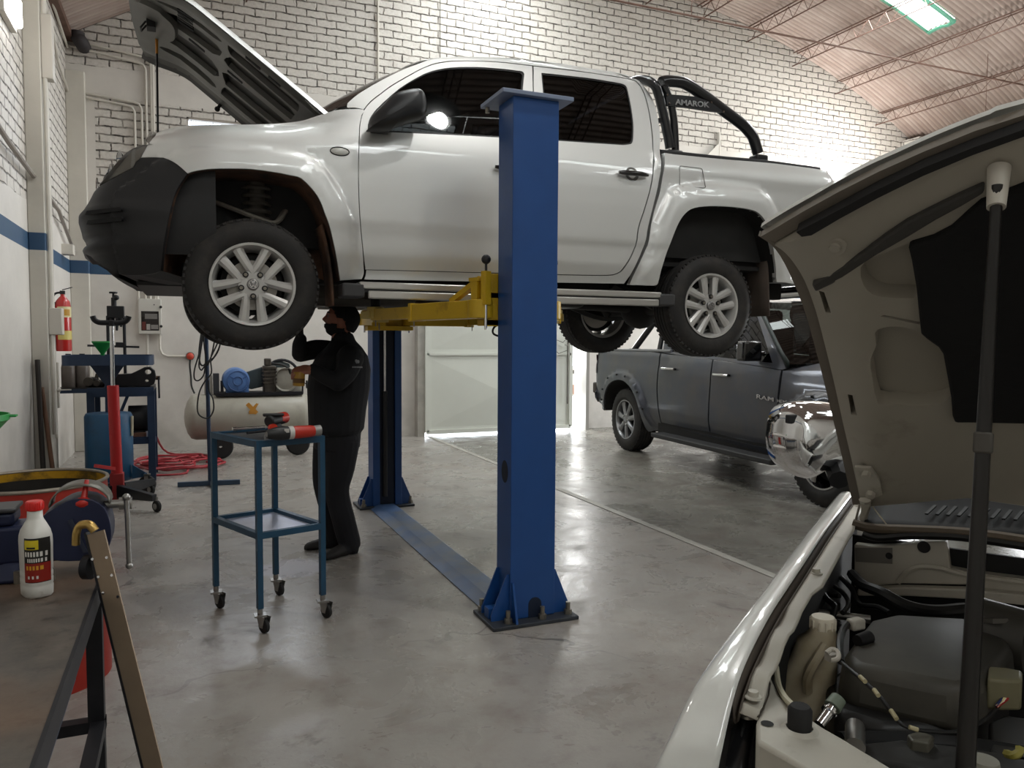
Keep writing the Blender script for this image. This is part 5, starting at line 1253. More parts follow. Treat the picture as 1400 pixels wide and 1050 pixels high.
# wheels
def ram_wheel(a, s_, blades, mt):
    R, w = .425, .28; c = RS.loc(a, s_*.985, R); ax = RS.N*s_; xd = RS.A
    def put(mb): mb.v = [c + xd*p.x - ax*p.y + V((0, 0, p.z)) for p in mb.v]; return mb
    RR = .265
    m = MB().lathe([(RR-.01, .03), (RR+.005, .01), (RR+.05, -.006), (R-.04, .004), (R-.015, .02), (R, .05)]+[(R-(.009 if k % 2 else 0), .06+k*.02) for k in range(9)]+[(R, w-.05), (R-.015, w-.02), (R-.04, w), (RR, w-.01)], (0, 0, 0), (0, 1, 0), 56)
    for k in range(44):
        t = 2*pi*k/44; d = V((cos(t), 0, sin(t))); m.box(d*(R-.010)+V((0, .034, 0)), (.014, .03, .03), Matrix((d, V((0, 1, 0)), V((-sin(t), 0, cos(t))))).transposed())
    ty = put(m).build('tyre', M_tire, ram, smooth=35)
    put(MB().lathe([(RR-.012, .03), (RR+.004, .006), (RR-.012, .006), (RR-.03, .05), (RR-.05, w-.03)], (0, 0, 0), (0, 1, 0), 48)).build('rim_barrel', mt, ty, smooth=50)
    sp = MB()
    for k in range(blades):
        t = 2*pi*(k+.25)/blades; d = V((cos(t), 0, sin(t))); n_ = V((-sin(t), 0, cos(t)))
        e = [(.05, .040, .02), (.12, .030, .012), (.19, .036, .018), (RR-.012, .062, .022)]; vs = []
        for r, hw, y in e: vs += [d*r-n_*hw+V((0, y+.016, 0)), d*r-n_*hw*.4+V((0, y, 0)), d*r+n_*hw*.4+V((0, y, 0)), d*r+n_*hw+V((0, y+.016, 0)), d*r+n_*hw+V((0, y+.05, 0)), d*r-n_*hw+V((0, y+.05, 0))]
        sp.add(vs, [(i*6+q, i*6+(q+1) % 6, i*6+6+(q+1) % 6, i*6+6+q) for i in range(3) for q in range(6)]+[tuple(range(6)), tuple(range(18, 24))])
    sp.lathe([(0, .012), (.045, .012), (.06, .022), (.085, .03), (.09, .07)], (0, 0, 0), (0, 1, 0), 32)
    put(sp).build('spokes', mt, ty, smooth=35)
    for k in range(5):
        t = 2*pi*k/5; d = V((cos(t), 0, sin(t)))*.068; put(MB().cyl(d+V((0, .005, 0)), d+V((0, .04, 0)), .013, n=6)).build('lug_nut', M_chrome, ty)
    put(MB().lathe([(0, .10), (.19, .10), (.19, .13)], (0, 0, 0), (0, 1, 0), 32)).build('brake_disc', M_under, ty)
M_chrw = mat('polished_alloy', 'c9c9c9', .12, 1)
M_alg = mat('grey_alloy', '8f8f90', .3, .7)
for s_ in (1, -1):
    ram_wheel(-1.95, s_, 7, M_alg); ram_wheel(af, s_, 5, M_chrw)

MB().box(RS.loc(.2, 0, .98), (1.72, 2.2, .62), Matrix.Rotation(-.06, 3, 'Z')).box(RS.loc(1.15, 0, 1.12), (1.6, .45, .34), Matrix.Rotation(-.06, 3, 'Z')).build('cabin_interior', mat('cabin_black', '121314', .9), ram)
for s_ in (-1, 1): MB().box(RS.loc(.35, s_*.40, 1.42), (.5, .16, .6), Matrix.Rotation(-.06, 3, 'Z')).box(RS.loc(.33, s_*.40, 1.76), (.26, .1, .16), Matrix.Rotation(-.06, 3, 'Z')).build('seat', mat('cabin_black', '121314', .9), ram, bevel=.04)
# ---------------------------------------------------------------- white car in the foreground, bonnet up
WANG = radians(58)
WR_ = V((sin(WANG), cos(WANG), 0)); WB = V((cos(WANG), -sin(WANG), 0))      # rearwards / across to its far side
LB = atZ(1165, 700, 1.08); LF = atD(1040, 320, 1.28)
M_white = mat('white_car_paint', 'd9d9d4', .25, 0, coat=1, var=.03, vscale=3)
M_cream = mat('unpolished_white_panel', 'b5b0a4', .5, var=.08, dirt='8a8172', dscale=9, dcut=(.58, .8))
M_hoodin = mat('bonnet_underside_cream', 'a39d90', .5, var=.07, vscale=3, dirt='7b7264', dscale=4, dcut=(.6, .8))
M_seal = mat('brown_rubber_seal', '4a4239', .7, var=.15)
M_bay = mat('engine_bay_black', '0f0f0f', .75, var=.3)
M_hose = mat('black_hose', '161616', .5)
car = thing('car', 'white car with a chrome mirror and its bonnet propped open in the foreground', 'car', (LB.x, LB.y, 0))
def W(f, b, z): return V((LB.x, LB.y, 0)) - WR_*f + WB*b + V((0, 0, z))      # f forward, b across
HWID = 1.36
# --- front wing
INN = [(1166, 676, 1.085), (1157, 688, 1.078), (1130, 725, 1.07), (1100, 770, 1.06), (1076, 806, 1.045), (1057, 835, 1.035), (1036, 873, 1.02), (1018, 911, 1.0), (1006, 945, .98), (996, 985, .95), (988, 1022, .925), (982, 1050, .90), (977, 1085, .87)]
inn = [V(q) for q in cr([tuple(atZ(*p)) for p in INN], 3)]
nI = len(inn); WN = -WB
def wing(i, v):
    p = inn[i]; t = i/(nI-1)
    wid = .034+.035*sst(.3, 1, t)
    xs = [(0, 0), (.35, .004), (.75, .0), (1.0, -.012), (1.25, -.045), (1.45, -.10), (1.6, -.18), (1.75, -.30), (1.7, -.42), (1.5, -.52)]
    k = v*(len(xs)-1); j = min(len(xs)-2, int(k)); f = k-j; w = xs[j][0]+(xs[j+1][0]-xs[j][0])*f; d = xs[j][1]+(xs[j+1][1]-xs[j][1])*f
    return p + (WN*.92-WR_*.38*sst(.55, 1, t)).normalized()*(w*wid*1.15) + V((0, 0, d))
wg = MB().grid(lambda a, b: wing(int(round(a*(nI-1))), b), nI-1, 24).build('front_wing', M_white, car, smooth=60, solid=.006)
# lower wing round the wheel arch, sill and door skin
sd = MB()
def sidez(f): 
    d = abs(f-.62); return max(.40, (.36+sqrt(max(0, .40**2-d*d))) if d < .40 else .40)
sd.grid(lambda a, b: W(1.15-2.6*a, -.11+.11*sst(.42, .56, a), sidez(1.15-2.6*a)+(.72-sidez(1.15-2.6*a))*b), 52, 6)
sd.build('wing_lower_side', M_white, car, smooth=60, solid=.006)
dr_ = MB().grid(lambda a, b: W(-.30-1.1*a, .0-.03*sin(pi*min(1, b*1.2)), .62+.44*b), 12, 8).build('front_door', M_white, car, solid=.01)
# outboard wheel
wc = W(.62, -.02, .34)
def putw(mb): mb.v = [wc + WR_*p.x + WB*p.y + V((0, 0, p.z)) for p in mb.v]; return mb
ty = putw(MB().lathe([(.20, .03), (.215, .01), (.25, 0), (.32, .01), (.338, .04), (.338, .17), (.32, .20), (.22, .20)], (0, 0, 0), (0, 1, 0), 48)).build('tyre', M_tire, car)
putw(MB().lathe([(0, .05), (.08, .04), (.19, .05), (.205, .02)], (0, 0, 0), (0, 1, 0), 40)).build('wheel_rim', M_alloy, ty)
# --- dark seal channel and inner flange with its fixings
def off(i, w, dz): 
    p = inn[i]; d = (inn[min(nI-1, i+1)]-inn[max(0, i-1)]); d.z = 0; n = V((d.y, -d.x, 0)).normalized()
    if n.dot(WB) < 0: n = -n
    return p + n*w + V((0, 0, dz))
jE = min(range(nI), key=lambda i: (inn[i]-atZ(1003, 965, .96)).length)
MB().grid(lambda a, b: off(int(round(a*jE)), [-.001, .001, .004, .008, .010][int(round(b*4))], [-.004, -.028, -.034, -.028, -.012][int(round(b*4))]), jE, 4).build('seal_channel', M_seal, car, solid=.003)
def flz(i): return -.016-.008*(1 if (i//2) % 2 else 0)*sst(jE*.45, jE*.6, i)
MB().grid(lambda a, b: off(int(round(a*jE)), .010+(.026+.010*(1 if .18 < a < .42 else 0))*b, flz(int(round(a*jE)))-.004*b), jE, 5).build('inner_flange', M_cream, car, smooth=30, solid=.003)
for t in (.10, .38, .93):
    p = off(int(t*jE), .022, -.017); MB().lathe([(0, .010), (.009, .010), (.010, .003), (.015, .002), (.016, 0)], p, (0, 0, 1), 16, sx=.8, sy=.8).build('wing_bolt', M_cream, car)
# --- headlamp tip and its black bracket
MB().add([atZ(*p) for p in ((956, 1009, .90), (948, 1018, .89), (938, 1034, .87), (930, 1052, .85), (926, 1075, .82), (985, 1075, .82), (978, 1047, .86), (966, 1032, .885))], [tuple(range(8))]).build('headlamp', mat('amber_clear_lamp', '8f8468', .15, coat=1), car, solid=.02)
BK = [(1012, 982, .93), (1020, 968, .935), (1032, 972, .935), (1035, 985, .93), (1030, 1010, .92), (1026, 1055, .90), (1020, 1080, .88), (990, 1080, .88), (992, 1050, .90), (1000, 1000, .92)]
MB().add([atZ(*p) for p in BK], [tuple(range(len(BK)))]).build('headlamp_bracket', mat('gloss_black_plastic', '1a1a1c', .3), car, solid=.012)
MB().lathe([(0, .008), (.006, .008), (.0065, .004), (.012, .004), (.013, 0)], atZ(1022, 979, .942), (0, 0, 1), 20).build('bracket_screw', M_bolt, car)
# --- front cross panel
FPN = [(1046, 914), (1052, 919), (1058, 933), (1067, 950), (1085, 968.6), (1096, 975), (1112, 984), (1125, 993), (1156, 1010.6), (1178, 1024), (1200, 1037), (1240, 1062), (1300, 1105), (1210, 1130), (1150, 1085), (1118, 1062), (1085, 1041), (1060, 1027), (1034, 1012), (1034, 985), (1040, 970), (1038, 950), (1030, 938)]
pz = .955
pts, tris, loops = cdt([tuple(atZ(px, py, pz))[:2] for px, py in FPN], [], .02)
fp = MB(); A_ = [V((x, y, pz)) for x, y in pts]; lp = loops[0]; n0 = len(A_)
fp.add(A_+[A_[i]-V((0, 0, .07)) for i in lp], list(tris)+[(lp[k], lp[(k+1) % len(lp)], n0+(k+1) % len(lp), n0+k) for k in range(len(lp))])
fpo = fp.build('front_cross_panel', M_cream, car, smooth=30, bevel=.006)
for px, py, r in ((1049, 989, .009), (1024, 936, .006)):
    MB().lathe([(0, 0), (r, 0)], atZ(px, py, pz+.0012), (0, 0, 1), 20).build('panel_hole', M_bay, fpo)
MB().tube([atZ(px, py, pz+.001) for px, py in ((1048, 918), (1053, 935), (1051, 950), (1044, 968), (1036, 980))], .0012, 5).build('panel_joint', M_seal, fpo)
bs = MB().lathe([(.0, .036), (.013, .035), (.0165, .030), (.0165, .006), (.015, 0)], atZ(1093, 998, pz), (0, 0, 1), 24).build('rubber_buffer', M_rubber, car)
MB().lathe([(.018, .004), (.024, .001), (.026, 0)], atZ(1093, 998, pz), (0, 0, 1), 24).build('buffer_ring', M_cream, bs)
a = atZ(1120, 991, .94); b = atZ(1145, 957, .965)
ns_ = MB().cyl(a, a.lerp(b, .5), .008).cyl(a.lerp(b, .5), a.lerp(b, .56), .0115).cyl(a.lerp(b, .56), a.lerp(b, .70), .009).build('filler_valve', M_chrome, car)
MB().cyl(a.lerp(b, .70), a.lerp(b, 1.05), .0125, .0115, 14).build('valve_cap', mat('grey_green_cap', '6f7a6b', .5), ns_)
# --- bay walls
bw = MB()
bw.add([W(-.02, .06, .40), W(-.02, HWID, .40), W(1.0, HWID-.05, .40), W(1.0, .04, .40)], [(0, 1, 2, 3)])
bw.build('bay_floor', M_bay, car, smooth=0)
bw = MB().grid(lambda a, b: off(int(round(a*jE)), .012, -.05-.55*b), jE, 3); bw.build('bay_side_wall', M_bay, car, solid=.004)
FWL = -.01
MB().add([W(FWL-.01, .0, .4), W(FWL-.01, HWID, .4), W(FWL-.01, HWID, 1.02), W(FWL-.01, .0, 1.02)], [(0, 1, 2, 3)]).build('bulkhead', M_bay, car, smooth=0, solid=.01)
def onF(px, py, f):                       # pixel -> upright plane across the car
    d = ray(px, py); o = V((LB.x, LB.y, 0))-WR_*f; t = ((o-EYE).dot(WR_))/d.dot(WR_); return EYE+d*t
def plate(name, px, f, th, m, parent=car, bevel=0):
    A = [onF(x, y, f) for x, y in px]; n = len(A); mb = MB()
    q = [((p-A[0]).dot(WB), p.z) for p in A]; ptl, trl, lps = cdt(q, [], None)
    B_ = [A[0]+WB*u-V((0, 0, A[0].z))+V((0, 0, z)) for u, z in ptl]; k = len(B_)
    mb.add(B_+[p+WR_*th for p in B_], [tuple(t) for t in trl]+[tuple(i+k for i in t)[::-1] for t in trl]+[(i, (i+1) % n, k+(i+1) % n, k+i) for i in range(n)])
    return mb.build(name, m, parent, smooth=0, bevel=bevel)
bh = plate('bulkhead_panel', [(1168, 744), (1192, 747), (1222, 746), (1262, 741), (1294, 740), (1296, 750), (1299, 777), (1330, 783), (1440, 797), (1440, 830), (1330, 800), (1235, 798), (1168, 803)], .02, .03, M_cream, bevel=.003)
plate('painted_shade', [(1169, 749), (1220, 749), (1220, 771), (1170, 768)], .0225, .002, mat('grey_shade_tint', '77736d', .6), bh)  # shade on the bulkhead panel, laid on as a thin grey plate
plate('bulkhead_beam', [(1172, 806), (1235, 803), (1330, 806), (1440, 818), (1440, 832), (1330, 820), (1235, 815), (1172, 815)], .045, .03, M_cream, bevel=.004)
for px, py, r in ((1263, 748, .014), (1215.5, 760, .008)):
    MB().lathe([(0, 0), (r, 0)], onF(px, py, .0235), -WR_, 20).build('grommet', M_rubber, bh)
MB().tube(cr([tuple(onF(px, py, .022)) for px, py in ((1228, 797), (1240, 782), (1258, 775), (1285, 777), (1320, 786), (1400, 797))], 4), .006, 6).build('panel_bead', M_cream, bh)
# scuttle: rubber seal, black vented grille, screen beyond
MB().tube(cr([tuple(onF(px, py, .03)) for px, py in ((1166, 716), (1190, 722), (1230, 724), (1300, 727), (1360, 733), (1440, 745))], 4), .012, 8).build('bulkhead_seal', mat('brown_grey_seal', '5c5143', .7, var=.15), car)
MB().tube(cr([tuple(onF(px, py, .035)) for px, py in ((1180, 729), (1200, 735), (1240, 732), (1300, 733), (1360, 740), (1440, 753))], 4), .010, 8).build('bulkhead_hose', M_hose, car)
sc = MB().grid(lambda a, b: W(.03-.26*b, .03+1.3*a, 1.055+.06*b+.03*sin(pi*a)), 24, 6).build('scuttle_grille', mat('scuttle_black', '0e0f10', .6, spec=.25), car, solid=.006)
vs_ = MB()
for k in range(40):
    b_ = .16+k*.022; z_ = 1.055+.06*.35+.03*sin(pi*b_/1.33)+.006
    vs_.bar(W(-.02, b_, z_), W(-.075, b_+.012, z_+.012), .007, .004)
vs_.build('vent_slots', mat('vent_grey', '1f2122', .6), sc)
ws = MB().grid(lambda a, b: W(-.20-.55*b, .02+1.30*a, 1.10+.52*b)-WR_*(.05*(1-(2*a-1)**2)), 10, 8).build('windscreen', glass('screen_dark', '40484a'), car, smooth=60)
for s_ in (0, 1): MB().tube([W(-.18, .05+1.28*s_, 1.06), W(-.46, .08+1.22*s_, 1.36), W(-.78, .12+1.14*s_, 1.63)], .035, 8).build('screen_pillar', M_white, car)
MB().grid(lambda a, b: W(-.76-.9*b, .05+1.24*a, 1.63+.05*sin(pi*a)*1), 8, 4).build('roof', M_white, car, solid=.01)
cbl = MB().tube(cr([tuple(onF(px, py, .02)) for px, py in ((1187, 683), (1195, 695), (1205, 708), (1213, 718))], 4), .0015, 5).build('washer_tube', mat('pale_tube', 'c9c2a9', .5), car)
# --- bonnet, propped open
HU = None
e_ = LF-LB; hnrm = e_.cross(WB).normalized(); HU = WB.cross(hnrm); HU = HU if HU.dot(e_) > 0 else -HU; HU.normalize()
HN = hnrm if hnrm.dot(EYE-LB) > 0 else -hnrm                     # towards the camera = underside
def hbu(px, py):
    d = ray(px, py); t = (LB-EYE).dot(HN)/d.dot(HN); p = EYE+d*t-LB; return (p.dot(WB), p.dot(HU))
def H(b, u, o=0.0): return LB+WB*b+HU*u+HN*o
EDGE_L = [(1166, 690), (1150, 630), (1138, 585), (1124, 530), (1110, 475), (1096, 425), (1080, 382), (1066, 352), (1054, 335), (1042, 325), (1037, 321)]
EDGE_T = [(1037, 321), (1046, 315), (1075, 299), (1105, 284), (1141, 265.5), (1180, 248), (1220, 233), (1262, 217), (1305, 202), (1350, 188), (1400, 175)]
el = [hbu(*p) for p in EDGE_L]; et = [hbu(*p) for p in EDGE_T]; bmid = HWID/2-.02
bR = et[-1][0]; uR_ = et[-1][1]
et2 = [p for p in et if p[0] < bmid]
et2 += [(bmid, et2[-1][1]+(bmid-et2[-1][0])*.10)]
mir = lambda P: [(2*bmid-b, u) for b, u in P[::-1]]
left = cr(el, 3); top = cr(et2, 3); bot = [(.02, .035), (.10, .06), (.25, .085), (bmid, .10)]
half = left + top[1:]
outl = bot[::-1][0:0] + half + mir(half)[1:] + mir(bot) + bot[::-1][1:]
def dome(b, u):                            # skin bows away from the camera between the edges
    x = min(1, max(0, (b+.02)/(2*bmid+.04))); return -.05*sin(pi*x) - .02*sin(pi*min(1, max(0, u/1.0)))
dd = lambda b, u: dome(b, u)-dome(*el[0])*0
pts, tris, loops = cdt(outl, [], .05)
lo_ = loops[0]
sk = MB(); A_ = [H(b, u, dd(b, u)-.024) for b, u in pts]; n0 = len(A_)
sk.add(A_+[H(*pts[i], dd(*pts[i])-.014) for i in lo_], list(tris)+[(lo_[k], lo_[(k+1) % len(lo_)], n0+(k+1) % len(lo_), n0+k) for k in range(len(lo_))])
hood_w = sk.build('bonnet', M_white, car, smooth=50)
# underside rim: lip, side flange and raised inner frame
def on_h(name, polypx, o, m, holes=(), sp=.05, parent=None, depth=.02, poly=None, bevel=0, uneven=None, smooth=40):
    P_ = poly or [hbu(*p) for p in polypx]; ptl, trl, lps = cdt(P_, [[hbu(*p) for p in h] for h in holes], sp)
    mb = MB(); oo = [o+(uneven(b, u) if uneven else 0) for b, u in ptl]
    A = [H(b, u, dd(b, u)+q) for (b, u), q in zip(ptl, oo)]; vs = list(A); fs = list(trl)
    for lp in lps:
        k0 = len(vs); vs += [H(*ptl[i], dd(*ptl[i])+oo[i]-depth) for i in lp]; fs += [(lp[k], lp[(k+1) % len(lp)], k0+(k+1) % len(lp), k0+k) for k in range(len(lp))]
    return mb.add(vs, fs).build(name, m, parent or hood_w, smooth=smooth, bevel=bevel)
inset_l = [(b+.004, u) for b, u in left]; 
lipo = half[:]
# inner panel covers the whole underside, set in from the lip
INL = cr([hbu(*p) for p in [(1178, 690), (1164, 634), (1152, 588), (1139, 532), (1126, 478), (1114, 430), (1100, 388), (1085, 360), (1072, 343), (1060, 333)]], 3)
INT = cr([hbu(*p) for p in [(1060, 333), (1100, 312), (1145, 289), (1200, 264), (1262, 238), (1330, 214), (1400, 193)]], 3); INT = [p for p in INT if p[0] < bmid-.02]+[(bmid, INT[-1][1]+(bmid-INT[-1][0])*.08)]
ih = INL+INT[1:]; inpoly = ih + mir(ih)[1:] + mir([(.05, .055), (.25, .10), (bmid, .115)]) + [(bmid, .115), (.25, .10), (.05, .055)][1:]
CAV1 = [(1263, 577), (1243, 566), (1224, 556), (1205, 556), (1193, 520), (1189, 496), (1197, 478), (1195, 462), (1204, 457), (1225, 459), (1240, 462), (1262, 472), (1280, 488), (1293, 505), (1297, 540), (1300, 560), (1285, 569)]
CAV1 = [(1200, 556), (1192, 520), (1189, 496), (1197, 478), (1195, 461), (1206, 457), (1232, 459), (1256, 470), (1282, 492), (1290, 500), (1294, 530), (1298, 557), (1283, 567), (1250, 568), (1225, 563)]
CAV2 = [(1176, 368), (1192, 357), (1215, 350), (1240, 342), (1246, 360), (1250, 390), (1252, 417), (1238, 419), (1210, 416), (1192, 408), (1180, 392)]
# hollow sheet behind, frame in front with the two cavities and slots cut out
S1 = rr = [(1119, 399), (1127, 399), (1136, 429), (1128, 431)]; S2 = [(1158, 544), (1165, 543), (1171, 570), (1163, 571)]; S3 = [(1202, 441), (1206, 439.5), (1256, 454), (1255, 457.5)]
def swell(b, u):
    q = pdist((b, u), [p for p in INL], False); return .018*sst(.0, .05, q)-.012*sst(.06, .12, q)
frm = on_h('inner_frame', None, .012, M_hoodin, [cr(CAV1, 2, True), cr(CAV2, 2, True), S1, S2, S3], .035, poly=inpoly, depth=.035, uneven=swell, smooth=50)
on_h('inner_sheet', None, -.014, M_hoodin, [], .08, poly=[(bmid+(b-bmid)*.97, .06+(u-.06)*.965) for b, u in inpoly], depth=.002)
for s_ in (S1, S2, S3):
    c_ = [sum(p[i] for p in s_)/4 for i in (0, 1)]; on_h('frame_slot', [(c_[0]+(x-c_[0])*1.15, c_[1]+(y-c_[1])*1.15) for x, y in s_], -.008, mat('slot_black', '0b0b0c', .7), sp=None, depth=.004)
# padded insulation, sealing strips
PAD = [(1241, 340), (1290, 322), (1330, 300), (1372, 268), (1400, 258), (1440, 250)]
pad = [hbu(*p) for p in [(1241, 338), (1275, 330), (1300, 318), (1322, 298), (1340, 283), (1400, 262)]]; pad = [p for p in pad if p[0] < bmid]
padl = [hbu(*p) for p in [(1301, 580), (1304, 588), (1318, 589), (1360, 590), (1400, 591)]]
left_pad = [hbu(*p) for p in [(1301, 580), (1299, 556), (1294, 528), (1288, 495), (1281, 484), (1266, 472), (1258, 464), (1256, 445), (1252, 400), (1246, 360), (1241, 338)]]
uu = padl[-1][1]
pp = left_pad + pad[1:] + [(bmid, pad[-1][1]+.02)]; padpoly = pp + mir(pp)[1:] + [(bmid, uu-.005)] + [padl[2], padl[1]]
on_h('insulation_pad', None, .032, NT('x') and mat('black_felt', '0a0a0a', .95, bump=.3, bscale=40), [], .06, poly=padpoly, depth=.02, bevel=.006)
on_h('sealing_strip', [(1111, 383), (1113, 388), (1116, 394), (1140, 384), (1166, 368), (1200, 347), (1240, 326), (1280, 303), (1310, 288), (1345, 268), (1345, 258), (1310, 272), (1270, 290), (1240, 304), (1210, 323), (1182, 343), (1150, 362), (1130, 374)], .030, mat('grey_foam_strip', '3f3d3a', .9, bump=.3), sp=.04, depth=.018, bevel=.004)
on_h('front_seal', [(1092, 306), (1099, 313), (1112, 312), (1150, 291), (1200, 266), (1262, 239), (1330, 214), (1400, 192), (1400, 182), (1330, 204), (1262, 228), (1200, 254), (1150, 278)], .030, mat('black_rubber', '1b1a1a', .8), sp=.04, depth=.02)
on_h('front_lip', [(1040, 322), (1060, 331), (1095, 312), (1145, 286), (1200, 260), (1262, 233), (1330, 208), (1400, 186), (1400, 177), (1330, 196), (1262, 219.5), (1200, 243), (1145, 267), (1095, 292)], .008, mat('brown_grey_lip', '6e665b', .6, var=.1), sp=.04, depth=.015)
on_h('side_lip', None, .006, mat('brown_grey_lip', '6e665b', .6), sp=.04, depth=.012, poly=[p for p in cr([hbu(*p) for p in EDGE_L], 2)] + [p for p in cr([hbu(*p) for p in [(1060, 333), (1072, 343), (1085, 360), (1100, 388), (1114, 430), (1126, 478), (1139, 532), (1152, 588), (1164, 634), (1178, 690)]], 2)])
c = hbu(1142, 334)
pl = MB().lathe([(.0, .004), (.008, .004), (.010, 0), (.017, .001), (.019, -.003)], H(*c, dd(*c)+.026), HN, 24).build('pressed_boss', M_hoodin, hood_w)
MB().lathe([(0, 0), (.0165, 0)], H(*c, dd(*c)+.0268)+WB*-.004, HN, 20, a0=pi*.6, a1=pi*1.4, xdir=WB).build('boss_hole', mat('slot_black', '0b0b0c', .7), pl)
# hinge plate with two bolts, prop rod
hb1 = [hbu(*p) for p in ((1170, 631), (1192, 634), (1203, 650), (1208, 668), (1195, 672), (1186, 690), (1181, 692), (1176, 660))]
hp = on_h('bonnet_hinge', None, .036, M_cream, sp=None, depth=.006, poly=hb1)
for px, py in ((1186, 639), (1192, 664)):
    c = hbu(px, py); MB().cyl(H(*c, dd(*c)+.036), H(*c, dd(*c)+.048), .010, n=6).build('hinge_bolt', M_cream, hp)
MB().tube([H(*hbu(1185, 668), .03), onF(1184, 694, .01), onF(1180, 712, -.005)], [.013, .010, .008], 8, flat=.5).build('hinge_arm', M_cream, hp)
MB().tube(cr([tuple(onF(px, py, .0)) for px, py in ((1176, 688), (1173, 700), (1170, 712))], 3), .003, 5).build('hinge_spring', M_bolt, hp)
ct = hbu(1365, 240); pt = H(*ct, dd(*ct)+.055); pb = onF(1318, 1085, .90)
pr = MB().cyl(pt, pb, .0072, .0120, 12).build('prop_rod', mat('worn_black_rod', '242220', .35, .3, var=.2), car)
MB().cyl(H(*ct, dd(*ct)+.02), pt+(pb-pt).normalized()*.03, .0145, .0115, 16).build('rod_socket', mat('white_nylon', 'c2bcb0', .5), pr)
s0 = pt.lerp(pb, (pt-pb).length and .0); dirp = (pb-pt).normalized()
k0 = min((i/200 for i in range(200)), key=lambda t: abs((lambda P: 525-FPX*(P-EYE).dot(UP)/(P-EYE).dot(FW))(pt.lerp(pb, t))-590)); k1 = min((i/200 for i in range(200)), key=lambda t: abs((lambda P: 525-FPX*(P-EYE).dot(UP)/(P-EYE).dot(FW))(pt.lerp(pb, t))-618))
MB().bar(pt.lerp(pb, k0), pt.lerp(pb, k1), .022, .022).build('rod_sleeve', mat('grey_sleeve', '4a4640', .7), pr, bevel=.003)
# --- chrome door mirror
mc = atD(1107, 600, 2.28); mx = (RT*.97+FW*.25).normalized(); my = (FW*.97-RT*.25).normalized(); mz = V((0, 0, 1))
MO = [(-.106, .03), (-.10, .07), (-.082, .097), (-.05, .112), (.02, .112), (.09, .100), (.12, .07), (.125, -.02), (.115, -.06), (.05, -.095), (.0, -.118), (-.03, -.110), (-.07, -.085), (-.098, -.05), (-.108, 0)]
MO = cr(MO, 3, True); mb = MB(); lay = [(-.075, .30), (-.068, .55), (-.052, .78), (-.028, .93), (.0, 1.0), (.04, .99), (.07, .95)]
for y, k in lay: mb.v += [mc+mx*(x*k)+mz*(z*k)+my*y for x, z in MO]
n_ = len(MO); mb.f = [[i*n_+q, i*n_+(q+1) % n_, (i+1)*n_+(q+1) % n_, (i+1)*n_+q] for i in range(len(lay)-1) for q in range(n_)]+[list(range(n_)), list(range((len(lay)-1)*n_, len(lay)*n_))]; mb.mi = [0]*len(mb.f)
dm = mb.build('door_mirror', M_chrome, car, smooth=60)
MB().box(mc+mx*-.088+mz*.062+my*-.035, (.030, .02, .026), Matrix((mx, my, mz)).transposed()).build('mirror_notch', M_black, dm, bevel=.004)
MB().tube([mc+mx*.10-mz*.06+my*.03, W(-.33, -.10, 1.10)], .03, 8).build('mirror_arm', M_black, dm)
for zz in (.015, -.02): MB().tube(cr([tuple(mc+mx*-.113+mz*zz+my*.01), tuple(mc+mx*-.095+mz*(zz-.004)+my*-.022), tuple(mc+mx*-.07+mz*(zz-.008)+my*-.042)], 4), .006, 6).build('mirror_rib', M_chrome, dm)
# --- bay contents
cap = atZ(1125, 851, 1.0)
RESM = NT('milky_plastic'); _t = RESM; _t.b.inputs['Base Color'].default_value = lin('a69c84'); _t.b.inputs['Roughness'].default_value = .4; _t.b.inputs['Subsurface Weight'].default_value = .25; _t.b.inputs['Subsurface Radius'].default_value = (.02, .02, .015)
_n = _t.noise(_t.coord(), 14, 3); _t.link(_t.mix(_t.ramp(_n, [(.4, (0, 0, 0)), (.8, (1, 1, 1))]), lin('b5ab94'), lin('96886c')), _t.b.inputs['Base Color']); RESM = RESM.mat
ra = WB*.9+WR_*.2; ra.normalize(); rbv = V((0, 0, 1)).cross(ra)
secs = [(-.005, .020, .020, 0), (-.02, .024, .024, .0), (-.035, .034, .030, -.008), (-.06, .038, .034, -.012), (-.09, .046, .036, -.020), (-.13, .052, .038, -.026), (-.17, .050, .038, -.024), (-.215, .046, .036, -.020), (-.24, .03, .03, -.02)]
rz = MB(); 
for z, sx, sy, sh in secs: rz.v += [cap+ra*(sh+sx*(abs(cos(2*pi*k/24))**.7)*(1 if cos(2*pi*k/24) > 0 else -1))+rbv*(sy*(abs(sin(2*pi*k/24))**.7)*(1 if sin(2*pi*k/24) > 0 else -1))+V((0, 0, z)) for k in range(24)]
rz.f = [[i*24+k, i*24+(k+1) % 24, (i+1)*24+(k+1) % 24, (i+1)*24+k] for i in range(len(secs)-1) for k in range(24)]+[list(range(24)), list(range((len(secs)-1)*24, len(secs)*24))]; rz.mi = [0]*len(rz.f)
rsv = rz.build('washer_bottle', RESM, car, smooth=60)
MB().tube(cr([tuple(cap+ra*.012-WR_*.028+V((0, 0, -.03))), tuple(cap+ra*.0-WR_*.042+V((0, 0, -.055))), tuple(cap+ra*-.012-WR_*.046+V((0, 0, -.085))), tuple(cap+ra*-.014-WR_*.036+V((0, 0, -.115)))], 4), .009, 8).build('bottle_handle', RESM, rsv)
cp = MB().lathe([(0, .011), (.019, .011), (.0215, .008), (.0215, -.010), (.018, -.012)], cap, (0, 0, 1), 28)
for k in range(12): cp.cyl(cap+V((.0215*cos(k*pi/6), .0215*sin(k*pi/6), -.010)), cap+V((.0215*cos(k*pi/6), .0215*sin(k*pi/6), .006)), .002, n=6)
cp.build('bottle_cap', mat('ivory_cap', 'd3cbb8', .45), rsv)
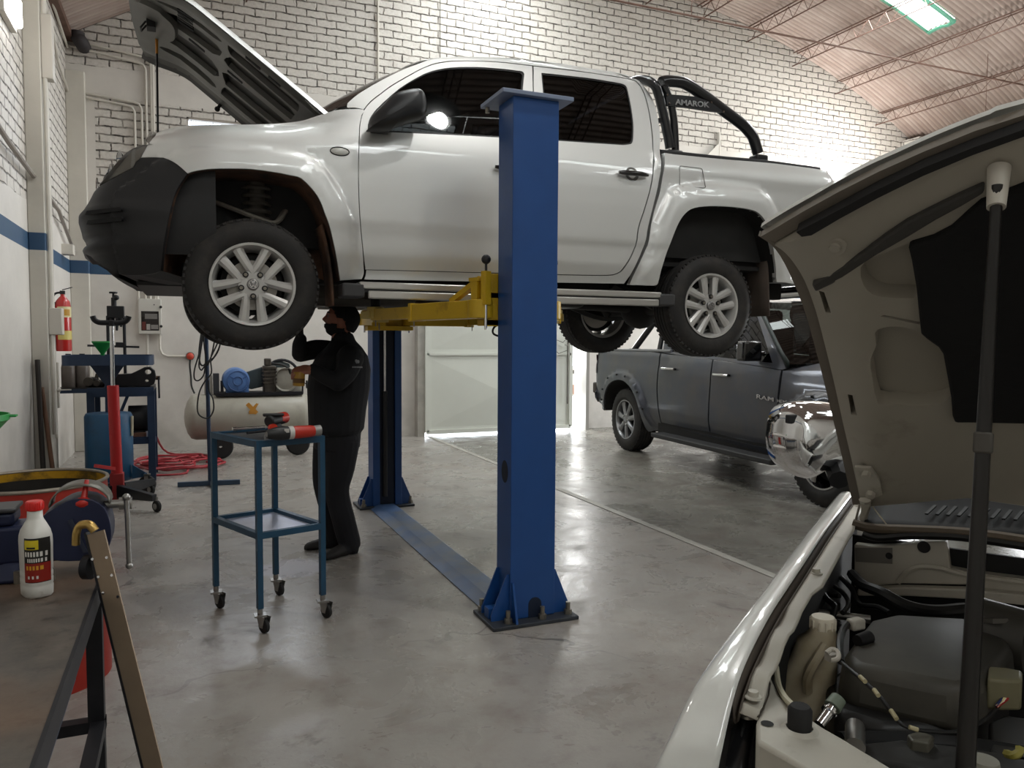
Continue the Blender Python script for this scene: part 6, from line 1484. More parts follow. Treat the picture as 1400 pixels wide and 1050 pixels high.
# air-filter box: lid and base
LZ = .965
LID = [(1150, 897), (1168, 874), (1190, 846), (1226, 837.5), (1318, 843), (1352, 850), (1372, 862), (1384, 882), (1350, 930), (1312, 939), (1262, 930), (1214, 920), (1165, 909)]
def slab(name, px, z, dz, m, taper=1.0, bevel=.012, parent=car, dome_=0):
    P_ = [atZ(x, y, z) for x, y in px]; c_ = sum(P_, V((0, 0, 0)))/len(P_); Q = [V((c_.x+(p.x-c_.x)*taper, c_.y+(p.y-c_.y)*taper, z-dz)) for p in P_]; n = len(P_)
    return MB().add(P_+Q+[c_+V((0, 0, dome_))], [(k, (k+1) % n, 2*n) for k in range(n)]+[tuple(range(n, 2*n))[::-1]]+[(k, (k+1) % n, n+(k+1) % n, n+k) for k in range(n)]).build(name, m, parent, smooth=30, bevel=bevel, seg=3)
M_box = mat('dusty_black_plastic', '36342f', .55, var=.12, dirt='4b473e', dscale=3, dcut=(.45, .7))
fb_ = slab('air_filter_lid', LID, LZ, .075, M_box, 1.06, .018, dome_=.012)
slab('air_filter_base', [(1128, 934), (1150, 912), (1190, 870), (1330, 858), (1385, 890), (1330, 985), (1296, 992), (1205, 992), (1143, 972)], .90, .22, mat('black_plastic_box', '1c1b1a', .5, var=.15), 1.0, .015)
MB().cyl(atZ(1172, 876, .975), atZ(1188, 871, .975), .010, .012, 12).build('intake_spigot', mat('black_plastic', '141416', .5), fb_)
MB().cyl(atZ(1340, 862, .95), atZ(1410, 880, .95), .062, .058, 20).build('intake_duct', M_box, car)
# hoses, pipes, harness
def hose(name, pts, r, m=M_hose, n=8, k=5): return MB().tube(cr([tuple(atZ(*p)) for p in pts], k), r, n).build(name, m, car)
MB().cyl(atZ(1104, 836, .93), atZ(1190, 847, .93), .0085).build('metal_pipe', M_steel, car)
hose('brake_hose', [(1165, 785, .96), (1180, 800, .97), (1205, 810, .98), (1240, 828, .96), (1280, 835, .95), (1340, 832, .95), (1440, 845, .94)], .012)
hose('heater_hose', [(1085, 850, .90), (1095, 838, .92), (1110, 836, .93)], .014)
hose('wiring_loom', [(1150, 905, .98), (1165, 918, .985), (1185, 935, .98), (1205, 955, .97), (1222, 978, .95), (1236, 992, .94), (1262, 999, .93), (1310, 1000, .92), (1345, 985, .92), (1372, 958, .93), (1390, 940, .94)], .0030)
tp = MB()
for a, b in (((1176, 925, .99), (1183, 932, .99)), ((1195, 943, .985), (1201, 951, .983)), ((1218, 971, .965), (1226, 983, .96)), ((1243, 994, .945), (1255, 998, .942))): tp.cyl(atZ(*a), atZ(*b), .0033)
tp.build('loom_tape', mat('pale_tape', 'b3a883', .5), car)
hose('loom_branch', [(1150, 905, .98), (1148, 880, .99), (1152, 862, .99), (1162, 850, .99)], .006)
hose('cable_bundle', [(1120, 800, .93), (1130, 818, .95), (1142, 830, .95), (1138, 846, .94), (1150, 858, .94)], .006)
hose('cable_bundle', [(1128, 795, .92), (1150, 808, .94), (1160, 825, .95), (1152, 838, .95)], .005)
hose('cable_bundle', [(1150, 790, .93), (1165, 806, .94), (1175, 826, .94), (1200, 830, .95), (1216, 838, .95)], .006)
hose('cable_bundle', [(1135, 786, .93), (1125, 800, .94), (1132, 812, .94), (1148, 815, .95)], .005)
slab('relay_box', [(1118, 822), (1138, 818), (1150, 824), (1140, 836), (1122, 836)], .93, .06, mat('black_plastic_box', '1c1b1a', .5), 1, .004)
hose('overflow_tube', [(1061, 912, .95), (1064, 935, .955), (1072, 952, .96), (1086, 967, .965)], .005, mat('pale_tube', 'c9c2a9', .5))
MB().box(atZ(1094, 974, .972), (.016, .012, .014)).build('tube_clip', mat('pink_beige_clip', 'b59c86', .5), car, bevel=.003)
hk = MB().tube(cr([tuple(atZ(*p)) for p in ((1130, 893, .985), (1137, 888, .99), (1145, 891, .99), (1146, 900, .985), (1138, 903, .98))], 4), .004, 8).box(atZ(1137, 898, .972), (.018, .014, .012)); hk.build('loom_clip', mat('white_nylon', 'c2bcb0', .5), car)
MB().box(atZ(1170, 853, .99), (.03, .02, .02)).build('pipe_clamp', M_cream, car, bevel=.004)
MB().cyl(atZ(1169, 1022, .92), atZ(1169, 994, .92), .014).build('hose_clamp', M_steel, car)
hose('lower_hose', [(1150, 1020, .87), (1200, 1018, .87), (1260, 1022, .87), (1330, 1028, .88), (1440, 1045, .88)], .022)
slab('plug_block', [(1240, 1004), (1258, 998), (1278, 1006), (1270, 1016), (1246, 1012)], .915, .03, mat('grey_green_plug', '58554a', .5), 1, .003)
slab('rad_shroud', [(1170, 1016), (1230, 1010), (1330, 1022), (1440, 1040), (1440, 1070), (1330, 1062), (1230, 1045), (1178, 1034)], .90, .05, mat('grey_black_shroud', '2c2b29', .6, var=.15), 1, .008)
cb_ = slab('connector_block', [(1351, 920), (1352, 910), (1376, 912), (1398, 916), (1398, 930), (1372, 930), (1350, 928)], .97, .05, mat('buff_connector', '6f6a50', .55), 1, .005)
for k, (c_, q) in enumerate((('c9bd83', 0), ('c9bd83', 5), ('a02222', 12), ('a02222', 16), ('2a3560', -6), ('d0c8b0', 8))):
    MB().tube(cr([tuple(atZ(1368+q, 934, .955)), tuple(atZ(1371+q*.7, 945, .945)), tuple(atZ(1372+q*.3, 955, .94)), tuple(atZ(1362, 966, .93))], 4), .0028, 5).build('wire', mat('wire_'+c_, c_, .4), cb_)
for px, py in ((1328, 916), (1340, 917)): MB().box(atZ(px, py, .95), (.012, .012, .02)).build('terminal_post', mat('grey_green_plug', '58554a', .5), car)
MB().lathe([(.013, .008), (.026, .008), (.028, 0), (.013, 0)], atZ(1360, 849, .985), (0, .2, 1), 6).build('lifting_eye', mat('cast_grey', '4c4944', .5, .5), car)
slab('battery_side', [(1352, 985), (1375, 975), (1440, 985), (1440, 1050), (1376, 1040), (1355, 1030)], .90, .15, mat('grey_black_shroud', '2c2b29', .6), 1, .01)
MB().tube(cr([tuple(atZ(*p)) for p in ((1376, 1030, .91), (1385, 1033, .915), (1393, 1029, .92), (1394, 1022, .925))], 4), .006, 6).build('yellow_hook', mat('olive_yellow', '8f8638', .5), car)
MB().lathe([(0, .012), (.018, .010), (.02, 0)], atZ(1345, 1048, .93), (0, 0, 1), 20).build('pale_cap', mat('grey_cap', '8d8a7e', .5), car)
# ---------------------------------------------------------------- workbench in the left foreground
M_bench = NT('stained_bench_top'); _t = M_bench; _o = _t.coord(); _n = _t.noise(_o, 4, 6, .7); _n2 = _t.noise(_o, 14, 5, .7); _n3 = _t.noise(_o, 1.5, 3)
_c = _t.mix(_t.ramp(_n, [(.35, (0, 0, 0)), (.65, (1, 1, 1))]), lin('4b4742'), lin('6b6259')); _c = _t.mix(_t.math('MULTIPLY', _t.ramp(_n2, [(.55, (0, 0, 0)), (.7, (1, 1, 1))]), .6), _c, lin('2e2825'))
_c = _t.mix(_t.math('MULTIPLY', _t.ramp(_n3, [(.5, (0, 0, 0)), (.62, (1, 1, 1))]), .45), _c, lin('7a5a40'))
_t.link(_c, _t.b.inputs['Base Color']); _t.b.inputs['Roughness'].default_value = .48; _t.b.inputs['Metallic'].default_value = .25; _t.bump(_n2, .15, .004); M_bench = M_bench.mat
M_irond = mat('dark_angle_iron', '26262a', .5, .5, var=.2)
BZ = .80; BXR = -.245; BYF = 2.74
bench = thing('workbench', 'steel-topped workbench in the near left corner with a white bottle on it', 'workbench', (-.75, 1.7, 0))
MB().bb((-1.32, .5, BZ-.012), (BXR, BYF, BZ)).build('bench_top', M_bench, bench, smooth=0)
MB().bb((BXR, .5, BZ-.055), (BXR+.008, BYF, BZ+.004)).bb((-1.32, BYF, BZ-.05), (BXR+.008, BYF+.006, BZ+.002)).bb((BXR-.05, .5, BZ-.02), (BXR, BYF, BZ-.012)).build('edge_angle', M_irond, bench, smooth=0)
for x, y in ((BXR-.025, 2.60), (-1.25, 2.60), (BXR-.025, .6), (-1.25, .6)): MB().bb((x-.022, y-.022, 0), (x+.022, y+.022, BZ-.012)).build('leg', M_irond, bench, smooth=0)
MB().bb((BXR-.04, .6, .30), (BXR, 2.6, .335)).build('side_rail', M_irond, bench, smooth=0)
MB().bb((-1.25, 2.58, .30), (BXR, 2.62, .335)).build('end_rail', M_irond, bench, smooth=0)
MB().bar((BXR-.03, 2.05, BZ-.09), (BXR-.03, .8, BZ-.09), .04, .05).build('under_rail', mat('blue_grey_rail', '3a4b66', .5, .3), bench)
# bottle
bp_ = atZ(51, 813, BZ); bo = thing('bottle', 'white plastic bottle with a red cap standing on the workbench', 'bottle', bp_)
bx = (RT*.8-FW*.6); bx.z = 0; bx.normalize(); by = V((-bx.y, bx.x, 0))
def bsec(z, rx, ry, e=.75): return [bp_+bx*(rx*abs(cos(t))**e*(1 if cos(t) > 0 else -1))+by*(ry*abs(sin(t))**e*(1 if sin(t) > 0 else -1))+V((0, 0, z)) for t in [2*pi*k/32 for k in range(32)]]
pr_ = [(.0, .038, .030), (.006, .044, .034), (.03, .0455, .035), (.033, .044, .034), (.037, .0455, .035), (.05, .0455, .035), (.053, .044, .034), (.057, .0455, .035), (.067, .0455, .035), (.07, .044, .034), (.074, .0455, .035), (.15, .047, .036), (.165, .046, .035), (.18, .040, .032), (.195, .031, .027), (.207, .022, .021), (.213, .019, .019), (.232, .018, .018)]
mb = MB(); mb.v = [p for z, a, b in pr_ for p in bsec(z, a, b, .75 if z < .19 else 1)]
mb.f = [[i*32+k, i*32+(k+1) % 32, (i+1)*32+(k+1) % 32, (i+1)*32+k] for i in range(len(pr_)-1) for k in range(32)]+[list(range(32))]; mb.mi = [0]*len(mb.f)
mb.build('bottle_body', mat('milky_white_plastic', 'd6d3cc', .35, dirt='8b7d6c', dscale=12, dcut=(.62, .85)), bo, smooth=50)
cp = MB().lathe([(0, .258), (.019, .258), (.0215, .255), (.0215, .236), (.020, .233)], bp_, (0, 0, 1), 28)
for k in range(24): cp.cyl(bp_+V((.0214*cos(k*pi/12), .0214*sin(k*pi/12), .237)), bp_+V((.0214*cos(k*pi/12), .0214*sin(k*pi/12), .254)), .0012, n=5)
cp.build('bottle_cap', mat('red_cap', 'd2201a', .35), bo)
# printed label wrapped on the right-hand side
def lab(u0, u1, z0, z1, m, name, o=.0006, par=bo):
    def f(a, b):
        t = radians(u0+(u1-u0)*a); z = z0+(z1-z0)*b; rx = lerp(z, [(q[0], q[1]) for q in pr_]); ry = lerp(z, [(q[0], q[2]) for q in pr_]); rx = max(rx, .0455); ry = max(ry, .035)
        return bp_+bx*((rx+o)*abs(cos(t))**.75*(1 if cos(t) > 0 else -1))+by*((ry+o)*abs(sin(t))**.75*(1 if sin(t) > 0 else -1))+V((0, 0, z))
    return MB().grid(f, 14, 6).build(name, m, par, smooth=60)
L0, L1 = -75, 25
lb = lab(L0, L1, .045, .165, mat('label_black', '15130f', .4), 'label')
lab(L0, L1, .047, .098, mat('label_red', '8e1f14', .4), 'label_red_field', .001, lb)
lab(L0+4, L0+62, .135, .160, mat('label_yellow', 'd3bd1c', .4), 'label_yellow_field', .001, lb)
lab(L0+14, L0+50, .137, .142, mat('label_ink', '1b1a12', .5), 'label_yellow_text', .0014, lb)
def labtext(body, u0, z, h, m, w_deg):
    # letters are small raised strips following the wrap
    n = len(body); 
    for k, chs in enumerate(body):
        a = u0+w_deg*k/n; lab(a, a+w_deg/n*.62, z, z+h, m, 'label_letter', .0013, lb)
mw = mat('label_white', 'd9d6d0', .4); my_ = mat('label_gold', 'd19a26', .4)
labtext('LIQUIDO', L0+6, .116, .013, mw, 84); labtext('DE FRENO', L0+16, .101, .010, mw, 70); labtext('DOT 4', L0+10, .080, .011, my_, 70)
for k, a in enumerate((16, 34, 52)): lab(L0+a, L0+a+8, .056, .064, mw, 'label_symbol', .0013, lb)
# blue bench vise
M_vise = mat('navy_vise', '1d2441', .42, .2, var=.15, rvar=.1)
VY = 2.60; vx = lambda px: atY(px, 700, VY).x
vise = thing('bench_vise', 'navy blue bench vise on the far end of the near workbench', 'vise', (-.42, VY, BZ))
vzs = lambda py: atY(100, py, VY).z
b_ = MB().bb((-.62, VY-.06, BZ+.05), (vx(100), VY+.06, BZ+.16)).cyl((-.47, VY, BZ), (-.47, VY, BZ+.06), .085, .06, 24).bb((-.60, VY-.055, BZ+.16), (-.46, VY+.055, BZ+.20)); b_.build('vise_body', M_vise, vise, bevel=.012, seg=3)
MB().bb((-.60, VY-.062, BZ+.2), (-.455, VY+.062, BZ+.212)).bb((-.635, VY-.05, BZ+.155), (-.60, VY+.05, BZ+.205)).build('fixed_jaw', mat('grey_jaw', '4a4a4c', .45, .6), vise, bevel=.004)
jw = MB(); jp = [(vx(62), .155), (vx(64), .185), (vx(80), .205), (vx(95), .222), (vx(110), .228), (vx(130), .222), (vx(146), .195), (vx(153), .15), (vx(154), .11), (vx(150), .075), (vx(140), .05), (vx(110), .045), (vx(85), .05), (vx(72), .06), (vx(64), .07)]
jw.prism(cr([jp[i] for i in range(len(jp))], 2, True), (0, VY-.065, BZ), (1, 0, 0), (0, 0, 1), (0, .13, 0)); jwo = jw.build('moving_jaw', M_vise, vise, bevel=.014, seg=3)
MB().bar((vx(100), VY-.067, BZ+.17), (vx(120), VY-.067, BZ+.07), .012, .01, (0, 1, 0)).build('jaw_rib', mat('navy_worn', '2e3445', .5, .3), jwo)
dm_ = MB(); dm_.lathe([(0, .0), (.085, .0)], (vx(118), VY-.03, BZ+.20), (0, -1, 0), 24); 
MB().grid(lambda a, b: V((vx(112)+.078*cos(pi*a), VY-.05+.10*b, BZ+.205+.06*sin(pi*a))), 16, 2).build('jaw_guard', mat('scratched_clear_guard', '6d6a62', .35, .3), vise, solid=.004)
sx = vx(153); sz = vzs(693)
MB().cyl((sx-.02, VY, sz), (sx+.045, VY, sz), .013).cyl((sx+.02, VY, sz), (sx+.055, VY, sz), .019, n=20).build('screw', M_steel, vise)
hx = sx+.042
MB().cyl((hx, VY-.02, vzs(684)), (hx+.004, VY-.03, vzs(776)), .0075).ball((hx, VY-.02, vzs(683)), .012, 12).ball((hx+.004, VY-.03, vzs(777)), .011, 12).build('handle_bar', M_steel, vise)
for k in (-.05, .03): MB().cyl((-.40+k, VY-.075, BZ), (-.40+k, VY-.075, BZ+.035), .012, n=6).build('mount_bolt', M_bolt, vise)
rt = MB().ball((vx(116), VY-.05, vzs(684)), (.026, .02, .017), 14).cyl((vx(117), VY-.05, vzs(684)), (vx(121), VY-.02, vzs(656)), .010, .006); rt = rt.build('hand_tool', mat('red_handle', 'b3241a', .4)); tag(rt, 'small red handled tool lying on the navy vise', 'hand tool')
# angle bar leaning on the bench corner with a brass elbow on top
T_ = atD(124, 728, 2.12); B2 = atD(252, 1250, 2.0); B2.z = .0
lean = thing('angle_bar', 'rusty angle-iron bar with a brass elbow leaning on the workbench corner', 'metal bar', (B2.x, B2.y, 0))
dv = (B2-T_).normalized(); sd_ = V((RT.x, RT.y, 0)).normalized(); fr_ = dv.cross(sd_).normalized()
if fr_.dot(FW) > 0: fr_ = -fr_
MB().bar(T_+sd_*.012, B2+sd_*.012, .052, .006, fr_).build('front_flange', mat('tan_rusty_iron', '8c7a66', .5, .35, var=.15, bump=.1), lean, smooth=0)
MB().bar(T_-sd_*.014-fr_*.02, B2-sd_*.014-fr_*.02, .006, .05, fr_).build('side_flange', M_irond, lean, smooth=0)
el_ = MB().tube(cr([tuple(T_+V((0, 0, .004))+sd_*.012), tuple(T_+V((0, 0, .022))-sd_*.004), tuple(T_+V((0, 0, .018))-sd_*.03), tuple(T_-sd_*.040+V((0, 0, -.005))), tuple(T_-sd_*.042+V((0, 0, -.035)))], 5), [.012]*10+[.0105]*11, 12).build('brass_elbow', mat('brass', 'b8985a', .3, .9), lean)
for k, (s1, s2) in enumerate(((.07, .03), (.075, -.01), (.12, .032), (.125, -.006), (.17, -.004), (.18, .034))): MB().cyl(T_+dv*s1+sd_*s2+fr_*.002, T_+dv*s1+sd_*s2+fr_*.006, .004, n=8).build('rivet', M_chrome, lean)
MB().cyl(T_+dv*.10-sd_*.05-fr_*.02, T_+dv*.10-sd_*.03-fr_*.02, .034, n=24).build('pulley', M_irond, lean)
# jug with a green funnel, mostly outside the frame
jp_ = V((-.503, 2.20, BZ))
jug = thing('jug', 'milky jug standing at the very left edge of the workbench under a green funnel', 'jug', jp_)
MB().lathe([(0, 0), (.06, .0), (.068, .012), (.068, .32), (.05, .36), (.028, .38), (.026, .41)], jp_, (0, 0, 1), 28).build('jug_body', mat('milky_white_plastic', 'd6d3cc', .35), jug)
MB().tube([jp_+V((0, -.05, .28)), jp_+V((0, -.1, .29)), jp_+V((0, -.11, .2)), jp_+V((0, -.06, .16))], .012, 8).build('jug_handle', mat('milky_white_plastic', 'd6d3cc', .35), jug)
M_green = mat('green_plastic', '1f8a3c', .4)
def funnel(o, R, h, label, name='funnel'):
    f = thing(name, label, 'funnel', o)
    MB().lathe([(.010, -.08), (.014, 0), (R*.96, h), (R, h), (R, h+.012), (R*1.03, h+.012), (R*1.03, h-.002), (R, h-.004), (.018, -.002), (.013, -.08)], o, (0, 0, 1), 40).build('funnel_cone', M_green, f, smooth=40)
    MB().tube([V(o)+V((R*1.0, 0, h+.006)), V(o)+V((R*1.15, 0, h+.006)), V(o)+V((R*1.15, .02, h+.006)), V(o)+V((R*1.0, .02, h+.006))], .003, 6).build('hang_loop', M_green, f)
    return f
fo_ = atD(-32, 573, 2.16); funnel((jp_.x, jp_.y, 1.205), .100, .095, 'large green funnel stuck in the jug at the left edge of the photo')
# red drum with yellow inner rim
rim = atZ(126.5, 656, .88)
dc = V((-.625, 3.86, 0)); DR = .29
drum = thing('drum', 'open red steel drum with a yellow inner rim behind the workbench', 'drum', dc)
MB().lathe([(0, .03), (DR-.004, .03), (DR, .0), (DR, .29), (DR+.008, .30), (DR, .31), (DR, .58), (DR+.008, .59), (DR, .60), (DR, .872)], dc, (0, 0, 1), 64).build('drum_body', mat('red_drum_paint', '9c2416', .45, var=.08, dirt='6e2417', dscale=4, dcut=(.62, .8), bump=.06, bscale=8), drum)
MB().tube([dc+V((DR*cos(2*pi*k/64), DR*sin(2*pi*k/64), .875)) for k in range(64)], .008, 8, closed=True).build('rolled_rim', mat('worn_rim_steel', '8d8478', .5, .5, var=.2), drum)
MB().lathe([(DR-.006, .872), (DR-.007, .835)], dc, (0, 0, 1), 64).build('yellow_band', mat('yellow_band', 'b98b12', .5, dirt='5a4512', dscale=8, dcut=(.5, .65)), drum)
MB().lathe([(DR-.0065, .835), (DR-.008, .50), (0, .48)], dc, (0, 0, 1), 64).build('drum_lining', mat('sooty_black', '1e1a17', .8, var=.35), drum)
# poles leaning on the left wall
def leanpole(a, b, r, m, label, nm):
    o = MB().cyl(b, a, r, n=12).build(nm, m); return tag(o, label, 'pole')
a1 = atY(51, 492, 8.51); leanpole(a1, (atY(60, 640, 8.25).x, 8.25, .0), .022, mat('dark_pipe', '2f2a26', .6, .3), 'dark steel pipe leaning against the left wall by the pillar', 'steel_pipe')
a2 = atY(57, 530, 8.51); leanpole(a2, (atY(76, 640, 8.25).x, 8.25, .0), .02, mat('old_wood', '6b4c38', .7, var=.2), 'brown wooden pole leaning against the left wall beside the dark pipe', 'wooden_pole')
# fire extinguisher
ec = atX(86.5, 440, -1.27); ez = 1.34
ext = thing('fire_extinguisher', 'red fire extinguisher hanging on the left wall past the pillar', 'fire extinguisher', (ec.x, ec.y, ez))
e0 = V((ec.x, ec.y, ez)); MB().lathe([(0, 0), (.075, .0), (.08, .02), (.08, .50), (.07, .56), (.04, .60), (.022, .62), (.022, .64)], e0, (0, 0, 1), 32).build('cylinder', mat('extinguisher_red', 'b0201c', .3, coat=.5), ext)
for z0, z1, c_, nm in ((.13, .23, 'c9b96a', 'lower_label'), (.38, .50, 'd8cfa0', 'upper_label')): MB().lathe([(.0812, z0), (.0812, z1)], e0, (0, 0, 1), 20, a0=-2.2, a1=.3, xdir=(1, 0, 0)).build(nm, mat('label_'+c_, c_, .5), ext)
MB().lathe([(.0818, .40), (.0818, .47)], e0, (0, 0, 1), 12, a0=-1.5, a1=-.5, xdir=(1, 0, 0)).build('label_symbol', mat('label_amber', 'b98a2a', .5), ext)
MB().box(e0+V((0, 0, .66)), (.05, .04, .04)).bar(e0+V((0, 0, .69)), e0+V((.10, -.02, .72)), .02, .008).tube(cr([tuple(e0+V((-.02, 0, .66))), tuple(e0+V((-.09, 0, .62))), tuple(e0+V((-.10, 0, .4))), tuple(e0+V((-.09, 0, .2)))], 4), .012, 8).build('valve_and_hose', M_black, ext)
MB().bb((XL, ec.y-.03, ez+.45), (ec.x-.06, ec.y+.03, ez+.55)).build('wall_bracket', M_black, ext)
# electrical cabinet, emergency button, conduits
c0 = atY(188.5, 408, YB-.14); c1 = atY(221, 457, YB-.14)
cab_ = thing('electrical_cabinet', 'white electrical cabinet with a dark window on the back wall', 'electrical cabinet', ((c0.x+c1.x)/2, YB-.08, c1.z))
MB().bb((c0.x, YB-.14, c1.z), (c1.x, YB, c0.z)).build('cabinet_box', mat('cabinet_white', 'c4c1b9', .45), cab_, bevel=.006)
gx = lambda px: atY(px, 430, YB-.145).x; gz = lambda py: atY(205, py, YB-.145).z
MB().bb((c0.x+.012, YB-.146, c1.z+.012), (c1.x-.012, YB-.141, c0.z-.012)).build('cabinet_door', mat('cabinet_white', 'c4c1b9', .45), cab_)
wn = MB().bb((gx(193), YB-.149, gz(452)), (gx(217), YB-.146, gz(425.5))).build('window', mat('dark_cabinet_window', '1b1513', .25, coat=.6), cab_)
for k, (x0, y0, x1, y1, c_) in enumerate(((198, 429, 215, 436, '6d6a66'), (200, 443, 205, 451, '9a9792'), (206, 444, 216, 450, '7f7c78'), (194, 440, 199, 451, '5a231c'))): MB().bb((gx(x0), YB-.151, gz(y1)), (gx(x1), YB-.149, gz(y0))).build('breaker', mat('breaker_'+c_, c_, .5), wn)
for py in (419.5, 446): MB().cyl((gx(220), YB-.165, gz(py)), (gx(220), YB-.14, gz(py)), .018, n=14).build('lock', M_black, cab_)
MB().cyl((gx(211), YB-.15, gz(416.5)), (gx(211), YB-.14, gz(416.5)), .008, n=10).build('keyhole', M_black, cab_)
xk = gx(217.5); bt_ = atY(260, 487, YB-.05)
conduit([(xk, yb, c1.z), (xk, yb, bt_.z+.10), (xk+.03, yb, bt_.z+.03), (xk+.09, yb, bt_.z), (bt_.x, yb, bt_.z)], .015)
conduit([(gx(200), yb, c1.z), (gx(200), yb, .5)], .017)
bu = thing('stop_button', 'round red push button at the end of the wall conduit', 'push button', bt_)
MB().lathe([(.055, 0), (.055, .05), (.05, .06)], (bt_.x, YB, bt_.z), (0, -1, 0), 24).build('button_base', M_black, bu)
MB().lathe([(.048, .055), (.046, .085), (.03, .10), (0, .104)], (bt_.x, YB, bt_.z), (0, -1, 0), 24).build('button_head', mat('orange_red_button', 'c0412c', .4), bu)
ca = MB().tube(cr([tuple(bt_+V((0, 0, -.04))), tuple(atY(259.5, 500, YB-.06)), tuple(atY(261, 515, YB-.06)), tuple(atY(262, 528, YB-.07)), tuple(atY(266, 538, YB-.09))], 5), .012, 8).build('hanging_cable', M_hose); tag(ca, 'grey cable hanging down from the red wall button', 'cable')
# long-handled blue jack against the back wall
jb_ = atZ(257, 606, 0); jk = thing('trolley_jack', 'blue trolley jack with a long upright handle by the back wall', 'jack', (jb_.x, jb_.y, 0))
MB().bb((jb_.x-.22, jb_.y-.08, .05), (jb_.x+.45, jb_.y-.04, .14)).bb((jb_.x-.22, jb_.y+.04, .05), (jb_.x+.45, jb_.y+.08, .14)).bb((jb_.x-.1, jb_.y-.05, .06), (jb_.x+.12, jb_.y+.05, .17)).build('jack_frame', mat('dull_blue', '2f4f7e', .5), jk)
for x in (-.2, .42): MB().cyl((jb_.x+x, jb_.y-.10, .05), (jb_.x+x, jb_.y+.10, .05), .05, n=16).build('jack_wheel', M_black, jk)
MB().tube([(jb_.x, jb_.y, .12), tuple(atY(261.5, 514, jb_.y+.25))], .022, 10).build('jack_handle', mat('dull_blue', '2f4f7e', .5), jk)
# ---------------------------------------------------------------- oil drainer, jack, bench in the back left corner
M_petrol = mat('petrol_blue', '1f5479', .45, var=.12, dirt='20334a', dscale=3, dcut=(.5, .7))
M_navy = mat('dark_blue_frame', '20344f', .5, var=.12)
fb2 = V((-.90, 8.84, 0)); WY0 = 8.84
wb2 = thing('workbench', 'dark blue steel bench in the back left corner carrying a black vise', 'workbench', (-.62, 9.1, 0))
MB().bb((-1.19, WY0-.02, .945), (-.315, WY0+.60, .985)).build('bench_top', mat('greasy_black_top', '232323', .5, .3, var=.3), wb2, smooth=0)
MB().bb((-.93, WY0-.03, .89), (-.315, WY0-.01, .985)).bb((-1.19, WY0-.025, .935), (-.93, WY0-.01, .975)).build('front_rail', M_navy, wb2, smooth=0)
for x in (-.90, -.345):
    for y in (WY0, WY0+.55): MB().bb((x-.035, y-.03, 0), (x+.035, y+.03, .945)).build('leg', M_navy, wb2, smooth=0)
MB().bar((-.345, WY0+.02, .38), (-.345, WY0+.55, .38), .05, .05).bar((-.90, WY0+.02, .42), (-.345, WY0+.02, .42), .05, .06).build('shelf_rail', M_navy, wb2, smooth=0)
MB().bb((-.90, WY0+.02, .44), (-.345, WY0+.55, .46)).build('shelf', M_navy, wb2, smooth=0)
MB().bar((-.55, WY0, .93), (-.70, WY0, .55), .03, .03).build('strut', M_navy, wb2, smooth=0)
for k, (x, w_, h, c_, lb_) in enumerate(((-.47, .20, .26, '141416', 'black motor housing on the shelf under the blue bench'),)):
    o = MB().cyl((x-.1, WY0+.2, .64), (x+.10, WY0+.2, .64), .14, n=24).bb((x-.06, WY0+.1, .46), (x+.06, WY0+.3, .52)).build('electric_motor', mat('blk_'+c_, c_, .5)); tag(o, lb_, 'motor')
o = MB().lathe([(0, 0), (.10, 0), (.10, .025), (0, .025)], (-.66, WY0+.12, .70), (0, -1, 0), 28).build('grinding_disc', mat('pale_disc', 'a19c92', .6)); o.location = (0, 0, -.137); tag(o, 'pale round disc standing on the shelf under the blue bench', 'disc')
o = MB().bb((-.60, WY0+.05, .46), (-.40, WY0+.10, .50)).build('wood_block', mat('brown_box', '6b4a3a', .7, var=.2)); tag(o, 'brown wooden block at the front of the lower bench shelf', 'block')
# jugs on the bench end
M_jug = mat('smoky_grey_plastic', '5e5650', .45, var=.2)
for k, (px, lb_) in enumerate(((94, 'smoky grey oil can on the blue bench nearest the left wall'), (112, 'smoky grey oil can on the blue bench right beside its twin'))):
    c_ = atY(px, 515, WY0+.12); c_ = V((c_.x, WY0+.12+.06*k, .985))
    j_ = thing('oil_can', lb_, 'oil can', c_, 'oil cans on the blue bench')
    secs = [(0, .056, .095), (.01, .063, .10), (.20, .063, .10), (.255, .055, .08), (.285, .03, .035), (.30, .022, .022), (.325, .022, .022)]
    mb = MB(); mb.v = [c_+V((a*abs(cos(t))**.6*(1 if cos(t) > 0 else -1), b*abs(sin(t))**.6*(1 if sin(t) > 0 else -1), z)) for z, a, b in secs for t in [2*pi*q/24 for q in range(24)]]
    mb.f = [[i*24+q, i*24+(q+1) % 24, (i+1)*24+(q+1) % 24, (i+1)*24+q] for i in range(len(secs)-1) for q in range(24)]+[list(range(24)), list(range(144, 168))]; mb.mi = [0]*len(mb.f)
    mb.build('can_body', M_jug, j_, smooth=50)
    MB().tube(cr([tuple(c_+V((0, .05, .25))), tuple(c_+V((0, .06, .30))), tuple(c_+V((0, -.05, .31))), tuple(c_+V((0, -.08, .24)))], 4), .011, 8).build('can_handle', M_jug, j_)
    MB().cyl(c_+V((0, 0, .315)), c_+V((0, 0, .345)), .025, n=16).build('can_cap', mat('cap_black', '1b1b1b', .5), j_)
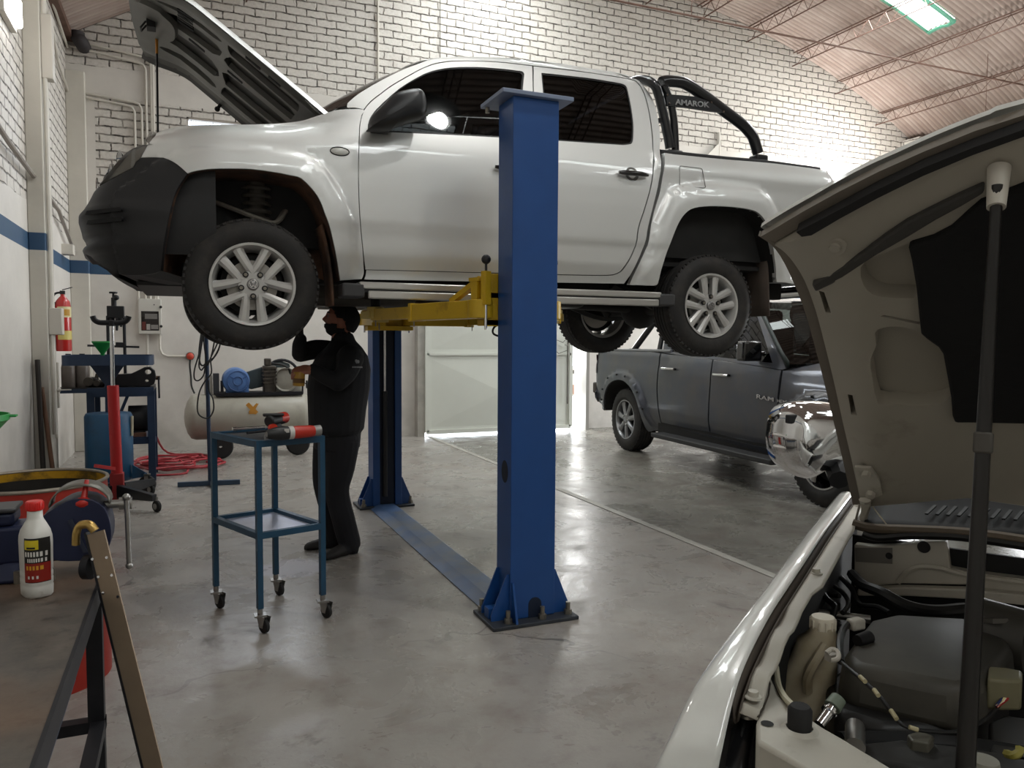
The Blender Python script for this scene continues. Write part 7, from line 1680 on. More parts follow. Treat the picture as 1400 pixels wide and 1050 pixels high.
# black vise
bvx = lambda px: atY(px, 520, WY0+.1).x; bvz = lambda py: atY(180, py, WY0+.1).z
bv = thing('bench_vise', 'black bench vise on the blue bench in the back corner', 'vise', (bvx(185), WY0+.15, .985))
op = [(bvx(147), bvz(527)), (bvx(147), bvz(512)), (bvx(180), bvz(510.5)), (bvx(190), bvz(506)), (bvx(198), bvz(502)), (bvx(206), bvz(501.5)), (bvx(212), bvz(507)), (bvx(213.5), bvz(516)), (bvx(211), bvz(525)), (bvx(205), bvz(528.5)), (bvx(190), bvz(528))]
op = [(x, max(z, .988)) for x, z in op]
MB().prism(op, (0, WY0+.03, 0), (1, 0, 0), (0, 0, 1), (0, .14, 0), [[(bvx(203)+.03*cos(t), bvz(508.5)+.026*sin(t)) for t in [2*pi*k/12 for k in range(12)]][::-1], [(bvx(201)+.018*cos(t), bvz(520.5)+.014*sin(t)) for t in [2*pi*k/10 for k in range(10)]][::-1]]).build('vise_body', mat('black_cast', '17171a', .5, .3), bv, bevel=.012)
MB().cyl((bvx(212), WY0+.1, bvz(517)), (bvx(219), WY0+.1, bvz(517)), .022).build('screw', mat('rusty_screw', '5a4638', .6, .5), bv)
MB().cyl((bvx(217), WY0+.08, bvz(515)), (bvx(217.5), WY0+.06, bvz(545)), .010).build('handle_bar', M_irond, bv)
MB().bb((bvx(150), WY0+.04, .985), (bvx(175), WY0+.2, 1.03)).build('vise_base', M_irond, bv)
# loose greasy parts
rnd = random.Random(3)
for k, (px, sx_, sz_, lb_) in enumerate(((127, .065, .10, 'greasy black gearbox casting on the blue bench beside the oil cans'), (138, .05, .07, 'small greasy hub lying on the blue bench left of the black vise'))):
    c_ = atY(px, 520, WY0+.2); c_ = V((c_.x, WY0+.2, .985))
    pt_ = thing('machine_part', lb_, 'machine part', c_)
    MB().box(c_+V((0, 0, sz_*.5)), (sx_*1.6, .16, sz_)).build('casting', mat('greasy_iron', '201d1b', .5, .4, var=.4, vscale=20), pt_, bevel=.02, seg=3)
    MB().cyl(c_+V((-.03, -.06, sz_*.6)), c_+V((-.03, -.12, sz_*.6)), sz_*.45, n=16).cyl(c_+V((.04, -.05, sz_*.9)), c_+V((.05, -.05, sz_*1.35)), .02, n=10).build('flange', mat('greasy_steel', '4b4640', .4, .6), pt_)
# strut spring compressor standing on the bench
scx = lambda px: atY(px, 450, WY0+.30).x; scz = lambda py: atY(160, py, WY0+.30).z; SY = WY0+.30
spc = thing('spring_compressor', 'black spring compressor with two upright rods behind the red jack', 'spring compressor', (scx(160), SY, .985))
for px in (147.5, 170): MB().cyl((scx(px), SY, .985), (scx(px), SY, scz(432)), .016).build('guide_rod', M_irond, spc)
MB().bb((scx(147), SY-.05, scz(435)), (scx(170.5), SY+.05, scz(418.5))).build('top_yoke', mat('black_cast', '17171a', .5, .3), spc, bevel=.006)
MB().cyl((scx(156.5), SY, scz(419)), (scx(156.5), SY, scz(407)), .026).cyl((scx(156), SY, scz(407)), (scx(156), SY, scz(401)), .012).cyl((scx(156), SY, scz(401.5)), (scx(156), SY, scz(399)), .04, n=20).ball((scx(160), SY-.02, scz(407)), .03, 12).build('screw_head', mat('black_cast', '17171a', .5, .3), spc, bevel=.004)
MB().bar((scx(119), SY, scz(472.5)), (scx(190), SY, scz(474.5)), .03, .022).bar((scx(158), SY-.02, scz(471)), (scx(170), SY-.02, scz(471.5)), .05, .05).build('lower_arm', M_irond, spc)
MB().cyl((scx(153), SY, scz(435)), (scx(153), SY, scz(441)), .03).cyl((scx(161), SY-.03, scz(434)), (scx(160), SY-.03, scz(452)), .02, .012).cyl((scx(166), SY-.03, scz(434)), (scx(166), SY-.03, scz(447)), .02, .012).build('jaw_hook', M_irond, spc)
# waste-oil drainer: tank, post, tray
tc = V((-.70, 8.33, 0)); dr2 = thing('oil_drainer', 'blue waste-oil drainer with a tank and a raised tray in the back left corner', 'oil drainer', tc)
MB().lathe([(0, .115), (.195, .12), (.21, .14), (.21, .74), (.195, .77), (0, .78)], tc, (0, 0, 1), 40).build('tank', M_petrol, dr2)
MB().bb((tc.x-.025, tc.y-.025, .75), (tc.x+.025, tc.y+.025, 1.24)).add([tc+V((-.16, 0, 1.25)), tc+V((.16, 0, 1.25)), tc+V((.03, 0, 1.05)), tc+V((-.03, 0, 1.05)), tc+V((-.16, .02, 1.25)), tc+V((.16, .02, 1.25)), tc+V((.03, .02, 1.05)), tc+V((-.03, .02, 1.05))], [(0, 1, 2, 3), (4, 5, 6, 7), (0, 3, 7, 4), (1, 2, 6, 5), (0, 1, 5, 4), (2, 3, 7, 6)]).build('post', M_navy, dr2)
x0, x1 = -1.06, -.295
tr2 = MB()
for za, zb, k in ((1.235, 1.33, 0),):
    rr2 = rrect(x0, tc.y-.24, x1, tc.y+.24, .07); n_ = len(rr2); ri = rrect(x0+.012, tc.y-.228, x1-.012, tc.y+.228, .06)
    vs = [V((x, y, za)) for x, y in rr2]+[V((x, y, zb)) for x, y in rr2]+[V((x, y, zb)) for x, y in ri]+[V((x, y, za+.015)) for x, y in ri]
    tr2.add(vs, [(q*n_+i, q*n_+(i+1) % n_, (q+1)*n_+(i+1) % n_, (q+1)*n_+i) for q in range(3) for i in range(n_)]+[tuple(range(n_))[::-1], tuple(range(3*n_, 4*n_))])
tr2.build('tray', M_navy, dr2, smooth=30)
for a in (30, 150, 270):
    c_ = tc+V((.30*cos(radians(a)), .30*sin(radians(a)), 0)); 
    MB().bar(tc+V((0, 0, .11)), c_+V((0, 0, .12)), .06, .03).build('foot_bar', M_navy, dr2)
cs = atZ(201.5, 673, 0)
for c_ in (cs, tc+V((-.30, -.05, 0)), tc+V((0, .30, 0))):
    w_ = MB().lathe([(.012, -.02), (.075, -.02), (.082, -.012), (.082, .012), (.075, .02), (.012, .02)], (c_.x, c_.y, .082), (.35, 1, 0), 24).build('caster_wheel', M_rubber, dr2)
    MB().bb((c_.x-.025, c_.y-.03, .10), (c_.x+.01, c_.y-.022, .18)).bb((c_.x-.03, c_.y-.03, .17), (c_.x+.03, c_.y+.03, .18)).cyl((c_.x, c_.y-.03, .082), (c_.x, c_.y+.03, .082), .012).build('fork', M_steel, w_)
MB().bar(tc+V((.19, -.02, .15)), cs+V((-.01, 0, .17)), .03, .04).add([tc+V((.20, -.1, .13)), tc+V((.20, -.1, .27)), cs+V((0, 0, .185)), cs+V((0, 0, .165)), tc+V((.20, -.08, .13)), tc+V((.20, -.08, .27)), cs+V((0, .02, .185)), cs+V((0, .02, .165))], [(0, 1, 2, 3), (4, 5, 6, 7), (0, 1, 5, 4), (1, 2, 6, 5), (2, 3, 7, 6), (0, 3, 7, 4)]).build('outrigger', M_petrol, dr2)
gg = MB().tube([tc+V((.205, -.08, .55)), tc+V((.21, -.085, .74))], .012, 8).build('sight_glass', mat('pale_tube', 'c9c2a9', .5), dr2)
ff_ = atY(140.5, 480, tc.y); funnel((ff_.x, tc.y-.02, 1.345), .088, .105, 'small green funnel standing in the blue drainer tray')
# red transmission jack
jc = atZ(161, 692, 0); JY = jc.y; jxx = lambda px, py=560: atY(px, py, JY).x; jz = lambda py: atY(158, py, JY).z
tj = thing('transmission_jack', 'tall red transmission jack with a chrome ram and black cradle', 'jack', (jc.x, jc.y, 0))
cx_ = jc.x
MB().bb((cx_-.055, JY-.055, .06), (cx_+.055, JY+.055, .30)).build('base_block', mat('jack_red_dark', '8d1516', .5), tj, bevel=.008)
MB().cyl((cx_, JY, .28), (jxx(155), JY, jz(527)), .047, n=24).build('column', mat('jack_red', 'b01a1c', .4, var=.05), tj)
MB().cyl((jxx(155), JY, jz(527)), (jxx(155.5), JY, jz(445)), .017, n=16).build('ram', M_chrome, tj)
MB().cyl((jxx(155.5), JY, jz(446)), (jxx(155.5), JY, jz(439)), .03).build('saddle_socket', mat('black_cast', '17171a', .5, .3), tj)
MB().tube(cr([(jxx(130), JY, jz(432.5)), (jxx(132), JY, jz(437.5)), (jxx(138), JY, jz(441)), (jxx(148), JY, jz(441.5)), (jxx(165), JY, jz(441.5)), (jxx(173), JY, jz(440)), (jxx(177.5), JY, jz(436)), (jxx(179), JY, jz(432))], 4), .024, 10).build('saddle', mat('black_cast', '17171a', .5, .3), tj)
lr = atZ(214.5, 700, 0)
MB().bar((jxx(156), JY-.02, .34), tuple(atY(131, 637, JY-.15)), .045, .03).build('pump_pedal', mat('jack_red', 'b01a1c', .4), tj)
legs = [lr, atZ(118, 705, 0), V((cx_+.25, JY+.45, 0)), V((cx_-.35, JY+.30, 0))]
for q in legs:
    d_ = V((q.x-cx_, q.y-JY, 0)); e = V((q.x, q.y, 0))
    MB().add([V((cx_, JY, .20))+d_*.1, V((cx_, JY, .08))+d_*.1, e+V((0, 0, .10)), e+V((0, 0, .155))]+[p+d_.cross(V((0, 0, 1))).normalized()*.045 for p in (V((cx_, JY, .20))+d_*.1, V((cx_, JY, .08))+d_*.1, e+V((0, 0, .10)), e+V((0, 0, .155)))], [(0, 1, 2, 3), (4, 5, 6, 7), (0, 1, 5, 4), (1, 2, 6, 5), (2, 3, 7, 6), (0, 3, 7, 4)]).build('leg', mat('black_enamel', '16181c', .35), tj, smooth=0)
    w_ = MB().lathe([(.01, -.018), (.04, -.018), (.05, -.010), (.05, .010), (.04, .018), (.01, .018)], (e.x, e.y, .05), (.8, .6, 0), 20).build('caster_wheel', M_rubber, tj)
    MB().lathe([(0, .02), (.026, .02), (.026, -.02), (0, -.02)], (e.x, e.y, .05), (.8, .6, 0), 16).cyl((e.x, e.y, .09), (e.x, e.y, .13), .012).build('caster_hub', M_steel, w_)
# red air hose in a heap
hc_ = atZ(240, 637, 0); rnd = random.Random(11); pts = []
for k in range(150):
    a = 2*pi*k/19; r = .34+.14*sin(k*.37)+.05*rnd.uniform(-1, 1)
    pts.append((hc_.x+r*1.02*cos(a)+.10*sin(k*.11), hc_.y+r*1.0*sin(a)+.08*cos(k*.17), .014+.018*(k//38)+.016*abs(sin(k*.61))))
pts += [(hc_.x+.12, hc_.y-.62, .012), (hc_.x-.25, hc_.y-.66, .012), (hc_.x-.48, hc_.y-.58, .012)]
start = [(hc_.x-.28, hc_.y+.85, .55), (hc_.x-.24, hc_.y+.85, .30), (hc_.x-.1, hc_.y+.95, .03), (hc_.x+.3, hc_.y+.75, .012), (hc_.x+.5, hc_.y+.3, .012)]
hs_ = MB().tube(cr(start+pts, 4), .0125, 7).build('air_hose', mat('red_hose', 'a8323a', .5, var=.08)); tag(hs_, 'red air hose lying in a tangled heap on the floor', 'hose')
# ---------------------------------------------------------------- air compressor
KY = 10.35; kx = lambda px, py=560: atY(px, py, KY).x; kz = lambda py: atY(340, py, KY).z
cpz = kz(568); kr = .285; k0, k1 = kx(262), kx(417)
comp = thing('air_compressor', 'large grey air compressor with a blue motor by the back wall', 'air compressor', ((k0+k1)/2, KY, 0))
M_kt = mat('tank_grey', 'a8a498', .4, var=.08, dirt='7d786c', dscale=3, dcut=(.55, .8))
MB().lathe([(0, -.09), (.10, -.08), (.2, -.05), (.265, -.01), (kr, .05), (kr, k1-k0-.05), (.265, k1-k0+.01), (.2, k1-k0+.05), (0, k1-k0+.09)], (k0, KY, cpz), (1, 0, 0), 40).build('tank', M_kt, comp)
st = MB()
q = [(345, 551), (352, 556), (346, 562), (351, 564), (339, 564), (345, 559), (338, 552)]
ctr = atY(345, 559, KY-kr-.003)
for a_, b_, c_ in (((337, 551), (346, 558), (344, 561)), ((354, 551), (347, 557), (349, 560)), ((340, 566), (351, 566), (346, 557))):
    P_ = [atY(px, py, KY-kr-.003) for px, py in (a_, b_, c_)]; st.add(P_+[p+V((0, .004, 0)) for p in P_], [(0, 1, 2), (3, 4, 5), (0, 1, 4, 3), (1, 2, 5, 4), (2, 0, 3, 5)])
st.bar(atY(338, 552, KY-kr-.003), atY(351, 565, KY-kr-.003), .05, .004, (0, 1, 0)).bar(atY(352, 552, KY-kr-.004), atY(341, 564, KY-kr-.004), .03, .004, (0, 1, 0)).build('tank_sticker', mat('orange_sticker', 'c58a35', .5), comp, smooth=0)
MB().bb((kx(365), KY-.12, kz(543)), (kx(372), KY-.08, kz(541))).build('rating_plate', mat('plate_pale', 'c9c6bd', .4), comp)
for px in (300, 404):
    w_ = MB().lathe([(.02, -.04), (.13, -.04), (.15, -.02), (.15, .02), (.13, .04), (.02, .04)], (kx(px), KY-.20, .15), (0, 1, 0), 28).build('wheel', M_rubber, comp)
    MB().bb((kx(px)-.05, KY-.16, .15), (kx(px)+.05, KY+.1, cpz-.22)).build('wheel_bracket', M_kt, w_)
MB().bb((kx(295), KY-.17, cpz+kr-.02), (kx(412), KY+.17, cpz+kr+.02)).build('motor_plate', M_irond, comp)
mz_ = kz(520)
MB().lathe([(0, -.15), (.10, -.15), (.155, -.12), (.165, -.06), (.165, .16), (.12, .18)], (kx(323), KY, mz_), (0, 1, 0), 32).bb((kx(309), KY-.10, cpz+kr), (kx(340), KY+.12, mz_-.05)).build('motor', mat('motor_blue', '4f74ac', .45, var=.06), comp)
mr = MB()
for r in (.055, .125): mr.tube([V((kx(325)+r*cos(2*pi*k/24), KY-.148-.004*(r < .1), mz_+r*sin(2*pi*k/24))) for k in range(24)], .008, 6, closed=True)
for k in range(3): a = 2*pi*k/3+.5; mr.bar((kx(325)+.05*cos(a), KY-.150, mz_+.05*sin(a)), (kx(325)+.12*cos(a), KY-.148, mz_+.12*sin(a)), .012, .01, (0, 1, 0))
mr.build('motor_cowl_rib', mat('motor_blue_dark', '39598c', .5), comp)
MB().bb((kx(292), KY-.08, cpz+kr), (kx(300), KY+.08, kz(510))).bb((kx(302), KY-.05, cpz+kr), (kx(306), KY+.05, kz(520))).build('pressure_switch', mat('switch_dark', '33353a', .5), comp)
MB().bb((kx(280), KY-.07, cpz+kr-.06), (kx(291), KY+.07, kz(512))).build('starter_box', mat('starter_grey', '8b877e', .5, var=.1), comp, bevel=.01)
gd = [(kx(330), kz(512)), (kx(370), kz(499)), (kx(384), kz(493)), (kx(398), kz(498)), (kx(400), kz(515)), (kx(388), kz(524)), (kx(345), kz(533)), (kx(335), kz(530))]
MB().prism(gd, (0, KY+.10, 0), (1, 0, 0), (0, 0, 1), (0, .07, 0)).build('belt_guard', mat('guard_green_grey', '4c5658', .5, .2), comp, bevel=.01)
pmz = kz(519)
MB().bb((kx(360), KY-.10, cpz+kr), (kx(377), KY+.08, kz(500))).bb((kx(362), KY-.07, kz(500)), (kx(371), KY+.05, kz(490))).build('cylinder_head', mat('oily_cast', '4a443d', .5, .4, var=.4, vscale=20), comp, bevel=.012)
for k in range(5): MB().bb((kx(359), KY-.115, kz(502+k*5)), (kx(378), KY+.09, kz(504+k*5))).build('cooling_fin', mat('oily_cast', '4a443d', .5, .4), comp)
MB().bb((kx(375), KY-.08, cpz+kr), (kx(412), KY+.08, kz(503))).build('crankcase', mat('case_grey', 'a39f95', .5, .2, var=.15), comp, bevel=.02)
MB().lathe([(0, 0), (.05, .0), (.13, -.02), (.15, 0), (.15, .04)], (kx(390), KY-.10, pmz), (0, -1, 0), 32).build('flywheel_cover', mat('case_grey', 'a39f95', .5, .2), comp)
fw_ = MB().tube([V((kx(387)+.21*cos(2*pi*k/32), KY+.09, kz(515)+.21*sin(2*pi*k/32))) for k in range(32)], .018, 8, closed=True).build('flywheel', M_irond, comp)
MB().tube(cr([(kx(372), KY-.02, kz(497)), (kx(386), KY-.06, kz(499)), (kx(394), KY-.08, kz(504)), (kx(396), KY-.08, kz(512))], 4), .014, 8).build('outlet_pipe', M_hose, comp)
vl = MB().cyl((kx(413), KY-.05, cpz+kr-.03), (kx(413), KY-.05, kz(524)), .014).cyl((kx(407), KY-.05, kz(533)), (kx(413), KY-.05, kz(524)), .010).bar((kx(410), KY-.07, kz(521)), (kx(420), KY-.07, kz(527)), .016, .012).cyl((kx(419), KY-.05, kz(532)), (kx(419), KY-.05, kz(521)), .012); vl.build('outlet_valve', M_black, comp)
# stand with coiled leads
pb_ = atZ(286.5, 664, 0); PY_ = pb_.y; px_ = lambda px, py=560: atY(px, py, PY_).x; pz_ = lambda py: atY(284, py, PY_).z
stn = thing('lead_stand', 'thin dark blue pole stand hung with black cables', 'stand', (pb_.x, pb_.y, 0))
MB().cyl((px_(287.5, 660), PY_, .03), (px_(281.5, 450), PY_, pz_(430)), .020, n=12).build('pole', mat('dark_blue_tube', '24364f', .45), stn)
MB().bar((px_(243, 664), PY_+.04, .025), (px_(328, 658), PY_-.02, .025), .045, .045).build('base_bar', mat('slate_blue_bar', '33485f', .5), stn, smooth=0)
MB().bar((px_(287), PY_+.35, .025), (px_(291, 670), PY_-.14, .025), .045, .045).build('cross_foot', mat('slate_blue_bar', '33485f', .5), stn, smooth=0)
MB().bar((px_(289), PY_-.03, .05), (px_(287), PY_-.0, .22), .02, .02).build('brace', M_steel, stn)
MB().cyl((px_(276, 455), PY_-.02, pz_(452)), (px_(306, 455), PY_-.02, pz_(452)), .01).build('hook_bar', M_irond, stn)
for k, L in enumerate(([(277, 455), (273, 480), (266, 505), (266, 518), (272, 520), (279, 511), (281, 490), (279, 470), (278, 456)], [(278, 455), (274, 478), (273, 495), (277, 500), (283, 495), (292, 489), (300, 474), (303, 455)], [(304, 455), (299, 478), (290, 492), (284, 496), (278, 503), (275, 506), (272, 498), (276, 470), (279, 455)], [(295, 455), (291, 478), (288, 492), (289, 510), (281, 520), (273, 535), (270, 552), (271, 565), (278, 571), (286, 571), (292, 560), (291, 545), (286, 535), (285, 520)], [(301, 456), (297, 470), (289, 487), (284, 500)], [(275, 456), (272, 482), (274, 497), (279, 500)])):
    c_ = MB().tube(cr([tuple(atY(px, py, PY_-.03-.012*k)) for px, py in L], 4), .008, 6).build('lead', M_hose); tag(c_, ['longest left loop of black cable on the thin blue stand', 'short black cable loop across the blue stand pole', 'black cable loop crossing behind on the blue stand', 'black cable hanging lowest from the blue stand almost to the trolley', 'short free cable end right of the blue stand pole', 'short free cable end left of the blue stand pole'][k], 'cable', 'black cables on the blue stand')
# ---------------------------------------------------------------- blue tool trolley
M_tr = mat('teal_blue_enamel', '1b4661', .45, var=.1, dirt='16324a', dscale=5, dcut=(.55, .75))
gF, gL, gR, gB = atZ(355, 867, 0), atZ(290.5, 830.5, 0), atZ(447, 844.5, 0), atZ(375, 811, 0)
tro = thing('tool_trolley', 'blue two-tier tool trolley on casters beside the mechanic', 'trolley', ((gF.x+gB.x)/2, (gF.y+gB.y)/2, 0))
gL = gF+ (gL-gF); gB = gL+gR-gF
cen = (gF+gL+gR+gB)/4
TZ = .985
tops = {}
for nm, g in (('F', gF), ('L', gL), ('R', gR), ('B', gB)):
    inn_ = (cen-g)*.07; p = g+inn_; tops[nm] = p
    MB().bar((p.x, p.y, .125), (p.x, p.y, TZ), .028, .028, (gR-gF)).build('leg', M_tr, tro, smooth=0)
    w_ = MB().lathe([(.008, -.013), (.030, -.013), (.037, -.008), (.037, .008), (.030, .013), (.008, .013)], (p.x+.018, p.y-.01, .037), (.85, .5, 0), 22).build('caster_wheel', M_rubber, tro)
    ax_ = V((.85, .5, 0)).normalized(); 
    fk = MB()
    for s_ in (-1, 1): fk.prism([(-.035, .045), (.03, .045), (.012, -.012), (-.012, -.012)], V((p.x+.018, p.y-.01, .042))+ax_*(s_*.018), ax_.cross(V((0, 0, 1))), (0, 0, 1), ax_*(s_*.003))
    fk.build('fork', M_steel, w_, smooth=0)
    MB().bb((p.x-.03, p.y-.03, .088), (p.x+.03, p.y+.03, .096)).cyl((p.x, p.y, .096), (p.x, p.y, .13), .014).build('caster_plate', M_steel, w_)
for z in (TZ-.017, .50):
    for a_, b_ in (('F', 'R'), ('R', 'B'), ('B', 'L'), ('L', 'F')):
        P_, Q_ = tops[a_], tops[b_]; MB().bar((P_.x, P_.y, z), (Q_.x, Q_.y, z), .030, .032).build('rail', M_tr, tro, smooth=0)
M_sh = mat('shiny_sheet_shelf', 'c4c7d8', .3, .35, var=.1, rvar=.06, dirt='6a4a38', dscale=3.5, dcut=(.62, .68))
for z, m_ in ((TZ-.012, mat('dark_sheet_shelf', '3a3d44', .35, .6, var=.2)), (.493, M_sh)):
    q = [tops[k] for k in 'FRBL']; MB().add([V((p.x, p.y, z)) for p in q]+[V((p.x, p.y, z+.003)) for p in q], [(0, 1, 2, 3), (4, 5, 6, 7), (0, 1, 5, 4), (1, 2, 6, 5), (2, 3, 7, 6), (3, 0, 4, 7)]).build('shelf', m_, tro, smooth=0)
# tools on the trolley top
TT = TZ+.003
M_tred = mat('tool_red', 'b92d1c', .4); M_tblk = mat('tool_black', '1a1a1b', .5)
ua = (gR-gF).normalized(); vb = V((-ua.y, ua.x, 0))
c_ = atZ(372, 590, TT+.03); dri = thing('impact_wrench', 'red and black cordless impact wrench lying behind on the trolley top', 'power tool', (c_.x, c_.y, TT))
d_ = (ua*.75+vb*.5).normalized()
MB().cyl(c_-d_*.03+V((0, 0, .055)), c_+d_*.10+V((0, 0, .06)), .030, n=18).bar(c_+d_*.0+V((0, 0, .05)), c_+d_*.06+V((0, 0, -.005)), .045, .05).build('tool_body', M_tblk, dri, bevel=.008)
MB().cyl(c_+d_*.055+V((0, 0, .0605)), c_+d_*.115+V((0, 0, .062)), .031, n=18).build('red_shell', M_tred, dri)
MB().cyl(c_-d_*.01-vb*.036+V((0, 0, .022)), c_-d_*.01-vb*.012+V((0, 0, .022)), .022, n=18).build('red_dial', mat('tool_red_bright', 'd23a22', .4), dri)
MB().bb(c_+V((-.045, -.02, .080)), c_+V((.06, .02, .094))).build('battery', M_tblk, dri, bevel=.006)
c2 = atZ(391, 592, TT+.032); gr_ = thing('angle_grinder', 'red power tool with a black gear head lying at the trolley front edge', 'power tool', (c2.x, c2.y, TT))
MB().lathe([(0, -.10), (.02, -.10), (.026, -.085), (.034, -.05), (.036, -.02), (.034, .01)], c2, ua, 24).build('gear_head', M_tblk, gr_)
MB().lathe([(.034, .01), (.034, .035)], c2, ua, 24).build('collar', mat('tool_white', 'c9c6c0', .4), gr_)
MB().lathe([(.031, .035), (.033, .06), (.031, .13), (.028, .15)], c2, ua, 24).build('red_grip', M_tred, gr_)
MB().lathe([(.028, .15), (.030, .185), (.012, .19), (0, .19)], c2, ua, 20).build('air_inlet', mat('tool_grey', '8c8a87', .4, .4), gr_)
MB().lathe([(0, .002), (.013, .002), (.013, -.004)], c2-ua*.10, -ua, 16).build('spindle', M_steel, gr_)
MB().bb(c2+V((-.012, -.037, .006)), c2+V((.012, -.034, .026))).build('sticker', mat('tool_white', 'c9c6c0', .4), gr_)
b0 = atZ(318, 587, TT+.012); b1 = atZ(362, 584, TT+.012)
tag(MB().cyl(b0, b1, .009, n=12).cyl(b0, b0.lerp(b1, .12), .012, n=12).build('breaker_bar', M_chrome), 'thin bright steel bar lying across the trolley top', 'bar')
b0 = atZ(338, 592, TT+.01); b1 = atZ(372, 588, TT+.01)
tag(MB().cyl(b0, b1, .007, n=10).cyl(b1, b1+(b1-b0).normalized()*.03, .018, n=14).build('ratchet', M_irond), 'dark ratchet lying beside the steel bar on the trolley', 'ratchet')
b0 = atZ(362, 598, TT+.014); tag(MB().cyl(b0, b0+ua*.04, .014, n=14).build('socket', M_steel), 'small steel socket at the trolley front edge', 'socket')
# ---------------------------------------------------------------- mechanic
PYM = 5.40
def pq(px, py, dy=0.0): return atY(px, py, PYM+dy)
M_skin = mat('skin', 'a36a55', .55, var=.08, vscale=20)
M_jacket = mat('black_jacket', '0d0e12', .85, var=.25, vscale=8, bump=.25, bscale=18)
M_trous = mat('dark_trousers', '16161b', .9, var=.25, vscale=6, bump=.2, bscale=22)
M_shoe = mat('dark_shoe', '1d1a18', .7, var=.2)
M_hair = mat('black_hair', '0c0a0a', .7, bump=.4, bscale=120)
M_glove = mat('black_glove', '131315', .8)
prims = MB(); samples = []
def limb(P, R, tg, k=4):
    q = cr([tuple(p)+(r,) for p, r in zip(P, R)], k); pts = [V(p[:3]) for p in q]; rs = [p[3] for p in q]
    prims.tube(pts, rs, 14); prims.ball(pts[0], rs[0], 14); prims.ball(pts[-1], rs[-1], 14)
    for p, r in zip(pts, rs): samples.append((p, r, tg))
def loft(secs, tg, n=24):
    vs = []
    for c, rx, ry in secs: vs += [c+V((rx*cos(2*pi*k/n), ry*sin(2*pi*k/n), 0)) for k in range(n)]
    m = len(secs); prims.add(vs, [(i*n+k, i*n+(k+1) % n, (i+1)*n+(k+1) % n, (i+1)*n+k) for i in range(m-1) for k in range(n)]+[tuple(range(n)), tuple(range((m-1)*n, m*n))])
    for c, rx, ry in secs:
        for k in range(8): samples.append((c+V((rx*.6*cos(k*pi/4), ry*.6*sin(k*pi/4), 0)), min(rx, ry)*.4, tg))
# trunk, from hem to collar
loft([(pq(460, 592), .165, .19), (pq(460, 586), .19, .20), (pq(461, 560), .20, .205), (pq(463, 530), .215, .215), (pq(465, 505), .21, .225), (pq(468, 487), .175, .215), (pq(470, 475), .125, .16), (pq(469.5, 466), .085, .095), (pq(468.5, 459), .075, .08), (pq(468, 456), .070, .072)], 'jacket')
loft([(pq(461, 612), .155, .175), (pq(461, 590), .165, .18)], 'trousers')
# legs
limb([pq(469, 604, -.07), pq(465, 640, -.09), pq(461, 672, -.10), pq(470, 712, -.09), pq(478, 742, -.08)], [.115, .100, .082, .080, .078], 'trousers')
limb([pq(450, 604, .08), pq(445, 635, .10), pq(443, 664, .10), pq(453, 705, .10), pq(459, 738, .10)], [.110, .092, .074, .070, .070], 'trousers')
# shoes resting on the floor
def shoe(heel, toe):
    d = (toe-heel); d.z = 0; L = d.length; d.normalize(); s = V((-d.y, d.x, 0)); vs = []
    for t, w, h in ((-.06, .02, .06), (-.04, .038, .085), (.10, .045, .10), (.40, .046, .085), (.70, .052, .065), (.93, .040, .05), (1.02, .012, .03)):
        c = heel+d*(L*t); c.z = 0
        vs += [c+s*(w*cos(a))+V((0, 0, h*.5+h*.5*sin(a))) for a in [2*pi*k/12 for k in range(12)]]
        samples.append((c+V((0, 0, h*.5)), .03, 'shoe'))
    prims.add(vs, [(i*12+k, i*12+(k+1) % 12, (i+1)*12+(k+1) % 12, (i+1)*12+k) for i in range(6) for k in range(12)]+[tuple(range(12)), tuple(range(72, 84))])
h1 = atZ(492, 757); t1 = atZ(448, 767); h2 = pq(464, 745, .10); t2 = atZ(428, 754)
shoe(V((pq(484, 750, -.08).x, PYM-.08, 0)), V((pq(484, 750, -.08).x-.24, PYM-.20, 0)))
shoe(V((pq(463, 745, .10).x, PYM+.10, 0)), V((pq(463, 745, .10).x-.235, PYM+.12, 0)))
limb([pq(478, 742, -.08), pq(482, 751, -.08)], [.06, .045], 'trousers'); limb([pq(459, 738, .10), pq(460, 748, .10)], [.055, .045], 'trousers')
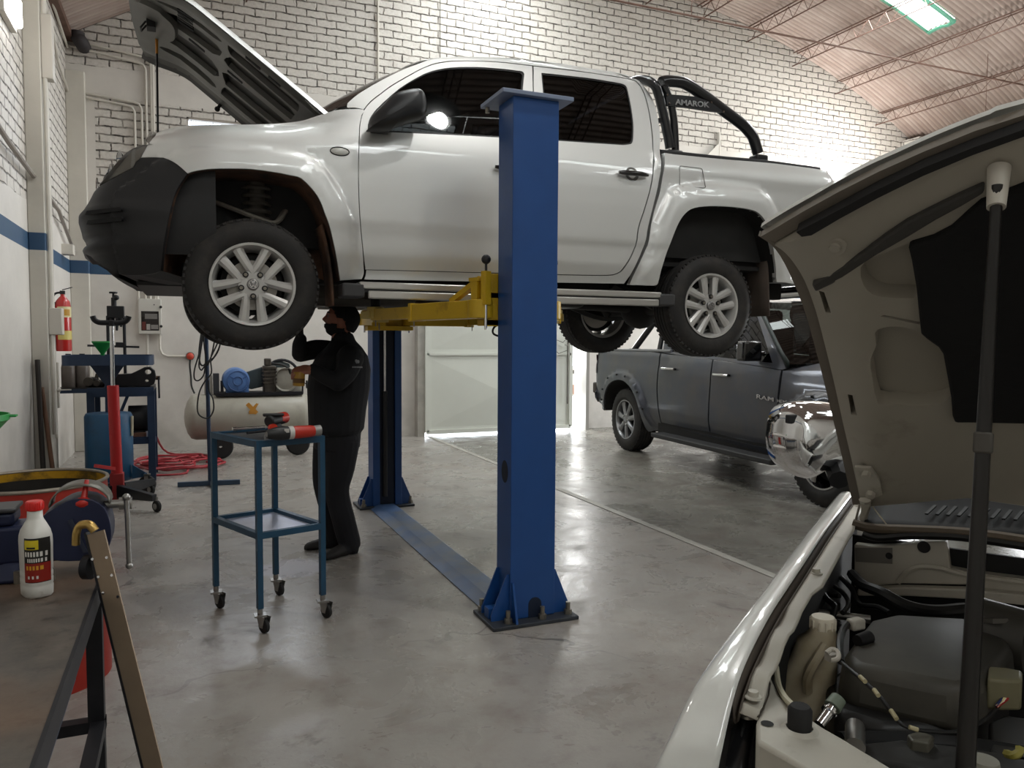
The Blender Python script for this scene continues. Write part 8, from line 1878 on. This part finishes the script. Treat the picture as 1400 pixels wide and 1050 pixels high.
# far arm raised to the wheel, near arm bent forward
limb([pq(455, 482, .17), pq(432, 478, .16), pq(411, 483, .10)], [.085, .072, .062], 'jacket')
limb([pq(411, 483, .10), pq(410, 472, .06), pq(411, 464, .04)], [.060, .052, .042], 'jacket')
limb([pq(479, 489, -.20), pq(474, 508, -.27), pq(462, 522, -.28)], [.092, .074, .064], 'jacket')
limb([pq(462, 522, -.28), pq(443, 514, -.25), pq(429, 506, -.22)], [.062, .052, .044], 'jacket')
def hand(wr, d, up, tg, curl, s=1.0, thumb=1):
    """wrist, direction of the palm, back of hand normal; five bent fingers and a side thumb"""
    d = d.normalized(); up = (up-d*up.dot(d)).normalized(); sd = d.cross(up)
    palm = [wr, wr+d*.04*s, wr+d*.08*s]
    for o in (-.027, -.009, .009, .027): limb([wr+sd*o*.6, wr+d*.045*s+sd*o*.9, wr+d*.085*s+sd*o], [.020, .016, .013], tg, 3)
    for o, L in ((-.030, .85), (-.010, 1.0), (.010, .95), (.030, .74)):
        p = wr+d*.085*s+sd*o; P = [p]; a = 0
        for seg, c in ((.036, curl*.6), (.026, curl), (.020, curl*.8)):
            a += c; p = p+(d*cos(a)-up*sin(a))*(seg*L*s); P.append(p)
        limb(P, [.0105, .0098, .009, .0078], tg, 3)
    p = wr+d*.025*s+sd*(.030*thumb); q = p+(d*.5+sd*(.8*thumb)-up*.35).normalized()*.036*s; r = q+(d*.85+sd*(.2*thumb)-up*.45).normalized()*.030*s; e = r+(d*.85-sd*(.15*thumb)-up*.5).normalized()*.022*s
    limb([p, q, r, e], [.016, .0125, .0105, .0085], tg, 3)
hand(pq(411, 463, .04), V((.05, -.12, 1)), V((1, -.2, 0)), 'glove', .5, 1.0, -1)
hw = pq(428, 505.5, -.215); hand(hw, V((-1, -.10, -.02)), V((.05, -.55, .85)), 'skin', .72, 1.05, 1)
# neck and head (face in profile, looking left and slightly up)
limb([pq(469, 463), pq(467, 452)], [.062, .058], 'mask')
hc = pq(466, 437); HR = .113
tilt = Matrix.Rotation(radians(8), 3, 'Y') @ Matrix.Rotation(radians(180-14), 3, 'Z')
def headpt(u, v):
    th = pi*u; ph = 2*pi*v
    n = V((sin(th)*cos(ph), sin(th)*sin(ph), cos(th)))       # +x is the face
    x, y, z = n; r = V((x*.098, y*.078, z*.118))
    if x > 0:
        g = lambda zz, yy, w, h: exp(-((z-zz)/h)**2-((y-yy)/w)**2)
        r.x += .026*g(-.13, 0, .16, .17) + .010*g(-.02, 0, .13, .2) + .007*g(.26, 0, .6, .13) - .010*g(.08, .33, .18, .12) - .010*g(.08, -.33, .18, .12) + .009*g(-.50, 0, .3, .09) + .016*g(-.80, 0, .4, .18) + .006*g(-.2, .45, .2, .2)+.006*g(-.2, -.45, .2, .2)
    else: r.x -= .012*exp(-((z-.2)/.5)**2)
    if z < -.3: r.y *= 1-.22*min(1, (-.3-z)/.7)
    return hc + tilt @ r
nb = len(prims.v)
prims.grid(headpt, 40, 56, cv=True)
for k in range(40):
    for j in range(0, 56, 2):
        p = headpt(k/40, j/56); samples.append((hc+(p-hc)*.93, .004, 'skin'))
for s_ in (1, -1):
    e = hc + tilt @ V((-.012, s_*.076, -.012)); prims.ball(e, (.024, .012, .034), 12, tilt @ Matrix.Rotation(radians(20)*s_, 3, 'Z')); samples.append((e, .02, 'skin'))
me = bpy.data.meshes.new('person'); me.from_pydata([tuple(p) for p in prims.v], [], prims.f); tmp = bpy.data.objects.new('tmp', me); COL.objects.link(tmp)
bm = bmesh.new(); bm.from_mesh(me); bmesh.ops.recalc_face_normals(bm, faces=bm.faces); bm.to_mesh(me); bm.free()
rm = tmp.modifiers.new('r', 'REMESH'); rm.mode = 'VOXEL'; rm.voxel_size = .0055
sm = tmp.modifiers.new('s', 'SMOOTH'); sm.factor = .5; sm.iterations = 3
bpy.context.view_layer.update()
bd_ = bpy.data.meshes.new_from_object(tmp.evaluated_get(bpy.context.evaluated_depsgraph_get())); bpy.data.objects.remove(tmp)
from mathutils.kdtree import KDTree
kd = KDTree(len(samples))
for i, (p, r, t) in enumerate(samples): kd.insert(p, i)
kd.balance()
TG = ['skin', 'jacket', 'trousers', 'shoe', 'mask', 'glove']
for m_ in (M_skin, M_jacket, M_trous, M_shoe, M_jacket, M_glove): bd_.materials.append(m_)
base = V((pq(470, 750).x, PYM, 0))
for f in bd_.polygons:
    c = f.center; best = min(kd.find_n(c, 10), key=lambda q: q[2]-samples[q[1]][1]); f.material_index = TG.index(samples[best[1]][2]); f.use_smooth = True
for v in bd_.vertices: v.co -= base
per = bpy.data.objects.new('person', bd_); COL.objects.link(per); per.location = base; ORG[per] = base
tag(per, 'person in black jacket and dark trousers working under the raised silver pickup', 'person')
# hair cap, mask, eye, sleeve print
def shell(cond, name, m, o, edge=.0):
    mb = MB(); nu, nv = 84, 120; idx = {}
    for i in range(nu+1):
        for j in range(nv):
            n = V((sin(pi*i/nu)*cos(2*pi*j/nv), sin(pi*i/nu)*sin(2*pi*j/nv), cos(pi*i/nu)))
            if cond(n):
                p = headpt(i/nu, j/nv); q = (p-hc); idx[(i, j)] = len(mb.v); mb.v.append(hc+q*(1+o/q.length*(1+edge*sin(i*3.1)*cos(j*2.3))))
    for i in range(nu):
        for j in range(nv):
            k = [(i, j), (i+1, j), (i+1, (j+1) % nv), (i, (j+1) % nv)]
            if all(t in idx for t in k): mb.f.append([idx[t] for t in k]); mb.mi.append(0)
    return mb.build(name, m, per, smooth=60, solid=.006)
shell(lambda n: n.z > lerp(n.x+.05*sin(n.y*23)*cos(n.z*17), [(-1, -.62), (-.42, -.52), (-.22, -.12), (-.02, .02), (.22, .02), (.36, .30), (.62, .50), (1, .56)]), 'hair', M_hair, .015, .45)
shell(lambda n: n.x > -.35 and n.z < -.34+.10*(1-n.x) - (0 if n.x > .1 else .25), 'face_mask', M_jacket, .010)
ml = MB().tube(cr([tuple(hc+(tilt @ V((.05, -.082, -.052)))), tuple(hc+(tilt @ V((.02, -.088, -.035)))), tuple(hc+(tilt @ V((-.02, -.090, -.028))))], 4), .003, 6).build('mask_strap', M_jacket, per)
for s_ in (1, -1):
    e = hc+tilt @ V((.082, s_*.031, .010)); ey = MB().ball(e, .0125, 12).build('eye', mat('eye_white', '8f8078', .4), per)
    MB().ball(hc+tilt @ V((.090, s_*.032, .010)), .0065, 10).build('iris', mat('iris_brown', '24160f', .2), ey)
    MB().tube([hc+tilt @ V((.094, s_*.018, .034)), hc+tilt @ V((.092, s_*.034, .038)), hc+tilt @ V((.078, s_*.052, .032))], .0045, 6).build('eyebrow', M_hair, per)
lg = pq(487, 499, -.30)
sh = bd_.vertices
def onbody(px, py):
    best = None; d = ray(px, py).normalized()
    hit, loc, nrm, idx_ = per.ray_cast(EYE-base, d); return (loc+base, nrm) if hit else (pq(px, py, -.25), V((0, -1, 0)))
bpy.context.view_layer.update()
p, n = onbody(487, 494.5); M_print = mat('grey_print', '8e9094', .6)
q, _n = onbody(490, 494.5); s_, _n2 = onbody(487, 492)
lm = MB().ball(p, (.012, .006, .016), 10).ball(p+RT*.014, (.008, .005, .012), 10); lo = lm.build('jacket_logo', M_print, per)
for k in range(7):
    a_, b_ = onbody(481.5+k*2.0, 501.5)[0], onbody(482.7+k*2.0, 502.3)[0]; MB().bar(a_, b_, .008, .008, (0, 0, 1)).build('logo_letter', M_print, lo)
ycp = hw+V((-.095, -.01, -.075)); yc = thing('spray_can', 'small yellow can held in the mechanic\'s bare hand', 'can', ycp)
MB().lathe([(0, 0), (.036, 0), (.038, .004), (.038, .085), (.034, .092), (0, .093)], ycp+V((0, 0, -.03)), (.05, .0, 1), 24).build('can_body', mat('yellow_can', 'b58a35', .4), yc)
MB().lathe([(.0385, .02), (.0385, .05)], ycp+V((0, 0, -.03)), (.05, 0, 1), 24).build('can_band', mat('brown_band', '6b4a22', .5), yc)
# ---------------------------------------------------------------- light
w = bpy.data.worlds.new('world'); SC.world = w; w.use_nodes = True
bg = w.node_tree.nodes['Background']; bg.inputs[0].default_value = (.86, .93, 1, 1); bg.inputs[1].default_value = 7.0
def area(name, loc, target, sx, sy, power, col=(1, 1, 1)):
    l = bpy.data.lights.new(name, 'AREA'); l.shape = 'RECTANGLE'; l.size = sx; l.size_y = sy; l.energy = power; l.color = col
    o = bpy.data.objects.new(name, l); COL.objects.link(o); o.location = loc
    o.rotation_euler = (V(target)-V(loc)).to_track_quat('-Z', 'Y').to_euler(); return o
# daylight through the right gateway and the high window
area('daylight_gateway', (XR+.2, 7.6, 2.1), (8, 7.6, 1.6), 6.0, 4.2, 420, (1, .97, .93))
area('daylight_window', (1.1, YB-.02, 4.26), (1.1, 7, 1.0), 2.0, .45, 40, (.9, .95, 1))
area('daylight_gate_gap', (6.0, YB+.2, 1.6), (6.0, 5, .6), .26, 3.2, 60, (1, 1, 1))
for s in SKY:
    c = roofp((s[0]+s[1])/2, (s[2]+s[3])/2)
    area('daylight_skylight', c-V((0, 0, .1)), (c.x+(XC-c.x)*.15, c.y, 0), s[1]-s[0], s[3]-s[2], 66 if s[2] > 5.5 else 50, (.97, 1, 1))
SC.view_settings.view_transform = 'Standard'; SC.view_settings.look = 'None'; SC.view_settings.exposure = 0; SC.view_settings.gamma = 1; SC.view_settings.use_curve_mapping = False
cy = SC.cycles; cy.max_bounces = 8; cy.diffuse_bounces = 4; cy.glossy_bounces = 4; cy.transparent_max_bounces = 12; cy.use_denoising = True; cy.sample_clamp_indirect = 6
cy.caustics_reflective = False; cy.caustics_refractive = False

def emis(name, col, k):
    t = NT(name); t.b.inputs['Base Color'].default_value = (.9, .9, .9, 1); t.b.inputs['Emission Color'].default_value = tuple(col)+(1,); t.b.inputs['Emission Strength'].default_value = k; return t.mat
# high-bay lamp hanging from the roof on the camera side of the pickup
HB = V((2.70, 2.30, 6.40))
hbl = thing('high_bay_lamp', 'high-bay lamp hanging from the roof above the pickup side', 'lamp', HB)
MB().lathe([(.16, .02), (.30, .10), (.22, .28), (.07, .36), (.07, .55), (0, .55)], HB, (0, 0, 1), 32).build('reflector_shade', mat('shade_grey', '7c7f80', .4, .6), hbl, solid=.004)
MB().cyl(HB+V((0, 0, .5)), (HB.x, HB.y, vz(HB.x)-.02), .008).build('hanging_rod', M_irond, hbl)
MB().ball(HB+V((0, 0, .05)), .125, 24).build('lamp_globe', emis('high_bay_glow', (1, .985, .95), 340.0), hbl)
# floodlight added out of view to brighten the right end of the back wall
fl = thing('added_floodlight', 'floodlight on a bracket added out of view to brighten the right end of the back wall', 'lamp', (11.4, 10.6, 4.15))
FR = Matrix.Rotation(radians(14), 3, 'X'); fc = V((11.4, 10.6, 4.15))
MB().box(fc, (.5, .07, .34), FR).bar(fc+V((0, .02, -.1)), (11.4, YB, 3.9), .04, .02).build('added_flood_housing', M_irond, fl, bevel=.008)
MB().box(fc+FR @ V((0, .04, 0)), (.46, .01, .30), FR).build('added_flood_glass', emis('added_flood_glow', (1, .97, .93), 320.0), fl)
